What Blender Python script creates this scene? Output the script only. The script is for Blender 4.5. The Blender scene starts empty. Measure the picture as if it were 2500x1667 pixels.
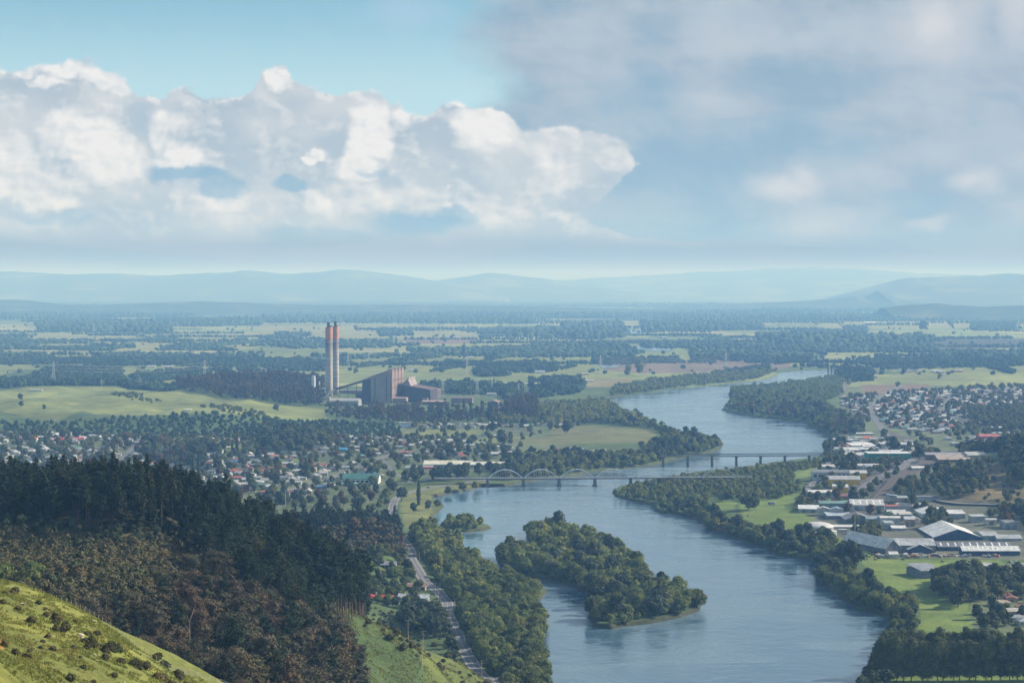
import bpy, math, random
import numpy as np
from math import radians as R
random.seed(7); RNG = np.random.default_rng(7)
C = bpy.context.scene.collection
SC = bpy.context.scene
# ------------------------------------------------------------------ camera
F, CXP, CYP, H = 4600.0, 1250.0, 833.5, 225.0
PITCH = -math.atan(133.5 / F)
cam = bpy.data.cameras.new('camera'); cam.lens = 36 * F / 2500; cam.sensor_width = 36
cam.clip_start = 1; cam.clip_end = 200000
camo = bpy.data.objects.new('camera', cam); C.objects.link(camo)
camo.location = (0, 0, H); camo.rotation_euler = (math.pi / 2 + PITCH, 0, 0); SC.camera = camo
# ------------------------------------------------------------------ light
SUN_AZ, SUN_EL = 74.0, 31.0
sl = bpy.data.lights.new('sun', 'SUN'); sl.energy = 4.9; sl.angle = R(0.6); sl.color = (1.0, 0.94, 0.84)
so = bpy.data.objects.new('sun', sl); C.objects.link(so)
so.rotation_euler = (R(90 - SUN_EL), 0, R(-SUN_AZ) + math.pi)
so.rotation_euler = (R(90 - SUN_EL), 0, math.pi - R(SUN_AZ))
SC.view_settings.view_transform = 'Standard'; SC.view_settings.look = 'None'
SC.view_settings.exposure = 0.45; SC.view_settings.gamma = 1.0
HAZE_DENS = 0.000092
HAZE_COL = (0.245, 0.51, 1.0)

class NB:
    """small helper that writes node expressions"""
    def __init__(s, nt): s.nt = nt
    def n(s, t, **kw):
        nd = s.nt.nodes.new(t)
        for k, v in kw.items(): setattr(nd, k, v)
        return nd
    def put(s, sock, v):
        if isinstance(v, bpy.types.NodeSocket): s.nt.links.new(v, sock)
        elif v is not None:
            if hasattr(sock.default_value, '__len__') and not hasattr(v, '__len__'): v = (v,) * len(sock.default_value)
            if hasattr(v, '__len__') and len(sock.default_value) == 4 and len(v) == 3: v = tuple(v) + (1,)
            sock.default_value = v
    def m(s, op, a, b=None, c=None, clamp=False):
        nd = s.n('ShaderNodeMath', operation=op, use_clamp=clamp)
        s.put(nd.inputs[0], a); s.put(nd.inputs[1], b)
        if c is not None: s.put(nd.inputs[2], c)
        return nd.outputs[0]
    def v(s, op, a, b=None, c=None, out=0):
        nd = s.n('ShaderNodeVectorMath', operation=op)
        s.put(nd.inputs[0], a)
        if b is not None: s.put(nd.inputs[1], b)
        if c is not None: s.put(nd.inputs[2], c)
        return nd.outputs[out]
    def scale(s, a, f):
        nd = s.n('ShaderNodeVectorMath', operation='SCALE'); s.put(nd.inputs[0], a); s.put(nd.inputs[3], f); return nd.outputs[0]
    def xyz(s, x, y, z=0.0):
        nd = s.n('ShaderNodeCombineXYZ')
        for i, q in enumerate((x, y, z)): s.put(nd.inputs[i], q)
        return nd.outputs[0]
    def sep(s, a):
        nd = s.n('ShaderNodeSeparateXYZ'); s.put(nd.inputs[0], a); return nd.outputs
    def noise(s, vec, scale, detail=4, rough=.55, dist=0.0, col=False, dim='3D'):
        nd = s.n('ShaderNodeTexNoise', noise_dimensions=dim); s.put(nd.inputs['Vector'], vec)
        nd.inputs['Scale'].default_value = scale; nd.inputs['Detail'].default_value = detail
        nd.inputs['Roughness'].default_value = rough; nd.inputs['Distortion'].default_value = dist
        return nd.outputs[1 if col else 0]
    def mix(s, f, a, b, mode='MIX'):
        nd = s.n('ShaderNodeMix', data_type='RGBA', blend_type=mode)
        s.put(nd.inputs[0], f); s.put(nd.inputs[6], a); s.put(nd.inputs[7], b); return nd.outputs[2]
    def step(s, x, a, b, lo=0.0, hi=1.0, kind='SMOOTHSTEP'):
        nd = s.n('ShaderNodeMapRange', interpolation_type=kind)
        s.put(nd.inputs[0], x)
        for i, q in enumerate((a, b, lo, hi)): s.put(nd.inputs[1 + i], q)
        return nd.outputs[0]
    def curve(s, x, pts):
        nd = s.n('ShaderNodeFloatCurve'); s.put(nd.inputs['Value'], x)
        c = nd.mapping.curves[0]
        c.points[0].location = pts[0]; c.points[1].location = pts[-1]
        for p in pts[1:-1]: c.points.new(*p)
        for p in c.points: p.handle_type = 'AUTO'
        nd.mapping.update(); return nd.outputs[0]

# ------------------------------------------------------------------ sky
W = bpy.data.worlds.new('World'); SC.world = W; W.use_nodes = True
nt = W.node_tree; nt.nodes.clear(); b = NB(nt)
out = b.n('ShaderNodeOutputWorld'); tc = b.n('ShaderNodeTexCoord')
d = b.sep(tc.outputs['Generated'])
az = b.m('ARCTAN2', d[0], d[1])
el = b.m('ARCSINE', d[2])
u = b.m('MULTIPLY_ADD', az, F, 1250.0)             # directions measured in small angles: 1 unit = 1/4600 rad
v = b.m('MULTIPLY_ADD', el, -F, 700.0)
p = b.xyz(u, v, 0)
wc = b.noise(b.v('MULTIPLY', p, (1, 1.25, 1)), 1 / 120, 8, .62, col=True)
warp = b.v('SUBTRACT', wc, (.5, .5, .5))
pw = b.v('ADD', p, b.scale(warp, 95.0))
pw2 = b.v('ADD', p, b.scale(warp, 45.0))
# clouds on the dome: relief of a billowing noise seen from the sun side
nb_ = b.v('MULTIPLY', pw2, (1, 1.35, 1))
rel0 = b.noise(nb_, 1 / 135, 8, .56)
rel1 = b.noise(b.v('ADD', nb_, (16, -15, 0)), 1 / 135, 8, .56)
rel = b.m('SUBTRACT', rel0, rel1)
soft = b.noise(b.v('MULTIPLY', p, (1, 2.6, 1)), 1 / 420, 4, .5)
soft2 = b.noise(b.v('ADD', b.v('MULTIPLY', p, (1, 1.7, 1)), (900, 300, 0)), 1 / 260, 4, .5)
skyt = b.n('ShaderNodeTexSky', sky_type='NISHITA'); skyt.sun_disc = False
skyt.sun_elevation = R(SUN_EL); skyt.sun_rotation = R(SUN_AZ); skyt.altitude = 200; skyt.air_density = 1.0; skyt.dust_density = .6
sky = b.scale(skyt.outputs[0], 0.085)
clear = b.mix(b.step(v, -40, 260), (.15, .36, .48), (.36, .57, .66))
clear = b.mix(.30, clear, sky)
# veil of grey overcast coming in from the right
veil = b.step(b.m('ADD', u, b.m('MULTIPLY', soft2, 620)), 1360, 1640)
ov = b.mix(b.step(b.m('ADD', soft, b.m('MULTIPLY', rel, .25)), .36, .66), (.205, .295, .385), (.33, .385, .445))
ov = b.mix(b.step(u, 1900, 2500, 0, .22), ov, (.36, .38, .45))
col = b.mix(veil, clear, ov)
# cumulus bank: top outline as a function of azimuth
TOP = [(-400, 200), (0, 176), (60, 186), (125, 168), (190, 158), (250, 178), (320, 208), (362, 240), (400, 250), (440, 228), (540, 232), (622, 222), (640, 186),
       (690, 176), (732, 214), (790, 238), (870, 236), (905, 230), (960, 268), (1040, 272), (1086, 238), (1118, 240), (1150, 262), (1230, 268), (1290, 304),
       (1400, 318), (1480, 322), (1700, 320), (2900, 300)]
tp = b.curve(b.m('MULTIPLY_ADD', u, 1 / 3300, 400 / 3300), [((x + 400) / 3300, y / 1000) for x, y in TOP])
edge = b.m('SUBTRACT', b.m('ADD', v, b.m('MULTIPLY', b.m('SUBTRACT', rel0, .5), 120)), b.m('MULTIPLY', tp, 1000))
RT = [(-700, .9), (0, .9), (250, .46), (300, .466), (340, .502), (400, .516), (440, .505), (480, .49), (530, .478), (570, .50), (610, .72), (700, .98), (900, .98)]
rb = b.curve(b.m('MULTIPLY_ADD', v, 1 / 1600, 700 / 1600), [((x + 700) / 1600, y) for x, y in RT])
wsep = b.sep(warp)
redge = b.m('SUBTRACT', b.m('MULTIPLY', rb, 3000), b.m('ADD', u, b.m('MULTIPLY', wsep[0], 130)))
cm = b.m('MULTIPLY', b.step(edge, -4, 11), b.step(redge, -5, 14))
body = b.mix(b.step(soft2, .35, .65), (.31, .37, .43), (.43, .465, .50))
def blobs(lst, vec, e0=1.15, e1=.55):
    acc = None
    for (x, y, rx, ry, a) in lst:
        q = b.v('MULTIPLY', b.v('SUBTRACT', vec, (x, y, 0)), (1 / rx, 1 / ry, 0))
        s = b.step(b.v('LENGTH', q, out=1), e0, e1, 0, a)
        acc = s if acc is None else b.m('MAXIMUM', acc, s)
    return acc
BR = [(185, 186, 62, 34, 1), (265, 205, 60, 30, 1), (310, 226, 42, 22, .8), (20, 186, 50, 20, .9), (90, 200, 30, 20, .8), (140, 225, 60, 16, .7), (8, 265, 26, 26, .8), (690, 204, 44, 33, 1.1), (905, 330, 72, 92, 1.1), (880, 405, 60, 62, .9), (985, 292, 40, 26, .8),
      (1108, 258, 32, 24, 1.0), (1180, 310, 92, 66, .85), (215, 350, 120, 72, .85), (290, 400, 120, 70, .75), (420, 330, 60, 60, .7), (455, 400, 58, 58, .95), (772, 372, 26, 20, 1.0), (755, 385, 18, 16, .9), (60, 400, 90, 70, .6),
      (110, 470, 190, 50, .6), (560, 490, 66, 38, .7), (470, 500, 80, 40, .45), (1200, 520, 90, 36, .55), (1490, 392, 52, 34, .45), (1360, 400, 90, 80, .35), (860, 490, 180, 36, .5), (1060, 490, 90, 40, .45)]
BR2 = [(1900, 462, 84, 34, .8), (1960, 435, 30, 30, .6), (2360, 445, 66, 34, .7), (2245, 545, 66, 18, .5), (2262, 75, 66, 70, .85), (2270, 100, 120, 110, .45), (2455, 60, 60, 95, .6), (1800, 60, 170, 80, .35), (1700, 215, 90, 60, .3), (2000, 540, 160, 40, .35), (1950, 100, 300, 60, .2)]
DK = [(470, 432, 105, 26, 1), (545, 462, 70, 30, .8), (715, 452, 42, 22, .9), (1035, 545, 135, 34, 1), (1120, 530, 70, 24, .7), (800, 575, 160, 26, .55), (180, 535, 110, 18, .45), (60, 515, 80, 22, .35), (915, 432, 40, 14, .6), (960, 450, 60, 20, .3), (20, 620, 300, 18, .4), (350, 300, 46, 60, .3)]
DK2 = [(1640, 470, 270, 150, .45), (1560, 560, 380, 40, .6), (2020, 380, 120, 50, .3), (2220, 500, 110, 30, .45), (1560, 280, 160, 120, .3), (1900, 330, 260, 60, .25), (2400, 330, 100, 90, .2)]
br = blobs(BR, pw); dk = blobs(DK, pw); br2 = blobs(BR2, pw, 1.45, .1); dk2 = blobs(DK2, pw)
lit = b.m('ADD', br, b.m('MULTIPLY', rel, 4.2), clamp=True)
rim = b.m('MULTIPLY', b.step(edge, 40, 4), b.step(rel, -.03, .07, 0, .8))
lit = b.m('MAXIMUM', lit, rim)
cum = b.mix(lit, body, (.62, .625, .635))
cum = b.mix(b.m('MULTIPLY', dk, .85), cum, (.17, .29, .41))
# low streaks towards the horizon
st = b.noise(b.v('MULTIPLY', p, (1, 7, 1)), 1 / 500, 4, .5)
low = b.mix(b.step(v, 545, 660), b.mix(b.step(st, .38, .62), (.19, .255, .325), (.25, .295, .35)), b.mix(b.step(st, .38, .62), (.155, .135, .15), (.205, .165, .17)))
cum = b.mix(b.step(b.m('ADD', v, b.m('MULTIPLY', warp, 30)), 545, 610), cum, low)
rt = b.mix(br2, col, (.50, .51, .54))
rt = b.mix(b.m('MULTIPLY', dk2, .7), rt, (.17, .31, .43))
rt = b.mix(b.m('ADD', b.m('MULTIPLY', rel, .35), .03, clamp=True), rt, (.46, .49, .54))
rt = b.mix(b.step(b.m('ADD', v, b.m('MULTIPLY', warp, 30)), 560, 615, 0, .8), rt, low)
fin = b.mix(cm, rt, cum)
fin = b.mix(b.step(b.v('LENGTH', b.v('MULTIPLY', b.v('SUBTRACT', pw, (1000, 30, 0)), (1 / 130, 1 / 60, 0)), out=1), 1.2, .2, 0, .35), fin, (.36, .46, .60))
# overhead the dome is broken cloud
fin = b.mix(b.step(v, -500, -2000), fin, b.mix(b.step(soft2, .42, .66), b.scale(skyt.outputs[0], .075), (.46, .50, .56)))
bg = b.n('ShaderNodeBackground'); b.put(bg.inputs[0], fin); bg.inputs[1].default_value = 1.0
nt.links.new(bg.outputs[0], out.inputs[0])
W.cycles.sampling_method = 'MANUAL'; W.cycles.sample_map_resolution = 512

SC.cycles.use_denoising = True
try: SC.cycles.denoiser = 'OPENIMAGEDENOISE'
except Exception: pass
SC.cycles.max_bounces = 4; SC.cycles.diffuse_bounces = 2; SC.cycles.glossy_bounces = 2
SC.cycles.transmission_bounces = 2; SC.cycles.volume_bounces = 1; SC.cycles.transparent_max_bounces = 6
SC.cycles.caustics_reflective = False; SC.cycles.caustics_refractive = False
SC.cycles.sample_clamp_indirect = 4

# ------------------------------------------------------------------ pixel <-> world
cp, sp_ = math.cos(PITCH), math.sin(PITCH)
def ray(px, py):
    px = np.asarray(px, float); py = np.asarray(py, float)
    dx = (px - CXP) / F; dz = -(py - CYP) / F
    return dx, cp - sp_ * dz * 1.0, sp_ + cp * dz
def gp(px, py, z=2.5):
    dx, dy, dz = ray(px, py); t = (z - H) / dz
    return dx * t, dy * t
def atD(px, py, D):
    dx, dy, dz = ray(px, py); t = D / dy
    return dx * t, D, H + dz * t
def proj(X, Y, Z):
    dz = np.asarray(Z) - H
    yf = Y * cp + dz * sp_; zu = -Y * sp_ + dz * cp
    return CXP + F * X / yf, CYP - F * zu / yf
def G(pts, z=2.5):
    a = np.array(pts, float); x, y = gp(a[:, 0], a[:, 1], z); return np.stack([x, y], 1)
def PD(pts):
    a = np.array(pts, float); return np.stack([(a[:, 0] - CXP) / F * a[:, 1], a[:, 1]], 1)
def inpoly(X, Y, P):
    ins = np.zeros(X.shape, bool); n = len(P)
    for i in range(n):
        x1, y1 = P[i]; x2, y2 = P[(i + 1) % n]
        if y1 == y2: continue
        c = ((y1 > Y) != (y2 > Y)) & (X < (x2 - x1) * (Y - y1) / (y2 - y1) + x1)
        ins ^= c
    return ins
def edgedist(X, Y, P, closed=True):
    best = np.full(X.shape, 1e9, np.float32); n = len(P)
    for i in range(n if closed else n - 1):
        x1, y1 = P[i]; x2, y2 = P[(i + 1) % n]
        ex, ey = x2 - x1, y2 - y1; L = ex * ex + ey * ey + 1e-9
        t = np.clip(((X - x1) * ex + (Y - y1) * ey) / L, 0, 1)
        dd = (X - x1 - t * ex) ** 2 + (Y - y1 - t * ey) ** 2
        np.minimum(best, dd, out=best)
    return np.sqrt(best)
_tab = RNG.random((256, 256))
def vnoise(x, y):
    xi = np.floor(x).astype(int); yi = np.floor(y).astype(int); fx = x - xi; fy = y - yi
    fx = fx * fx * (3 - 2 * fx); fy = fy * fy * (3 - 2 * fy)
    a = _tab[xi % 256, yi % 256]; b2 = _tab[(xi + 1) % 256, yi % 256]; c = _tab[xi % 256, (yi + 1) % 256]; d2 = _tab[(xi + 1) % 256, (yi + 1) % 256]
    return (a * (1 - fx) + b2 * fx) * (1 - fy) + (c * (1 - fx) + d2 * fx) * fy
def fbm(x, y, o=4):
    s = 0; a = .5; t = 0
    for i in range(o): s = s + a * vnoise(x * 2 ** i + 17 * i, y * 2 ** i + 31 * i); t += a; a *= .5
    return s / t

# ------------------------------------------------------------------ river outline (traced on the ground plane)
RIVER = G([(1500, 2200), (1345, 1700), (1335, 1640), (1320, 1600), (1318, 1570), (1325, 1545), (1337, 1530), (1330, 1503), (1308, 1485), (1300, 1478), (1325, 1458), (1336, 1443), (1322, 1436), (1275, 1420), (1220, 1403), (1170, 1380), (1138, 1360), (1134, 1335), (1118, 1318), (1082, 1306), (1055, 1290), (1043, 1272), (1058, 1260), (1084, 1236), (1062, 1222), (1054, 1214), (1089, 1206), (1127, 1200), (1157, 1192), (1185, 1187), (1230, 1187), (1261, 1180), (1323, 1171), (1400, 1163), (1457, 1151), (1533, 1143), (1588, 1138), (1630, 1126), (1683, 1114), (1724, 1109), (1756, 1098), (1768, 1084), (1745, 1073), (1700, 1064), (1645, 1053), (1603, 1034), (1565, 1019), (1515, 1002), (1492, 986), (1492, 971), (1514, 967), (1588, 960), (1645, 950), (1737, 941), (1792, 935), (1833, 931), (1870, 924), (1893, 917), (1903, 909), (1960, 905), (2035, 902), (2045, 914), (2020, 925), (1960, 937), (1900, 945), (1850, 949), (1800, 953), (1778, 961), (1783, 976), (1800, 984), (1768, 993), (1762, 1001), (1819, 1013), (1860, 1019), (1914, 1025), (1955, 1029), (1977, 1039), (2002, 1055), (2029, 1066), (2060, 1071), (2023, 1083), (2010, 1094), (2012, 1108), (1991, 1122), (1900, 1133), (1840, 1142), (1765, 1150), (1690, 1158), (1640, 1167), (1590, 1176), (1545, 1184), (1510, 1192), (1495, 1202), (1503, 1212), (1533, 1221), (1574, 1231), (1598, 1234), (1598, 1248), (1623, 1254), (1645, 1255), (1697, 1268), (1722, 1281), (1726, 1292), (1778, 1309), (1819, 1322), (1860, 1336), (1901, 1356), (1942, 1362), (1983, 1370), (1993, 1384), (2002, 1425), (2051, 1457), (2091, 1484), (2132, 1498), (2173, 1508), (2190, 1520), (2176, 1543), (2154, 1569), (2146, 1608), (2154, 1628), (2119, 1650), (2100, 1690), (2000, 2200)], 0)
ISLE1 = G([(1287, 1298), (1284, 1310), (1299, 1333), (1320, 1340), (1338, 1345), (1315, 1352), (1270, 1350), (1226, 1352), (1210, 1362), (1219, 1380), (1247, 1390), (1302, 1411), (1351, 1418), (1389, 1431), (1427, 1444), (1432, 1458), (1457, 1471), (1438, 1485), (1438, 1510), (1451, 1531), (1492, 1536), (1533, 1528), (1588, 1522), (1620, 1515), (1667, 1506), (1708, 1490), (1712, 1478), (1690, 1467), (1640, 1442), (1600, 1427), (1565, 1405), (1535, 1378), (1524, 1350), (1495, 1332), (1440, 1314), (1400, 1298), (1335, 1292)], 0)
ISLE2 = G([(1074, 1282), (1085, 1270), (1120, 1264), (1150, 1268), (1180, 1280), (1200, 1289), (1180, 1295), (1140, 1299), (1112, 1299), (1088, 1291)], 0)

# ------------------------------------------------------------------ terrain height
CTRL = []
for q in [(0, 1432, 450), (109, 1471, 440), (218, 1499, 425), (272, 1531, 415), (327, 1567, 405), (408, 1621, 395), (490, 1640, 420), (572, 1661, 430), (0, 1667, 250), (200, 1667, 285), (0, 1540, 340), (150, 1580, 340), (300, 1640, 345), (430, 1690, 350), (-200, 1600, 300), (-300, 1420, 430),
          (0, 1400, 700), (60, 1360, 740), (150, 1385, 700), (380, 1300, 780), (300, 1430, 690), (450, 1400, 745), (600, 1450, 765), (700, 1520, 790), (600, 1600, 700), (760, 1600, 790),
          (0, 1262, 800), (110, 1270, 790), (245, 1306, 765), (436, 1284, 805), (572, 1320, 835), (700, 1400, 880), (800, 1470, 900), (877, 1514, 900), (967, 1548, 880), (1021, 1569, 890), (1116, 1609, 950), (1185, 1656, 1030),
          (900, 1600, 840), (1000, 1667, 830), (1100, 1667, 905), (1000, 1760, 760), (840, 1760, 720), (1170, 1760, 900), (-300, 1260, 800), (1029, 1603, 855)]:
    x, y, z = atD(*q); CTRL.append((float(x), float(y), float(z)))
for px, D, z in [(0, 560, 104), (150, 550, 100), (300, 530, 98), (450, 525, 95), (600, 560, 86), (750, 650, 68), (-300, 560, 110), (100, 490, 124), (300, 465, 122), (480, 470, 112), (700, 500, 84), (900, 620, 60), (1100, 700, 30), (1200, 820, 8), (1300, 700, 0), (1500, 900, 0), (1260, 1000, 0),
                 (-300, 950, 112), (0, 950, 110), (300, 950, 106), (600, 950, 92), (0, 1100, 74), (300, 1100, 66), (600, 1080, 60), (0, 1250, 34), (300, 1250, 28), (550, 1250, 22), (-300, 1250, 36), (-300, 1450, 2), (0, 1450, 2), (300, 1430, 2), (520, 1430, 4),
                 (700, 980, 80), (720, 1100, 46), (700, 1260, 22), (830, 1000, 44), (870, 1080, 12), (880, 1200, 3), (967, 970, 36), (975, 1060, 6), (960, 1200, 1), (1021, 980, 24), (1040, 1060, 3), (1116, 1020, 12), (1130, 1080, 2), (1200, 1100, 0), (1070, 1200, 0),
                 (720, 1430, 30), (790, 1500, 28), (860, 1500, 20), (930, 1540, 6), (640, 1500, 12), (1000, 1560, 0), (980, 1350, 1), (850, 1340, 8), (780, 1620, 4), (900, 1640, 0), (600, 1650, 0), (300, 1650, 0), (0, 1650, 0), (-300, 1650, 0), (1050, 1400, 0), (1200, 1400, 0), (1500, 1300, 0),
                 (0, 150, 190), (600, 200, 150), (1250, 120, 150), (1250, 300, 60), (1600, 200, 60), (900, 330, 120), (700, 400, 118), (1000, 480, 70), (1250, 520, 15), (1900, 500, 0), (2300, 900, 0), (-800, 300, 190), (-1000, 700, 130), (-1200, 1200, 60), (2500, 300, 40)]:
    CTRL.append(((px - CXP) / F * D, D, z))
CTRL = np.array(CTRL)
def _tps():
    P = CTRL[:, :2] / 100; n = len(P)
    r2 = ((P[:, None] - P[None]) ** 2).sum(2); K = np.where(r2 > 0, r2 * np.log(r2 + 1e-12) * .5, 0) + np.eye(n) * .02
    A = np.zeros((n + 3, n + 3)); A[:n, :n] = K; A[:n, n] = 1; A[:n, n + 1:] = P; A[n:, :n] = A[:n, n:].T
    return np.linalg.solve(A, np.concatenate([CTRL[:, 2], np.zeros(3)]))
TW = _tps()
def tps(X, Y):
    P = CTRL[:, :2] / 100; x = X / 100; y = Y / 100
    o = TW[-3] + TW[-2] * x + TW[-1] * y
    for i in range(len(P)):
        r2 = (x - P[i, 0]) ** 2 + (y - P[i, 1]) ** 2 + 1e-12
        o = o + TW[i] * r2 * np.log(r2) * .5
    return o
HX, HY = [float(q) for q in gp(2660, 1200)]
PASTURE = G([(-300, 960), (0, 966), (120, 964), (330, 966), (500, 982), (600, 998), (790, 1000), (800, 1026), (600, 1033), (450, 1038), (330, 1034), (200, 1027), (140, 1042), (60, 1037), (0, 1024), (-300, 1030)])
def hgt(X, Y):
    X = np.atleast_1d(np.asarray(X, float)); Y = np.atleast_1d(np.asarray(Y, float))
    h = 2.5 + .5 * fbm(X / 60, Y / 60, 3)
    m = (Y < 1750) & (X < 900) & (X > -1500)
    if m.any():
        t = tps(X[m], Y[m]); fade = np.clip((1750 - Y[m]) / 120, 0, 1) * np.clip((X[m] + 1500) / 500, 0, 1) * np.clip((900 - X[m]) / 200, 0, 1)
        t = t * fade + 1.6 * np.clip(t / 20, 0, 1) * (fbm(X[m] / 22, Y[m] / 22, 4) - .5) * 2
        hm = h[m]; h[m] = np.where(t > hm, t + (hm - t) * np.exp(-(t - hm) / 1.5) * .5, hm)
    r2 = ((X - HX) / 210) ** 2 + ((Y - HY) / 260) ** 2
    h += 46 * np.exp(-r2) * (.8 + .4 * fbm(X / 70, Y / 70, 3))
    m = (Y > 2700) & (Y < 4800) & (X < -100)
    if m.any():
        w = np.clip((Y[m] - 2800) / 200, 0, 1) * np.clip((4400 - Y[m]) / 500, 0, 1) * np.clip((-X[m] - 330) / 150, 0, 1)
        h[m] += w * (2 + 26 * fbm(X[m] / 120 + 5, Y[m] / 240, 3))
    m = (Y > 9000)
    if m.any(): h[m] += np.clip((Y[m] - 9000) / 4000, 0, 1) * 26 * (fbm(X[m] / 1500, Y[m] / 2200, 3) - .3).clip(0)
    return h
def river_sd(X, Y):
    """metres from the shore, negative in the water"""
    w = inpoly(X, Y, RIVER) & ~inpoly(X, Y, ISLE1) & ~inpoly(X, Y, ISLE2)
    dd = np.minimum(np.minimum(edgedist(X, Y, RIVER), edgedist(X, Y, ISLE1)), edgedist(X, Y, ISLE2))
    return np.where(w, -dd, dd)
def hz(x, y): return float(hgt(x, y)[0])

# ------------------------------------------------------------------ materials
MATS = {}
def newmat(name):
    m = bpy.data.materials.new(name); m.use_nodes = True; m.node_tree.nodes.clear(); return m, NB(m.node_tree)
def fin_mat(m, b, color, rough=.8, bump=None, bstr=.3, bdist=1.0, metal=0.0, spec=.3, transl=0.0):
    p = b.n('ShaderNodeBsdfPrincipled'); o = b.n('ShaderNodeOutputMaterial')
    b.put(p.inputs['Base Color'], color); b.put(p.inputs['Roughness'], rough); p.inputs['Metallic'].default_value = metal
    p.inputs['Specular IOR Level'].default_value = spec
    if bump is not None:
        bn = b.n('ShaderNodeBump'); bn.inputs['Strength'].default_value = bstr; bn.inputs['Distance'].default_value = bdist
        b.put(bn.inputs['Height'], bump); b.nt.links.new(bn.outputs[0], p.inputs['Normal'])
    sh = p.outputs[0]
    if transl > .15: transl = .36
    if transl > 0:
        t = b.n('ShaderNodeBsdfTranslucent'); b.put(t.inputs[0], color)
        mx = b.n('ShaderNodeMixShader'); mx.inputs[0].default_value = transl
        b.nt.links.new(sh, mx.inputs[1]); b.nt.links.new(t.outputs[0], mx.inputs[2]); sh = mx.outputs[0]
    b.nt.links.new(sh, o.inputs[0]); return m
def plain(name, col, rough=.7, scale=.4, amt=.25, metal=0.0, spec=.3):
    """paint or concrete with uneven weathering"""
    if name in MATS: return MATS[name]
    m, b = newmat(name); g = b.n('ShaderNodeNewGeometry'); pos = g.outputs['Position']
    n1 = b.noise(pos, scale, 5, .6)
    c = b.mix(b.step(n1, .3, .7), tuple(q * (1 - amt) for q in col), tuple(min(1, q * (1 + amt)) for q in col))
    MATS[name] = fin_mat(m, b, c, rough, n1, .1, .1, metal, spec); return m
def objcol(name, rough=.5, ridges=0.0, attr=None, metal=0.0):
    """takes its paint from the object's own colour"""
    if name in MATS: return MATS[name]
    m, b = newmat(name); g = b.n('ShaderNodeNewGeometry'); pos = g.outputs['Position']
    if attr: a = b.n('ShaderNodeAttribute'); a.attribute_name = attr; base = a.outputs[0]
    else: base = b.n('ShaderNodeObjectInfo').outputs['Color']
    n1 = b.noise(pos, .35, 5, .65); n2 = b.noise(b.v('MULTIPLY', pos, (1, 1, 4)), .12, 3, .5)
    f = b.m('ADD', b.step(n1, .3, .7, .70, 1.10), b.step(n2, .3, .7, -.16, .10))
    MATS[name] = fin_mat(m, b, b.scale(base, f), rough, n1, .1, .1, metal, .3); return m
def leafmat(name, c1, c2, c3=None, sc=.09, transl=.22):
    if name in MATS: return MATS[name]
    m, b = newmat(name); g = b.n('ShaderNodeNewGeometry'); pos = g.outputs['Position']
    n1 = b.noise(pos, sc, 3, .6); n2 = b.noise(pos, sc * 6, 3, .6)
    c = b.mix(b.step(n1, .36, .64), c1, c2)
    if c3: c = b.mix(b.step(b.noise(b.v('ADD', pos, (77, 31, 9)), sc * .6, 3, .6), .52, .68), c, c3)
    oi = b.n('ShaderNodeObjectInfo').outputs['Random']
    f = b.m('MULTIPLY', b.m('MULTIPLY_ADD', g.outputs['Random Per Island'], .7, .65), b.m('MULTIPLY_ADD', n2, .7, .65))
    f = b.m('MULTIPLY', f, b.m('MULTIPLY_ADD', oi, .5, .76))
    c = b.mix(b.m('FRACT', b.m('MULTIPLY', oi, 7.3)), c, b.mix(1.0, c, (1.14, 1.02, .82), 'MULTIPLY'))
    MATS[name] = fin_mat(m, b, b.scale(c, f), .85, None, transl=transl, spec=.12); return m

L_WIL = leafmat('willow leaves', (0.163, 0.205, 0.073), (0.107, 0.150, 0.057), (0.202, 0.215, 0.081), .06)
L_PINE = leafmat('pine needles', (0.023, 0.041, 0.025), (0.034, 0.055, 0.031), (0.052, 0.060, 0.034), .05, .08)
L_GUM = leafmat('gum leaves', (0.121, 0.101, 0.067), (0.083, 0.090, 0.055), (0.161, 0.113, 0.083), .07, .12)
L_GARD = leafmat('garden leaves', (0.098, 0.131, 0.065), (0.144, 0.163, 0.070), (0.075, 0.092, 0.055), .05)
L_DARK = leafmat('dark leaves', (0.055, 0.078, 0.049), (0.075, 0.099, 0.055), None, .05, .1)
L_POP = leafmat('poplar leaves', (0.098, 0.123, 0.053), (0.147, 0.165, 0.064), None, .08)
L_YEL = leafmat('fresh yellow leaves', (.22, .24, .05), (.16, .19, .05), None, .1)
L_RUST = leafmat('rusty leaves', (.15, .095, .045), (.11, .09, .04), None, .1)
L_SHRUB = leafmat('gorse shrub', (0.094, 0.094, 0.045), (0.132, 0.113, 0.058), (0.068, 0.085, 0.038), .12, .1)
L_FAR = leafmat('far woodland', (0.036, 0.072, 0.041), (0.062, 0.102, 0.048), (0.026, 0.050, 0.036), .01, .1)
M_BARK = plain('bark', (.15, .11, .08), .9, 1.5, .35)
M_BARKP = plain('pale bark', (.42, .36, .28), .9, 1.5, .3)

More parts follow.
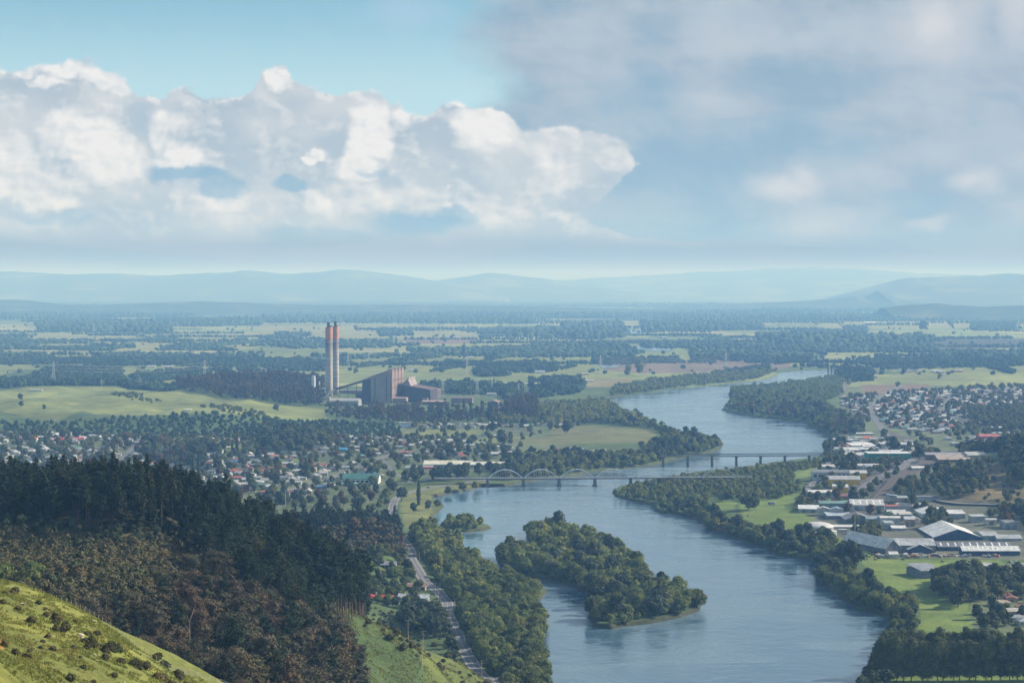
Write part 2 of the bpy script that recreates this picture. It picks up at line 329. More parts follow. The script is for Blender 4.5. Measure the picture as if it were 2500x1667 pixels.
# ------------------------------------------------------------------ mesh helpers
class MB:
    def __init__(s): s.v = []; s.f = []; s.mi = []
    def add(s, vs, fs, mi=0):
        o = len(s.v); s.v += [tuple(q) for q in vs]; s.f += [tuple(i + o for i in f) for f in fs]; s.mi += [mi] * len(fs); return s
    def box(s, x0, x1, y0, y1, z0, z1, mi=0):
        return s.add([(x0, y0, z0), (x1, y0, z0), (x1, y1, z0), (x0, y1, z0), (x0, y0, z1), (x1, y0, z1), (x1, y1, z1), (x0, y1, z1)],
                     [(0, 3, 2, 1), (4, 5, 6, 7), (0, 1, 5, 4), (1, 2, 6, 5), (2, 3, 7, 6), (3, 0, 4, 7)], mi)
    def bar(s, a, b2, r, n=4, r2=None, mi=0):
        a = np.array(a, float); c = np.array(b2, float); d = c - a; L = np.linalg.norm(d); d /= max(L, 1e-9)
        t = np.cross(d, (0, 0, 1) if abs(d[2]) < .9 else (1, 0, 0)); t /= np.linalg.norm(t); w = np.cross(d, t); r2 = r if r2 is None else r2
        vs = []
        for cen, rr in ((a, r), (c, r2)):
            for k in range(n):
                an = 2 * math.pi * (k + .5) / n; vs.append(cen + rr * (math.cos(an) * t + math.sin(an) * w))
        fs = [(k, (k + 1) % n, n + (k + 1) % n, n + k) for k in range(n)] + [tuple(range(n))[::-1], tuple(range(n, 2 * n))]
        return s.add(vs, fs, mi)
    def lathe(s, prof, n=24, cx=0, cy=0, mi=0, cap=True):
        vs = []
        for r, z in prof:
            for k in range(n): an = 2 * math.pi * k / n; vs.append((cx + r * math.cos(an), cy + r * math.sin(an), z))
        fs = []
        for j in range(len(prof) - 1):
            for k in range(n): fs.append((j * n + k, j * n + (k + 1) % n, (j + 1) * n + (k + 1) % n, (j + 1) * n + k))
        if cap: fs += [tuple(range(n))[::-1], tuple(range((len(prof) - 1) * n, len(prof) * n))]
        return s.add(vs, fs, mi)
    def prism(s, prof, x0, x1, mi=0):
        """profile in (y,z) pushed along x"""
        n = len(prof); vs = [(x0, y, z) for y, z in prof] + [(x1, y, z) for y, z in prof]
        return s.add(vs, [(i, (i + 1) % n, n + (i + 1) % n, n + i) for i in range(n)] + [tuple(range(n))[::-1], tuple(range(n, 2 * n))], mi)
    def mesh(s, name, mats, smooth=False):
        me = bpy.data.meshes.new(name); me.from_pydata(s.v, [], s.f)
        for m in (mats if isinstance(mats, (list, tuple)) else [mats]): me.materials.append(m)
        me.polygons.foreach_set('material_index', s.mi)
        if smooth: me.polygons.foreach_set('use_smooth', [True] * len(s.f))
        me.update(); return me
def npmesh(name, V, Fs, mats, smooth=False, mi=None):
    """V (n,3); Fs (m,k) quads or triangles, or a list of such arrays"""
    if not isinstance(Fs, list): Fs = [Fs]
    me = bpy.data.meshes.new(name); me.vertices.add(len(V)); me.vertices.foreach_set('co', np.ascontiguousarray(V, np.float32).ravel())
    loops = np.concatenate([f.ravel() for f in Fs]).astype(np.int32); tot = np.concatenate([np.full(len(f), f.shape[1]) for f in Fs]).astype(np.int32)
    me.loops.add(len(loops)); me.loops.foreach_set('vertex_index', loops)
    me.polygons.add(len(tot)); st = np.concatenate([[0], np.cumsum(tot)[:-1]]).astype(np.int32)
    me.polygons.foreach_set('loop_start', st); me.polygons.foreach_set('loop_total', tot)
    for m in (mats if isinstance(mats, (list, tuple)) else [mats]): me.materials.append(m)
    if mi is not None: me.polygons.foreach_set('material_index', mi.astype(np.int32))
    if smooth is not False: me.polygons.foreach_set('use_smooth', np.full(len(tot), True) if smooth is True else smooth)
    me.update(calc_edges=True); return me
def ob(name, me, parent=None, loc=(0, 0, 0), rz=0.0, scale=None, color=None):
    o = bpy.data.objects.new(name, me); C.objects.link(o); o.location = loc; o.rotation_euler = (0, 0, rz)
    if scale is not None: o.scale = scale if hasattr(scale, '__len__') else (scale,) * 3
    if parent: o.parent = parent
    if color is not None: o.color = tuple(color) + (1,)
    return o
def tag(o, label, cat, group=None):
    o['label'] = label; o['category'] = cat
    if group: o['group'] = group
    return o
def stru(o): o['kind'] = 'structure'; return o
def stuff(o, label, cat): o['kind'] = 'stuff'; o['label'] = label; o['category'] = cat; return o
_o1 = ['', 'first', 'second', 'third', 'fourth', 'fifth', 'sixth', 'seventh', 'eighth', 'ninth', 'tenth', 'eleventh', 'twelfth', 'thirteenth', 'fourteenth', 'fifteenth', 'sixteenth', 'seventeenth', 'eighteenth', 'nineteenth']
_t = ['', '', 'twenty', 'thirty', 'forty', 'fifty', 'sixty', 'seventy', 'eighty', 'ninety']; _tt = ['', '', 'twentieth', 'thirtieth', 'fortieth', 'fiftieth', 'sixtieth', 'seventieth', 'eightieth', 'ninetieth']
def ordw(i):
    if i < 20: return _o1[i]
    return _tt[i // 10] if i % 10 == 0 else _t[i // 10] + '-' + _o1[i % 10]
def rowlabels(pts, look, place, per=14):
    """a label for each point: its rank from the left in its row from the front"""
    n = len(pts); rows = max(1, round(n / per)); order = np.argsort([q[1] for q in pts], kind='stable'); out = [None] * n
    for r, idx in enumerate(np.array_split(order, rows)):
        idx = sorted(idx, key=lambda i: pts[i][0] / pts[i][1])
        for k, i in enumerate(idx):
            where = f'row {ordw(r + 1)} from the front' if rows > 1 else 'the row'
            where = ('the front row' if r == 0 else f'the {ordw(r + 1)} row back') if rows > 1 else 'the row'
            first = 'leftmost' if k == 0 else ('rightmost' if k == len(idx) - 1 else ordw(k + 1) + ' from left')
            out[i] = f'{look}, {first} in {where} {place}'
    return out

# ------------------------------------------------------------------ ground sheet
TAN = np.linspace(-.52, .52, 860)
rowsD = [F * (H - 2.5) / (py - 700) for py in np.arange(726, 1667, 1.0)]
dd = rowsD[-1]
while dd > 70: dd *= .9935; rowsD.append(dd)
rowsD = np.array(rowsD[::-1]); NR, NC = len(rowsD), len(TAN)
GY = np.repeat(rowsD[:, None], NC, 1); GX = GY * TAN[None]
X, Y = GX.ravel(), GY.ravel(); Zg = hgt(X, Y)
sd = np.full(X.shape, 500.0); m = (Y > 500) & (Y < 5400) & (X > -250) & (X < 1000)
sd[m] = river_sd(X[m], Y[m])
k = np.clip((sd + 1.5) / 3, 0, 1); Zg = -2.5 + (Zg + 2.5) * k
# land cover, as seen from above: what grows or lies there
px, py = proj(X, Y, np.full(X.shape, 2.5))
cov = np.zeros((len(X), 3)); nz = fbm(X / 90, Y / 90, 4); nf = fbm(X / 700, Y / 400, 3)
cov[:] = (.085, .125, .050)
cov *= (.75 + .5 * nz)[:, None]
far = Y > 4200
cell = _tab[(np.floor((X + 60 * np.sin(Y / 400)) / 330).astype(int) * 7) % 256, (np.floor((Y + X * .25) / 420).astype(int) * 13) % 256]
fieldc = np.array([(.22, .25, .10), (.16, .21, .08), (.08, .12, .05), (.28, .28, .13), (.14, .17, .07), (.20, .24, .09)])
cov[far] = fieldc[(cell[far] * 6).astype(int)] * (.85 + .3 * nz[far])[:, None]
w = np.clip((Y - 11000) / 2500, 0, 1) * np.clip((nf - .40) * 9, 0, 1)
cov = cov * (1 - w)[:, None] + np.array((.022, .045, .026)) * w[:, None]  # dark wood floor; its bands also stand in for cloud shadow
def paint(poly, c, var=.25, ground=True):
    P = G(poly) if ground else PD(poly)
    x0, y0 = P.min(0); x1, y1 = P.max(0); mm = (X > x0) & (X < x1) & (Y > y0) & (Y < y1); ii = np.nonzero(mm)[0]
    ii = ii[inpoly(X[ii], Y[ii], P)]
    cov[ii] = np.array(c) * (1 + var * 2 * (nz[ii] - .5))[:, None]
PAST = (.175, .205, .078); PASTB = (.215, .225, .10); MEAD = (.145, .205, .058); BROWN = (.17, .115, .085); DKF = (.06, .095, .045); TOWN = (.120, .148, .082); ASPH = (.10, .10, .105)
for poly, c in [
    ([(-300, 1060), (0, 1060), (640, 1070), (960, 1040), (1290, 1035), (1420, 1090), (1290, 1140), (1010, 1170), (950, 1215), (700, 1290), (0, 1300), (-300, 1300)], TOWN),
    ([(2060, 945), (2140, 940), (2600, 945), (2600, 1300), (2250, 1250), (2150, 1300), (2000, 1260), (1960, 1200), (2050, 1140), (2000, 1060), (2100, 1050), (2040, 990)], TOWN),
    ([(1980, 1235), (2240, 1235), (2420, 1260), (2600, 1280), (2600, 1370), (2180, 1360), (2040, 1310), (1960, 1290)], (.125, .135, .105)),
    ([(2350, 1380), (2600, 1370), (2600, 1560), (2380, 1550), (2370, 1470)], TOWN),
    ([(2010, 1100), (2150, 1080), (2260, 1110), (2330, 1180), (2200, 1215), (2080, 1235), (1990, 1215), (2050, 1150)], (.12, .12, .12)),
    ([(305, 935), (408, 920), (504, 915), (558, 920), (590, 928), (517, 937), (449, 942), (305, 953)], PAST),
    ([(270, 897), (330, 895), (330, 914), (290, 914)], PAST), ([(400, 897), (560, 890), (640, 892), (600, 910), (540, 912), (400, 908)], PAST),
    ([(0, 812), (100, 813), (354, 817), (560, 822), (640, 826), (600, 850), (245, 860), (68, 862), (0, 858)], PASTB),
    ([(120, 862), (230, 862), (220, 885), (140, 887), (100, 875)], PASTB), ([(0, 888), (60, 888), (100, 900), (0, 905)], PAST),
    ([(640, 797), (900, 796), (1300, 800), (1330, 812), (1150, 826), (960, 828), (640, 824)], PASTB), ([(860, 847), (1060, 848), (990, 856), (860, 855)], PASTB),
    ([(830, 880), (1000, 872), (1160, 866), (1280, 868), (1300, 915), (1180, 922), (980, 925), (830, 935), (660, 912), (650, 902), (760, 900)], PAST),
    ([(980, 829), (1150, 826), (1220, 838), (1000, 840)], BROWN),
    ([(1220, 868), (1340, 868), (1440, 885), (1440, 912), (1340, 912), (1220, 930)], PAST), ([(1424, 925), (1547, 923), (1530, 945), (1420, 945)], (.22, .20, .10)),
    ([(1473, 888), (1560, 880), (1900, 878), (1935, 882), (1925, 900), (1860, 905), (1570, 912), (1480, 905)], (.165, .135, .10)),
    ([(2132, 926), (2220, 905), (2500, 893), (2600, 892), (2600, 916), (2420, 918), (2370, 930), (2360, 938), (2200, 942), (2150, 938)], PAST),
    ([(2102, 940), (2270, 938), (2260, 958), (2110, 962)], (.16, .12, .09)),
    ([(2000, 789), (2600, 786), (2600, 798), (2000, 800)], PASTB), ([(2080, 815), (2600, 813), (2600, 823), (2000, 824)], (.19, .25, .09)), ([(2280, 826), (2600, 828), (2600, 850), (2280, 850)], (.07, .075, .05)),
    ([(1180, 838), (1400, 835), (1400, 842), (1200, 842)], PASTB), ([(2100, 876), (2500, 862), (2500, 884), (2150, 886)], (.12, .17, .06)),
    ([(539, 1083), (640, 1086), (650, 1106), (545, 1108)], MEAD), ([(618, 1196), (735, 1193), (742, 1222), (640, 1225)], MEAD), ([(667, 1112), (771, 1112), (771, 1128), (665, 1128)], MEAD),
    ([(986, 1053), (1080, 1048), (1180, 1049), (1180, 1060), (986, 1067)], PAST), ([(1140, 1070), (1290, 1065), (1290, 1078), (1140, 1082)], PAST), ([(960, 1150), (985, 1147), (982, 1172), (960, 1176)], MEAD),
    ([(992, 1200), (1040, 1186), (1130, 1178), (1190, 1174), (1190, 1184), (1090, 1204), (1054, 1213), (1060, 1235), (1043, 1270), (990, 1290), (975, 1240)], (.16, .18, .07)),
    ([(1340, 1040), (1470, 1040), (1600, 1050), (1600, 1080), (1400, 1083), (1230, 1082), (1230, 1070), (1350, 1068)], (.14, .15, .07)),
    ([(1933, 1160), (1990, 1148), (2048, 1146), (2055, 1160), (1990, 1175), (1940, 1180)], MEAD), ([(1985, 1128), (2060, 1124), (2070, 1138), (1990, 1142)], MEAD),
    ([(1735, 1232), (1770, 1224), (1800, 1228), (1790, 1245), (1740, 1245)], MEAD), ([(1665, 1238), (1715, 1236), (1770, 1270), (1780, 1300), (1740, 1290), (1690, 1262)], (.16, .14, .07)),
    ([(1808, 1235), (1880, 1222), (1950, 1212), (1935, 1245), (1990, 1270), (1975, 1295), (1900, 1298), (1830, 1299), (1808, 1275)], MEAD),
    ([(1990, 1300), (2080, 1320), (2120, 1345), (2157, 1366), (2307, 1366), (2440, 1368), (2460, 1385), (2380, 1390), (2364, 1480), (2380, 1545), (2241, 1550), (2247, 1485), (2146, 1447), (2086, 1414), (2121, 1392), (2090, 1360)], MEAD),
    ([(2200, 1560), (2600, 1540), (2600, 2000), (2150, 2000), (2130, 1660)], MEAD),
    ([(2290, 1225), (2500, 1205), (2600, 1200), (2600, 1270), (2450, 1262), (2300, 1250)], (.15, .13, .07)),
    ]: paint(poly, c)
paint([(800, 1100), (880, 1000), (1000, 900), (1100, 760), (1300, 700), (1300, 1090), (1190, 1095), (1000, 1120), (940, 1230), (860, 1250)], (.115, .14, .042), .4, False)
paint([(-900, 130), (600, 180), (900, 420), (560, 500), (0, 520), (-900, 520)], (.135, .148, .04), .4, False)
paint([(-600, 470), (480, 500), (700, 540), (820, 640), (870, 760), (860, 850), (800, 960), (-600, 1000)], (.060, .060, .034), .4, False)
paint([(-600, 660), (200, 660), (480, 700), (450, 780), (-600, 800)], (.095, .088, .048), .4, False)
paint([(-200, 725), (60, 728), (110, 742), (90, 752), (-200, 750)], (.30, .17, .09), .4, False)
paint([(-70, 1662), (0, 1550), (14, 1530), (24, 1580), (34, 1640), (20, 1690)], (.2, .2, .2))
P = PD([(-120, 322), (-5, 336), (4, 322), (14, 300), (24, 288), (4, 290), (-120, 280)]); ii = np.nonzero(inpoly(X, Y, P))[0]; cov[ii] = (.42, .20, .07)
ii = np.nonzero(inpoly(X, Y, PASTURE))[0]; cov[ii] = np.array(PAST) * (.62 + .76 * nz[ii])[:, None]
shore = np.clip(1 - np.abs(sd - .5) / 3, 0, .8); cov = cov * (1 - shore)[:, None] + np.array((.05, .045, .03)) * shore[:, None]
V = np.stack([X, Y, Zg], 1); idx = np.arange(NR * NC).reshape(NR, NC)
Q = np.stack([idx[:-1, :-1], idx[:-1, 1:], idx[1:, 1:], idx[1:, :-1]], 2).reshape(-1, 4)
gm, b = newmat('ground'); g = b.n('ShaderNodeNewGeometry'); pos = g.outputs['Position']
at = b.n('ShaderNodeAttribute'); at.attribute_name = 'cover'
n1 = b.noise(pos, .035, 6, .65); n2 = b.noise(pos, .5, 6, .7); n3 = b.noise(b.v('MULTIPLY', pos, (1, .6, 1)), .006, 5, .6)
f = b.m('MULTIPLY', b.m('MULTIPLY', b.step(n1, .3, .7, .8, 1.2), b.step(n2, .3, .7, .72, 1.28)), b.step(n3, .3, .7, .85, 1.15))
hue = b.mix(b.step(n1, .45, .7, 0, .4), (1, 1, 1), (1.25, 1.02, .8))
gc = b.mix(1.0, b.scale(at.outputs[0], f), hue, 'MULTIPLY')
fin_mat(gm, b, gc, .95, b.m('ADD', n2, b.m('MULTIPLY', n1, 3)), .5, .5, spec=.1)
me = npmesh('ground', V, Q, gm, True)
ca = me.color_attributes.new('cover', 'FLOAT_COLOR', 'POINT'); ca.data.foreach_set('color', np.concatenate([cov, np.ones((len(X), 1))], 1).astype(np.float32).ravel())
stru(ob('ground', me))
pb, b = newmat('outer plain'); g = b.n('ShaderNodeNewGeometry')
fin_mat(pb, b, b.mix(b.noise(g.outputs['Position'], .003, 5, .6), (.07, .11, .045), (.15, .18, .08)), .95, spec=.1)
stru(ob('plain', MB().box(-47000, 47000, -20000, 46500, -5, -4).mesh('plain', pb)))

# water
wm, b = newmat('river water'); g = b.n('ShaderNodeNewGeometry'); pos = g.outputs['Position']
n1 = b.noise(b.v('MULTIPLY', pos, (1, .55, 1)), .22, 5, .6); n2 = b.noise(b.v('MULTIPLY', pos, (.5, 1, 1)), .012, 5, .6, 1.2); n3 = b.noise(pos, .05, 4, .6)
hgtw = b.m('ADD', b.m('MULTIPLY', n1, b.step(n2, .35, .62, .25, 1.1)), b.m('MULTIPLY', n3, 1.5))
wcol = b.mix(b.step(n2, .42, .60), (.060, .120, .175), (.125, .195, .25))
fin_mat(wm, b, wcol, b.step(n2, .38, .62, .07, .30), hgtw, .55, .7, spec=.5)
wv = MB(); wv.add([(-400, 400, 0), (1300, 400, 0), (2200, 6200, 0), (0, 6200, 0)], [(0, 1, 2, 3)])
stru(ob('river', wv.mesh('river', wm)))
lm, b = newmat('lake water'); fin_mat(lm, b, (.10, .16, .20), .18, spec=.5)
for nm, poly in [('lake', [(2015, 763.5), (2175, 764.5), (2170, 768.5), (2020, 767)]), ('lake', [(2268, 764), (2640, 765), (2640, 770), (2280, 769.5)]), ('lake', [(2385, 778), (2640, 778.5), (2640, 784), (2400, 782)]),
                 ('lagoon', [(1551, 845), (1642, 847), (1640, 857), (1600, 858), (1560, 853)]), ('lagoon', [(1509, 803), (1582, 806), (1570, 818), (1540, 817)]), ('lagoon', [(1381, 836), (1466, 832), (1462, 840), (1440, 840)]), ('pond', [(1466, 893), (1504, 891), (1512, 897), (1470, 899)]), ('lagoon', [(1325, 794), (1435, 797), (1430, 799), (1325, 796)])]:
    P = G(poly, 3.0); zz = float(hgt(P[:, 0], P[:, 1]).max()) + 1.5
    stru(ob(nm, MB().add([(q[0], q[1], zz) for q in P], [tuple(range(len(P)))]).mesh(nm, lm)))

# roads draped over the ground
ROADS = []
am = plain('asphalt', (.155, .155, .165), .85, .3, .15); lmk = plain('road paint', (.62, .62, .60), .7, 1, .1); bal = plain('railway ballast', (.10, .085, .075), .95, .4, .3); stl = plain('rail steel', (.32, .30, .29), .4, 1, .1, .8)
gvl = plain('gravel shoulder', (.20, .19, .14), .95, .6, .25)
def smoothline(P, n=8):
    P = np.array(P, float); out = []
    for i in range(len(P) - 1):
        p0 = P[max(i - 1, 0)]; p1 = P[i]; p2 = P[i + 1]; p3 = P[min(i + 2, len(P) - 1)]
        for t in np.linspace(0, 1, n, endpoint=False):
            out.append(.5 * ((2 * p1) + (-p0 + p2) * t + (2 * p0 - 5 * p1 + 4 * p2 - p3) * t * t + (-p0 + 3 * p1 - 3 * p2 + p3) * t ** 3))
    out.append(P[-1]); return np.array(out)
def ribbon(name, L, off, wd, mat, dz, parent=None):
    T = np.gradient(L, axis=0); T /= np.linalg.norm(T, axis=1)[:, None] + 1e-9; Nn = np.stack([T[:, 1], -T[:, 0]], 1)
    A = L + Nn * (off - wd / 2); B = L + Nn * (off + wd / 2)
    z = hgt(L[:, 0], L[:, 1]) + dz
    for o_ in (-6, -3, 3, 6): q_ = L + Nn * o_; z = np.maximum(z, hgt(q_[:, 0], q_[:, 1]) + dz)
    n = len(L); V = np.concatenate([np.column_stack([A, z]), np.column_stack([B, z])]); i = np.arange(n - 1)
    return ob(name, npmesh(name, V, np.stack([i, i + 1, n + i + 1, n + i], 1), mat), parent)
def road(name, pts, wd, lines=True, rail=False):
    L = smoothline(G(pts, 3)); ROADS.append((L, wd))
    if rail:
        r = stru(ribbon(name, L, 0, wd, bal, .25))
        for k in range(int(wd // 5)):
            o_ = (k - (int(wd // 5) - 1) / 2) * 4.6
            for s in (-.55, .55): stru(ribbon('railway_rail', L, o_ + s, .16, stl, .42))
        return
    if lines: stru(ribbon('road_shoulder', L, 0, wd + 1.6, gvl, .20))
    stru(ribbon(name, L, 0, wd, am, .24))
    if lines:
        for s in (-1, 1): stru(ribbon('road_marking', L, s * (wd / 2 - .35), .22, lmk, .27))
        T = L[::2]
        stru(ribbon('road_marking', L, 0, .14, lmk, .27))
road('road', [(1230, 1720), (1188, 1664), (1162, 1632), (1145, 1603), (1129, 1575), (1117, 1548), (1106, 1524), (1096, 1505), (1090, 1490), (1093, 1474), (1081, 1455), (1062, 1436), (1040, 1422), (1018, 1406), (1004, 1388), (1006, 1363), (1002, 1343), (990, 1325), (972, 1300), (960, 1270), (958, 1240), (970, 1214), (1006, 1201), (1048, 1191), (1103, 1183), (1160, 1174), (1196, 1171)], 7.6)
road('road', [(1100, 1474), (1120, 1478), (1136, 1474)], 5, False)
road('street', [(1010, 1095), (940, 1115), (871, 1142), (809, 1164), (776, 1174), (700, 1200)], 9)
road('street', [(1060, 1165), (1010, 1178), (985, 1168), (960, 1150), (930, 1120)], 6, False)
road('street', [(0, 1120), (200, 1112), (400, 1100), (560, 1112), (700, 1130), (900, 1130)], 7, False)
road('street', [(250, 1180), (300, 1120), (330, 1085)], 7, False)
road('street', [(986, 1050), (1180, 1046), (1300, 1055), (1420, 1052)], 6, False)
road('highway', [(2089, 1222), (2132, 1205), (2187, 1188), (2225, 1172), (2232, 1160), (2190, 1145), (2170, 1120), (2190, 1090), (2165, 1062), (2150, 1040), (2130, 1010), (2132, 989), (2160, 964), (2200, 940)], 11, False)
road('street', [(2301, 1006), (2312, 980), (2323, 961)], 7, False)
road('street', [(1960, 1222), (1990, 1190), (2030, 1180), (2090, 1210)], 7, False)
road('street', [(2240, 1240), (2330, 1255), (2420, 1262), (2600, 1275)], 8, False)
road('street', [(2060, 960), (2064, 940), (2072, 915)], 7, False)
road('railway_track', [(2155, 1050), (2190, 1064), (2228, 1080), (2268, 1103), (2300, 1123), (2320, 1145), (2300, 1165), (2240, 1190), (2180, 1215), (2140, 1240), (2100, 1260)], 16, False, True)

# far hills
hm_, b = newmat('far hills'); g = b.n('ShaderNodeNewGeometry'); pos = g.outputs['Position']
fin_mat(hm_, b, b.mix(b.step(b.noise(pos, .0012, 5, .6), .5, .62), (.085, .115, .095), (.17, .19, .11)), .95, spec=.1)
def ridge(name, prof, D, depth, mat, rough=.14, nseg=340):
    pr = np.array(prof, float); xs = np.linspace(pr[0, 0], pr[-1, 0], nseg); ys = np.interp(xs, pr[:, 0], pr[:, 1])
    for _ in range(3): ys[1:-1] = (ys[:-2] + 2 * ys[1:-1] + ys[2:]) / 4
    rows = 15; Vv = []
    for j in range(rows):
        t = j / (rows - 1) * 2 - 1; Dj = D + t * depth
        top = H - (ys - 700) / F * D
        sh = (1 - abs(t) ** 1.15) if t < 0 else (1 - t)
        xw = (xs - CXP) / F * D
        nzv = fbm(xw / (D * .035) + 40, np.full(nseg, Dj / (D * .035)), 5)
        z = 3 + (top - 3) * sh * (1 + (rough * 3 * (nzv - .5)) * (1 - abs(1 - sh) * 0) * (1 - sh * .75)) + (fbm(xw / (D * .006), np.full(nseg, 3.0), 3) - .5) * top * .05 * sh
        z[0] = z[-1] = -3
        Vv.append(np.stack([xw, np.full(nseg, Dj), z], 1))
    V = np.concatenate(Vv); i = np.arange(rows * nseg).reshape(rows, nseg)
    stru(ob(name, npmesh(name, V, np.stack([i[:-1, :-1], i[:-1, 1:], i[1:, 1:], i[1:, :-1]], 2).reshape(-1, 4), mat, True)))
ridge('hills', [(-1300, 700), (-900, 670), (-500, 668), (0, 663), (100, 666), (190, 669), (300, 668), (400, 673), (480, 668), (560, 664), (620, 661), (700, 669), (780, 665), (830, 659), (900, 664), (980, 673), (1050, 684), (1150, 700), (1250, 725)], 26000, 3600, hm_)
ridge('hills', [(900, 722), (1030, 690), (1110, 678), (1190, 667), (1240, 669), (1300, 677), (1350, 684), (1450, 700), (1560, 715)], 27500, 2600, hm_)
ridge('hills', [(1150, 715), (1350, 686), (1500, 676), (1600, 671), (1700, 664), (1800, 661), (1900, 655), (2000, 652), (2080, 655), (2200, 665), (2400, 672), (2900, 668), (3300, 700)], 33000, 4500, hm_)
ridge('hills', [(2000, 733), (2091, 708), (2150, 693), (2214, 679), (2300, 675), (2400, 671), (2459, 667), (2520, 674), (2700, 668), (3000, 680), (3400, 720)], 21500, 3200, hm_)
wh, b = newmat('wooded hills'); g = b.n('ShaderNodeNewGeometry')
fin_mat(wh, b, b.mix(b.step(b.noise(g.outputs['Position'], .004, 5, .7), .5, .66), (.045, .075, .060), (.12, .14, .09)), .95, spec=.1)
ridge('low_hills', [(1600, 756), (1760, 747), (1860, 739), (1950, 735), (2023, 730), (2086, 722), (2105, 727), (2130, 717), (2142, 709), (2150, 714), (2170, 722), (2228, 737), (2300, 744), (2380, 750)], 18500, 1200, wh, .1)
ridge('low_hills', [(2150, 752), (2220, 744), (2290, 740), (2340, 745), (2400, 748), (2600, 744), (2900, 748), (3100, 756)], 12800, 600, wh, .1)
ridge('low_hills', [(-700, 748), (-300, 738), (0, 732), (60, 733), (150, 742), (250, 744), (400, 738), (500, 735), (640, 741), (800, 745), (1000, 744), (1200, 746), (1450, 752), (1700, 758)], 15500, 1100, wh, .15)
ridge('low_hills', [(-600, 742), (300, 737), (900, 735), (1400, 739), (1900, 741), (2300, 743), (2900, 742)], 22000, 700, wh, .2)

# haze: the blue air of the plain
hv, b = newmat('haze'); o_ = b.n('ShaderNodeOutputMaterial'); pv = b.n('ShaderNodeVolumePrincipled')
pv.inputs['Color'].default_value = HAZE_COL + (1,); pv.inputs['Density'].default_value = HAZE_DENS; pv.inputs['Anisotropy'].default_value = 0.0; pv.inputs['Absorption Color'].default_value = (1, 1, 1, 1)
b.nt.links.new(pv.outputs[0], o_.inputs['Volume'])
hb = ob('haze', MB().box(-48000, 48000, -21000, 47500, -8, 590).mesh('haze', hv)); stuff(hb, 'pale blue haze lying over the plain and far hills', 'haze')
# ------------------------------------------------------------------ tree shapes
def ico(sub):
    t = (1 + 5 ** .5) / 2
    v = [(-1, t, 0), (1, t, 0), (-1, -t, 0), (1, -t, 0), (0, -1, t), (0, 1, t), (0, -1, -t), (0, 1, -t), (t, 0, -1), (t, 0, 1), (-t, 0, -1), (-t, 0, 1)]
    f = [(0, 11, 5), (0, 5, 1), (0, 1, 7), (0, 7, 10), (0, 10, 11), (1, 5, 9), (5, 11, 4), (11, 10, 2), (10, 7, 6), (7, 1, 8), (3, 9, 4), (3, 4, 2), (3, 2, 6), (3, 6, 8), (3, 8, 9), (4, 9, 5), (2, 4, 11), (6, 2, 10), (8, 6, 7), (9, 8, 1)]
    v = [np.array(q) / np.linalg.norm(q) for q in v]
    for _ in range(sub):
        c = {}; nf = []
        def mid(a, b2):
            k = (min(a, b2), max(a, b2))
            if k not in c: q = v[a] + v[b2]; v.append(q / np.linalg.norm(q)); c[k] = len(v) - 1
            return c[k]
        for a, b2, d in f:
            e, g2, h = mid(a, b2), mid(b2, d), mid(d, a); nf += [(a, e, h), (b2, g2, e), (d, h, g2), (e, g2, h)]
        f = nf
    return np.array(v), np.array(f)
ICO = [ico(0), ico(1), ico(2)]
def leaves(rng, cen, nrm, size, tilt=.6):
    """small leaf-cluster quads at cen facing about nrm"""
    n = len(cen); nn = nrm + rng.normal(0, tilt, (n, 3)); nn /= np.linalg.norm(nn, axis=1)[:, None] + 1e-9
    t = np.cross(nn, rng.normal(0, 1, (n, 3))); t /= np.linalg.norm(t, axis=1)[:, None] + 1e-9; w = np.cross(nn, t)
    s = (size * rng.uniform(.6, 1.3, n))[:, None]; a = t * s * .5; c = w * s * .5 * rng.uniform(.6, 1.1, n)[:, None]
    V = np.stack([cen - a - c * .6, cen + a * .7 - c, cen + a + c * .7, cen - a * .6 + c], 1).reshape(-1, 3)
    return V, np.arange(4 * n).reshape(n, 4)
def lobecrown(seed, lobes, leaf, dens=1.4, core=1, coref=.80, spread=.16, tilt=.55):
    """lobes: (x,y,z,rx,ry,rz). Returns verts, [tris, quads]"""
    rng = np.random.default_rng(seed); Vs = []; T = []; o = 0; Lv = []; Ln = []
    for (x, y, z, rx, ry, rz) in lobes:
        c = np.array((x, y, z)); r = np.array((rx, ry, rz))
        if core is not None:
            iv, f = ICO[core]; q = iv * r * coref * (1 + rng.normal(0, .10, (len(iv), 1))) + c; Vs.append(q); T.append(f + o); o += len(q)
        area = 4 * math.pi * ((rx * ry) ** 1.6 / 3 + (rx * rz) ** 1.6 / 3 + (ry * rz) ** 1.6 / 3) ** (1 / 1.6)
        n = max(6, int(area * dens / leaf ** 2)); dr = rng.normal(0, 1, (n, 3)); dr[:, 2] += .25; dr /= np.linalg.norm(dr, axis=1)[:, None]
        bump = 1 + .10 * np.sin(dr[:, :1] * 7 + seed) * np.sin(dr[:, 1:2] * 8) + rng.normal(0, spread * .5, (n, 1)) + rng.exponential(spread * .25, (n, 1))
        Lv.append(dr * r * bump * .97 + c); Ln.append(dr)
    P = np.concatenate(Lv); N_ = np.concatenate(Ln)
    keep = np.ones(len(P), bool)
    for (x, y, z, rx, ry, rz) in lobes: keep &= (((P - (x, y, z)) / (rx * .78, ry * .78, rz * .78)) ** 2).sum(1) > 1
    keep &= P[:, 2] > .05
    V, Q = leaves(rng, P[keep], N_[keep], leaf, tilt)
    if core is None: return V, [Q]
    A = np.concatenate(Vs); A[:, 2] = np.maximum(A[:, 2], .02)
    return np.concatenate([A, V]), [np.concatenate(T), Q + len(A)]
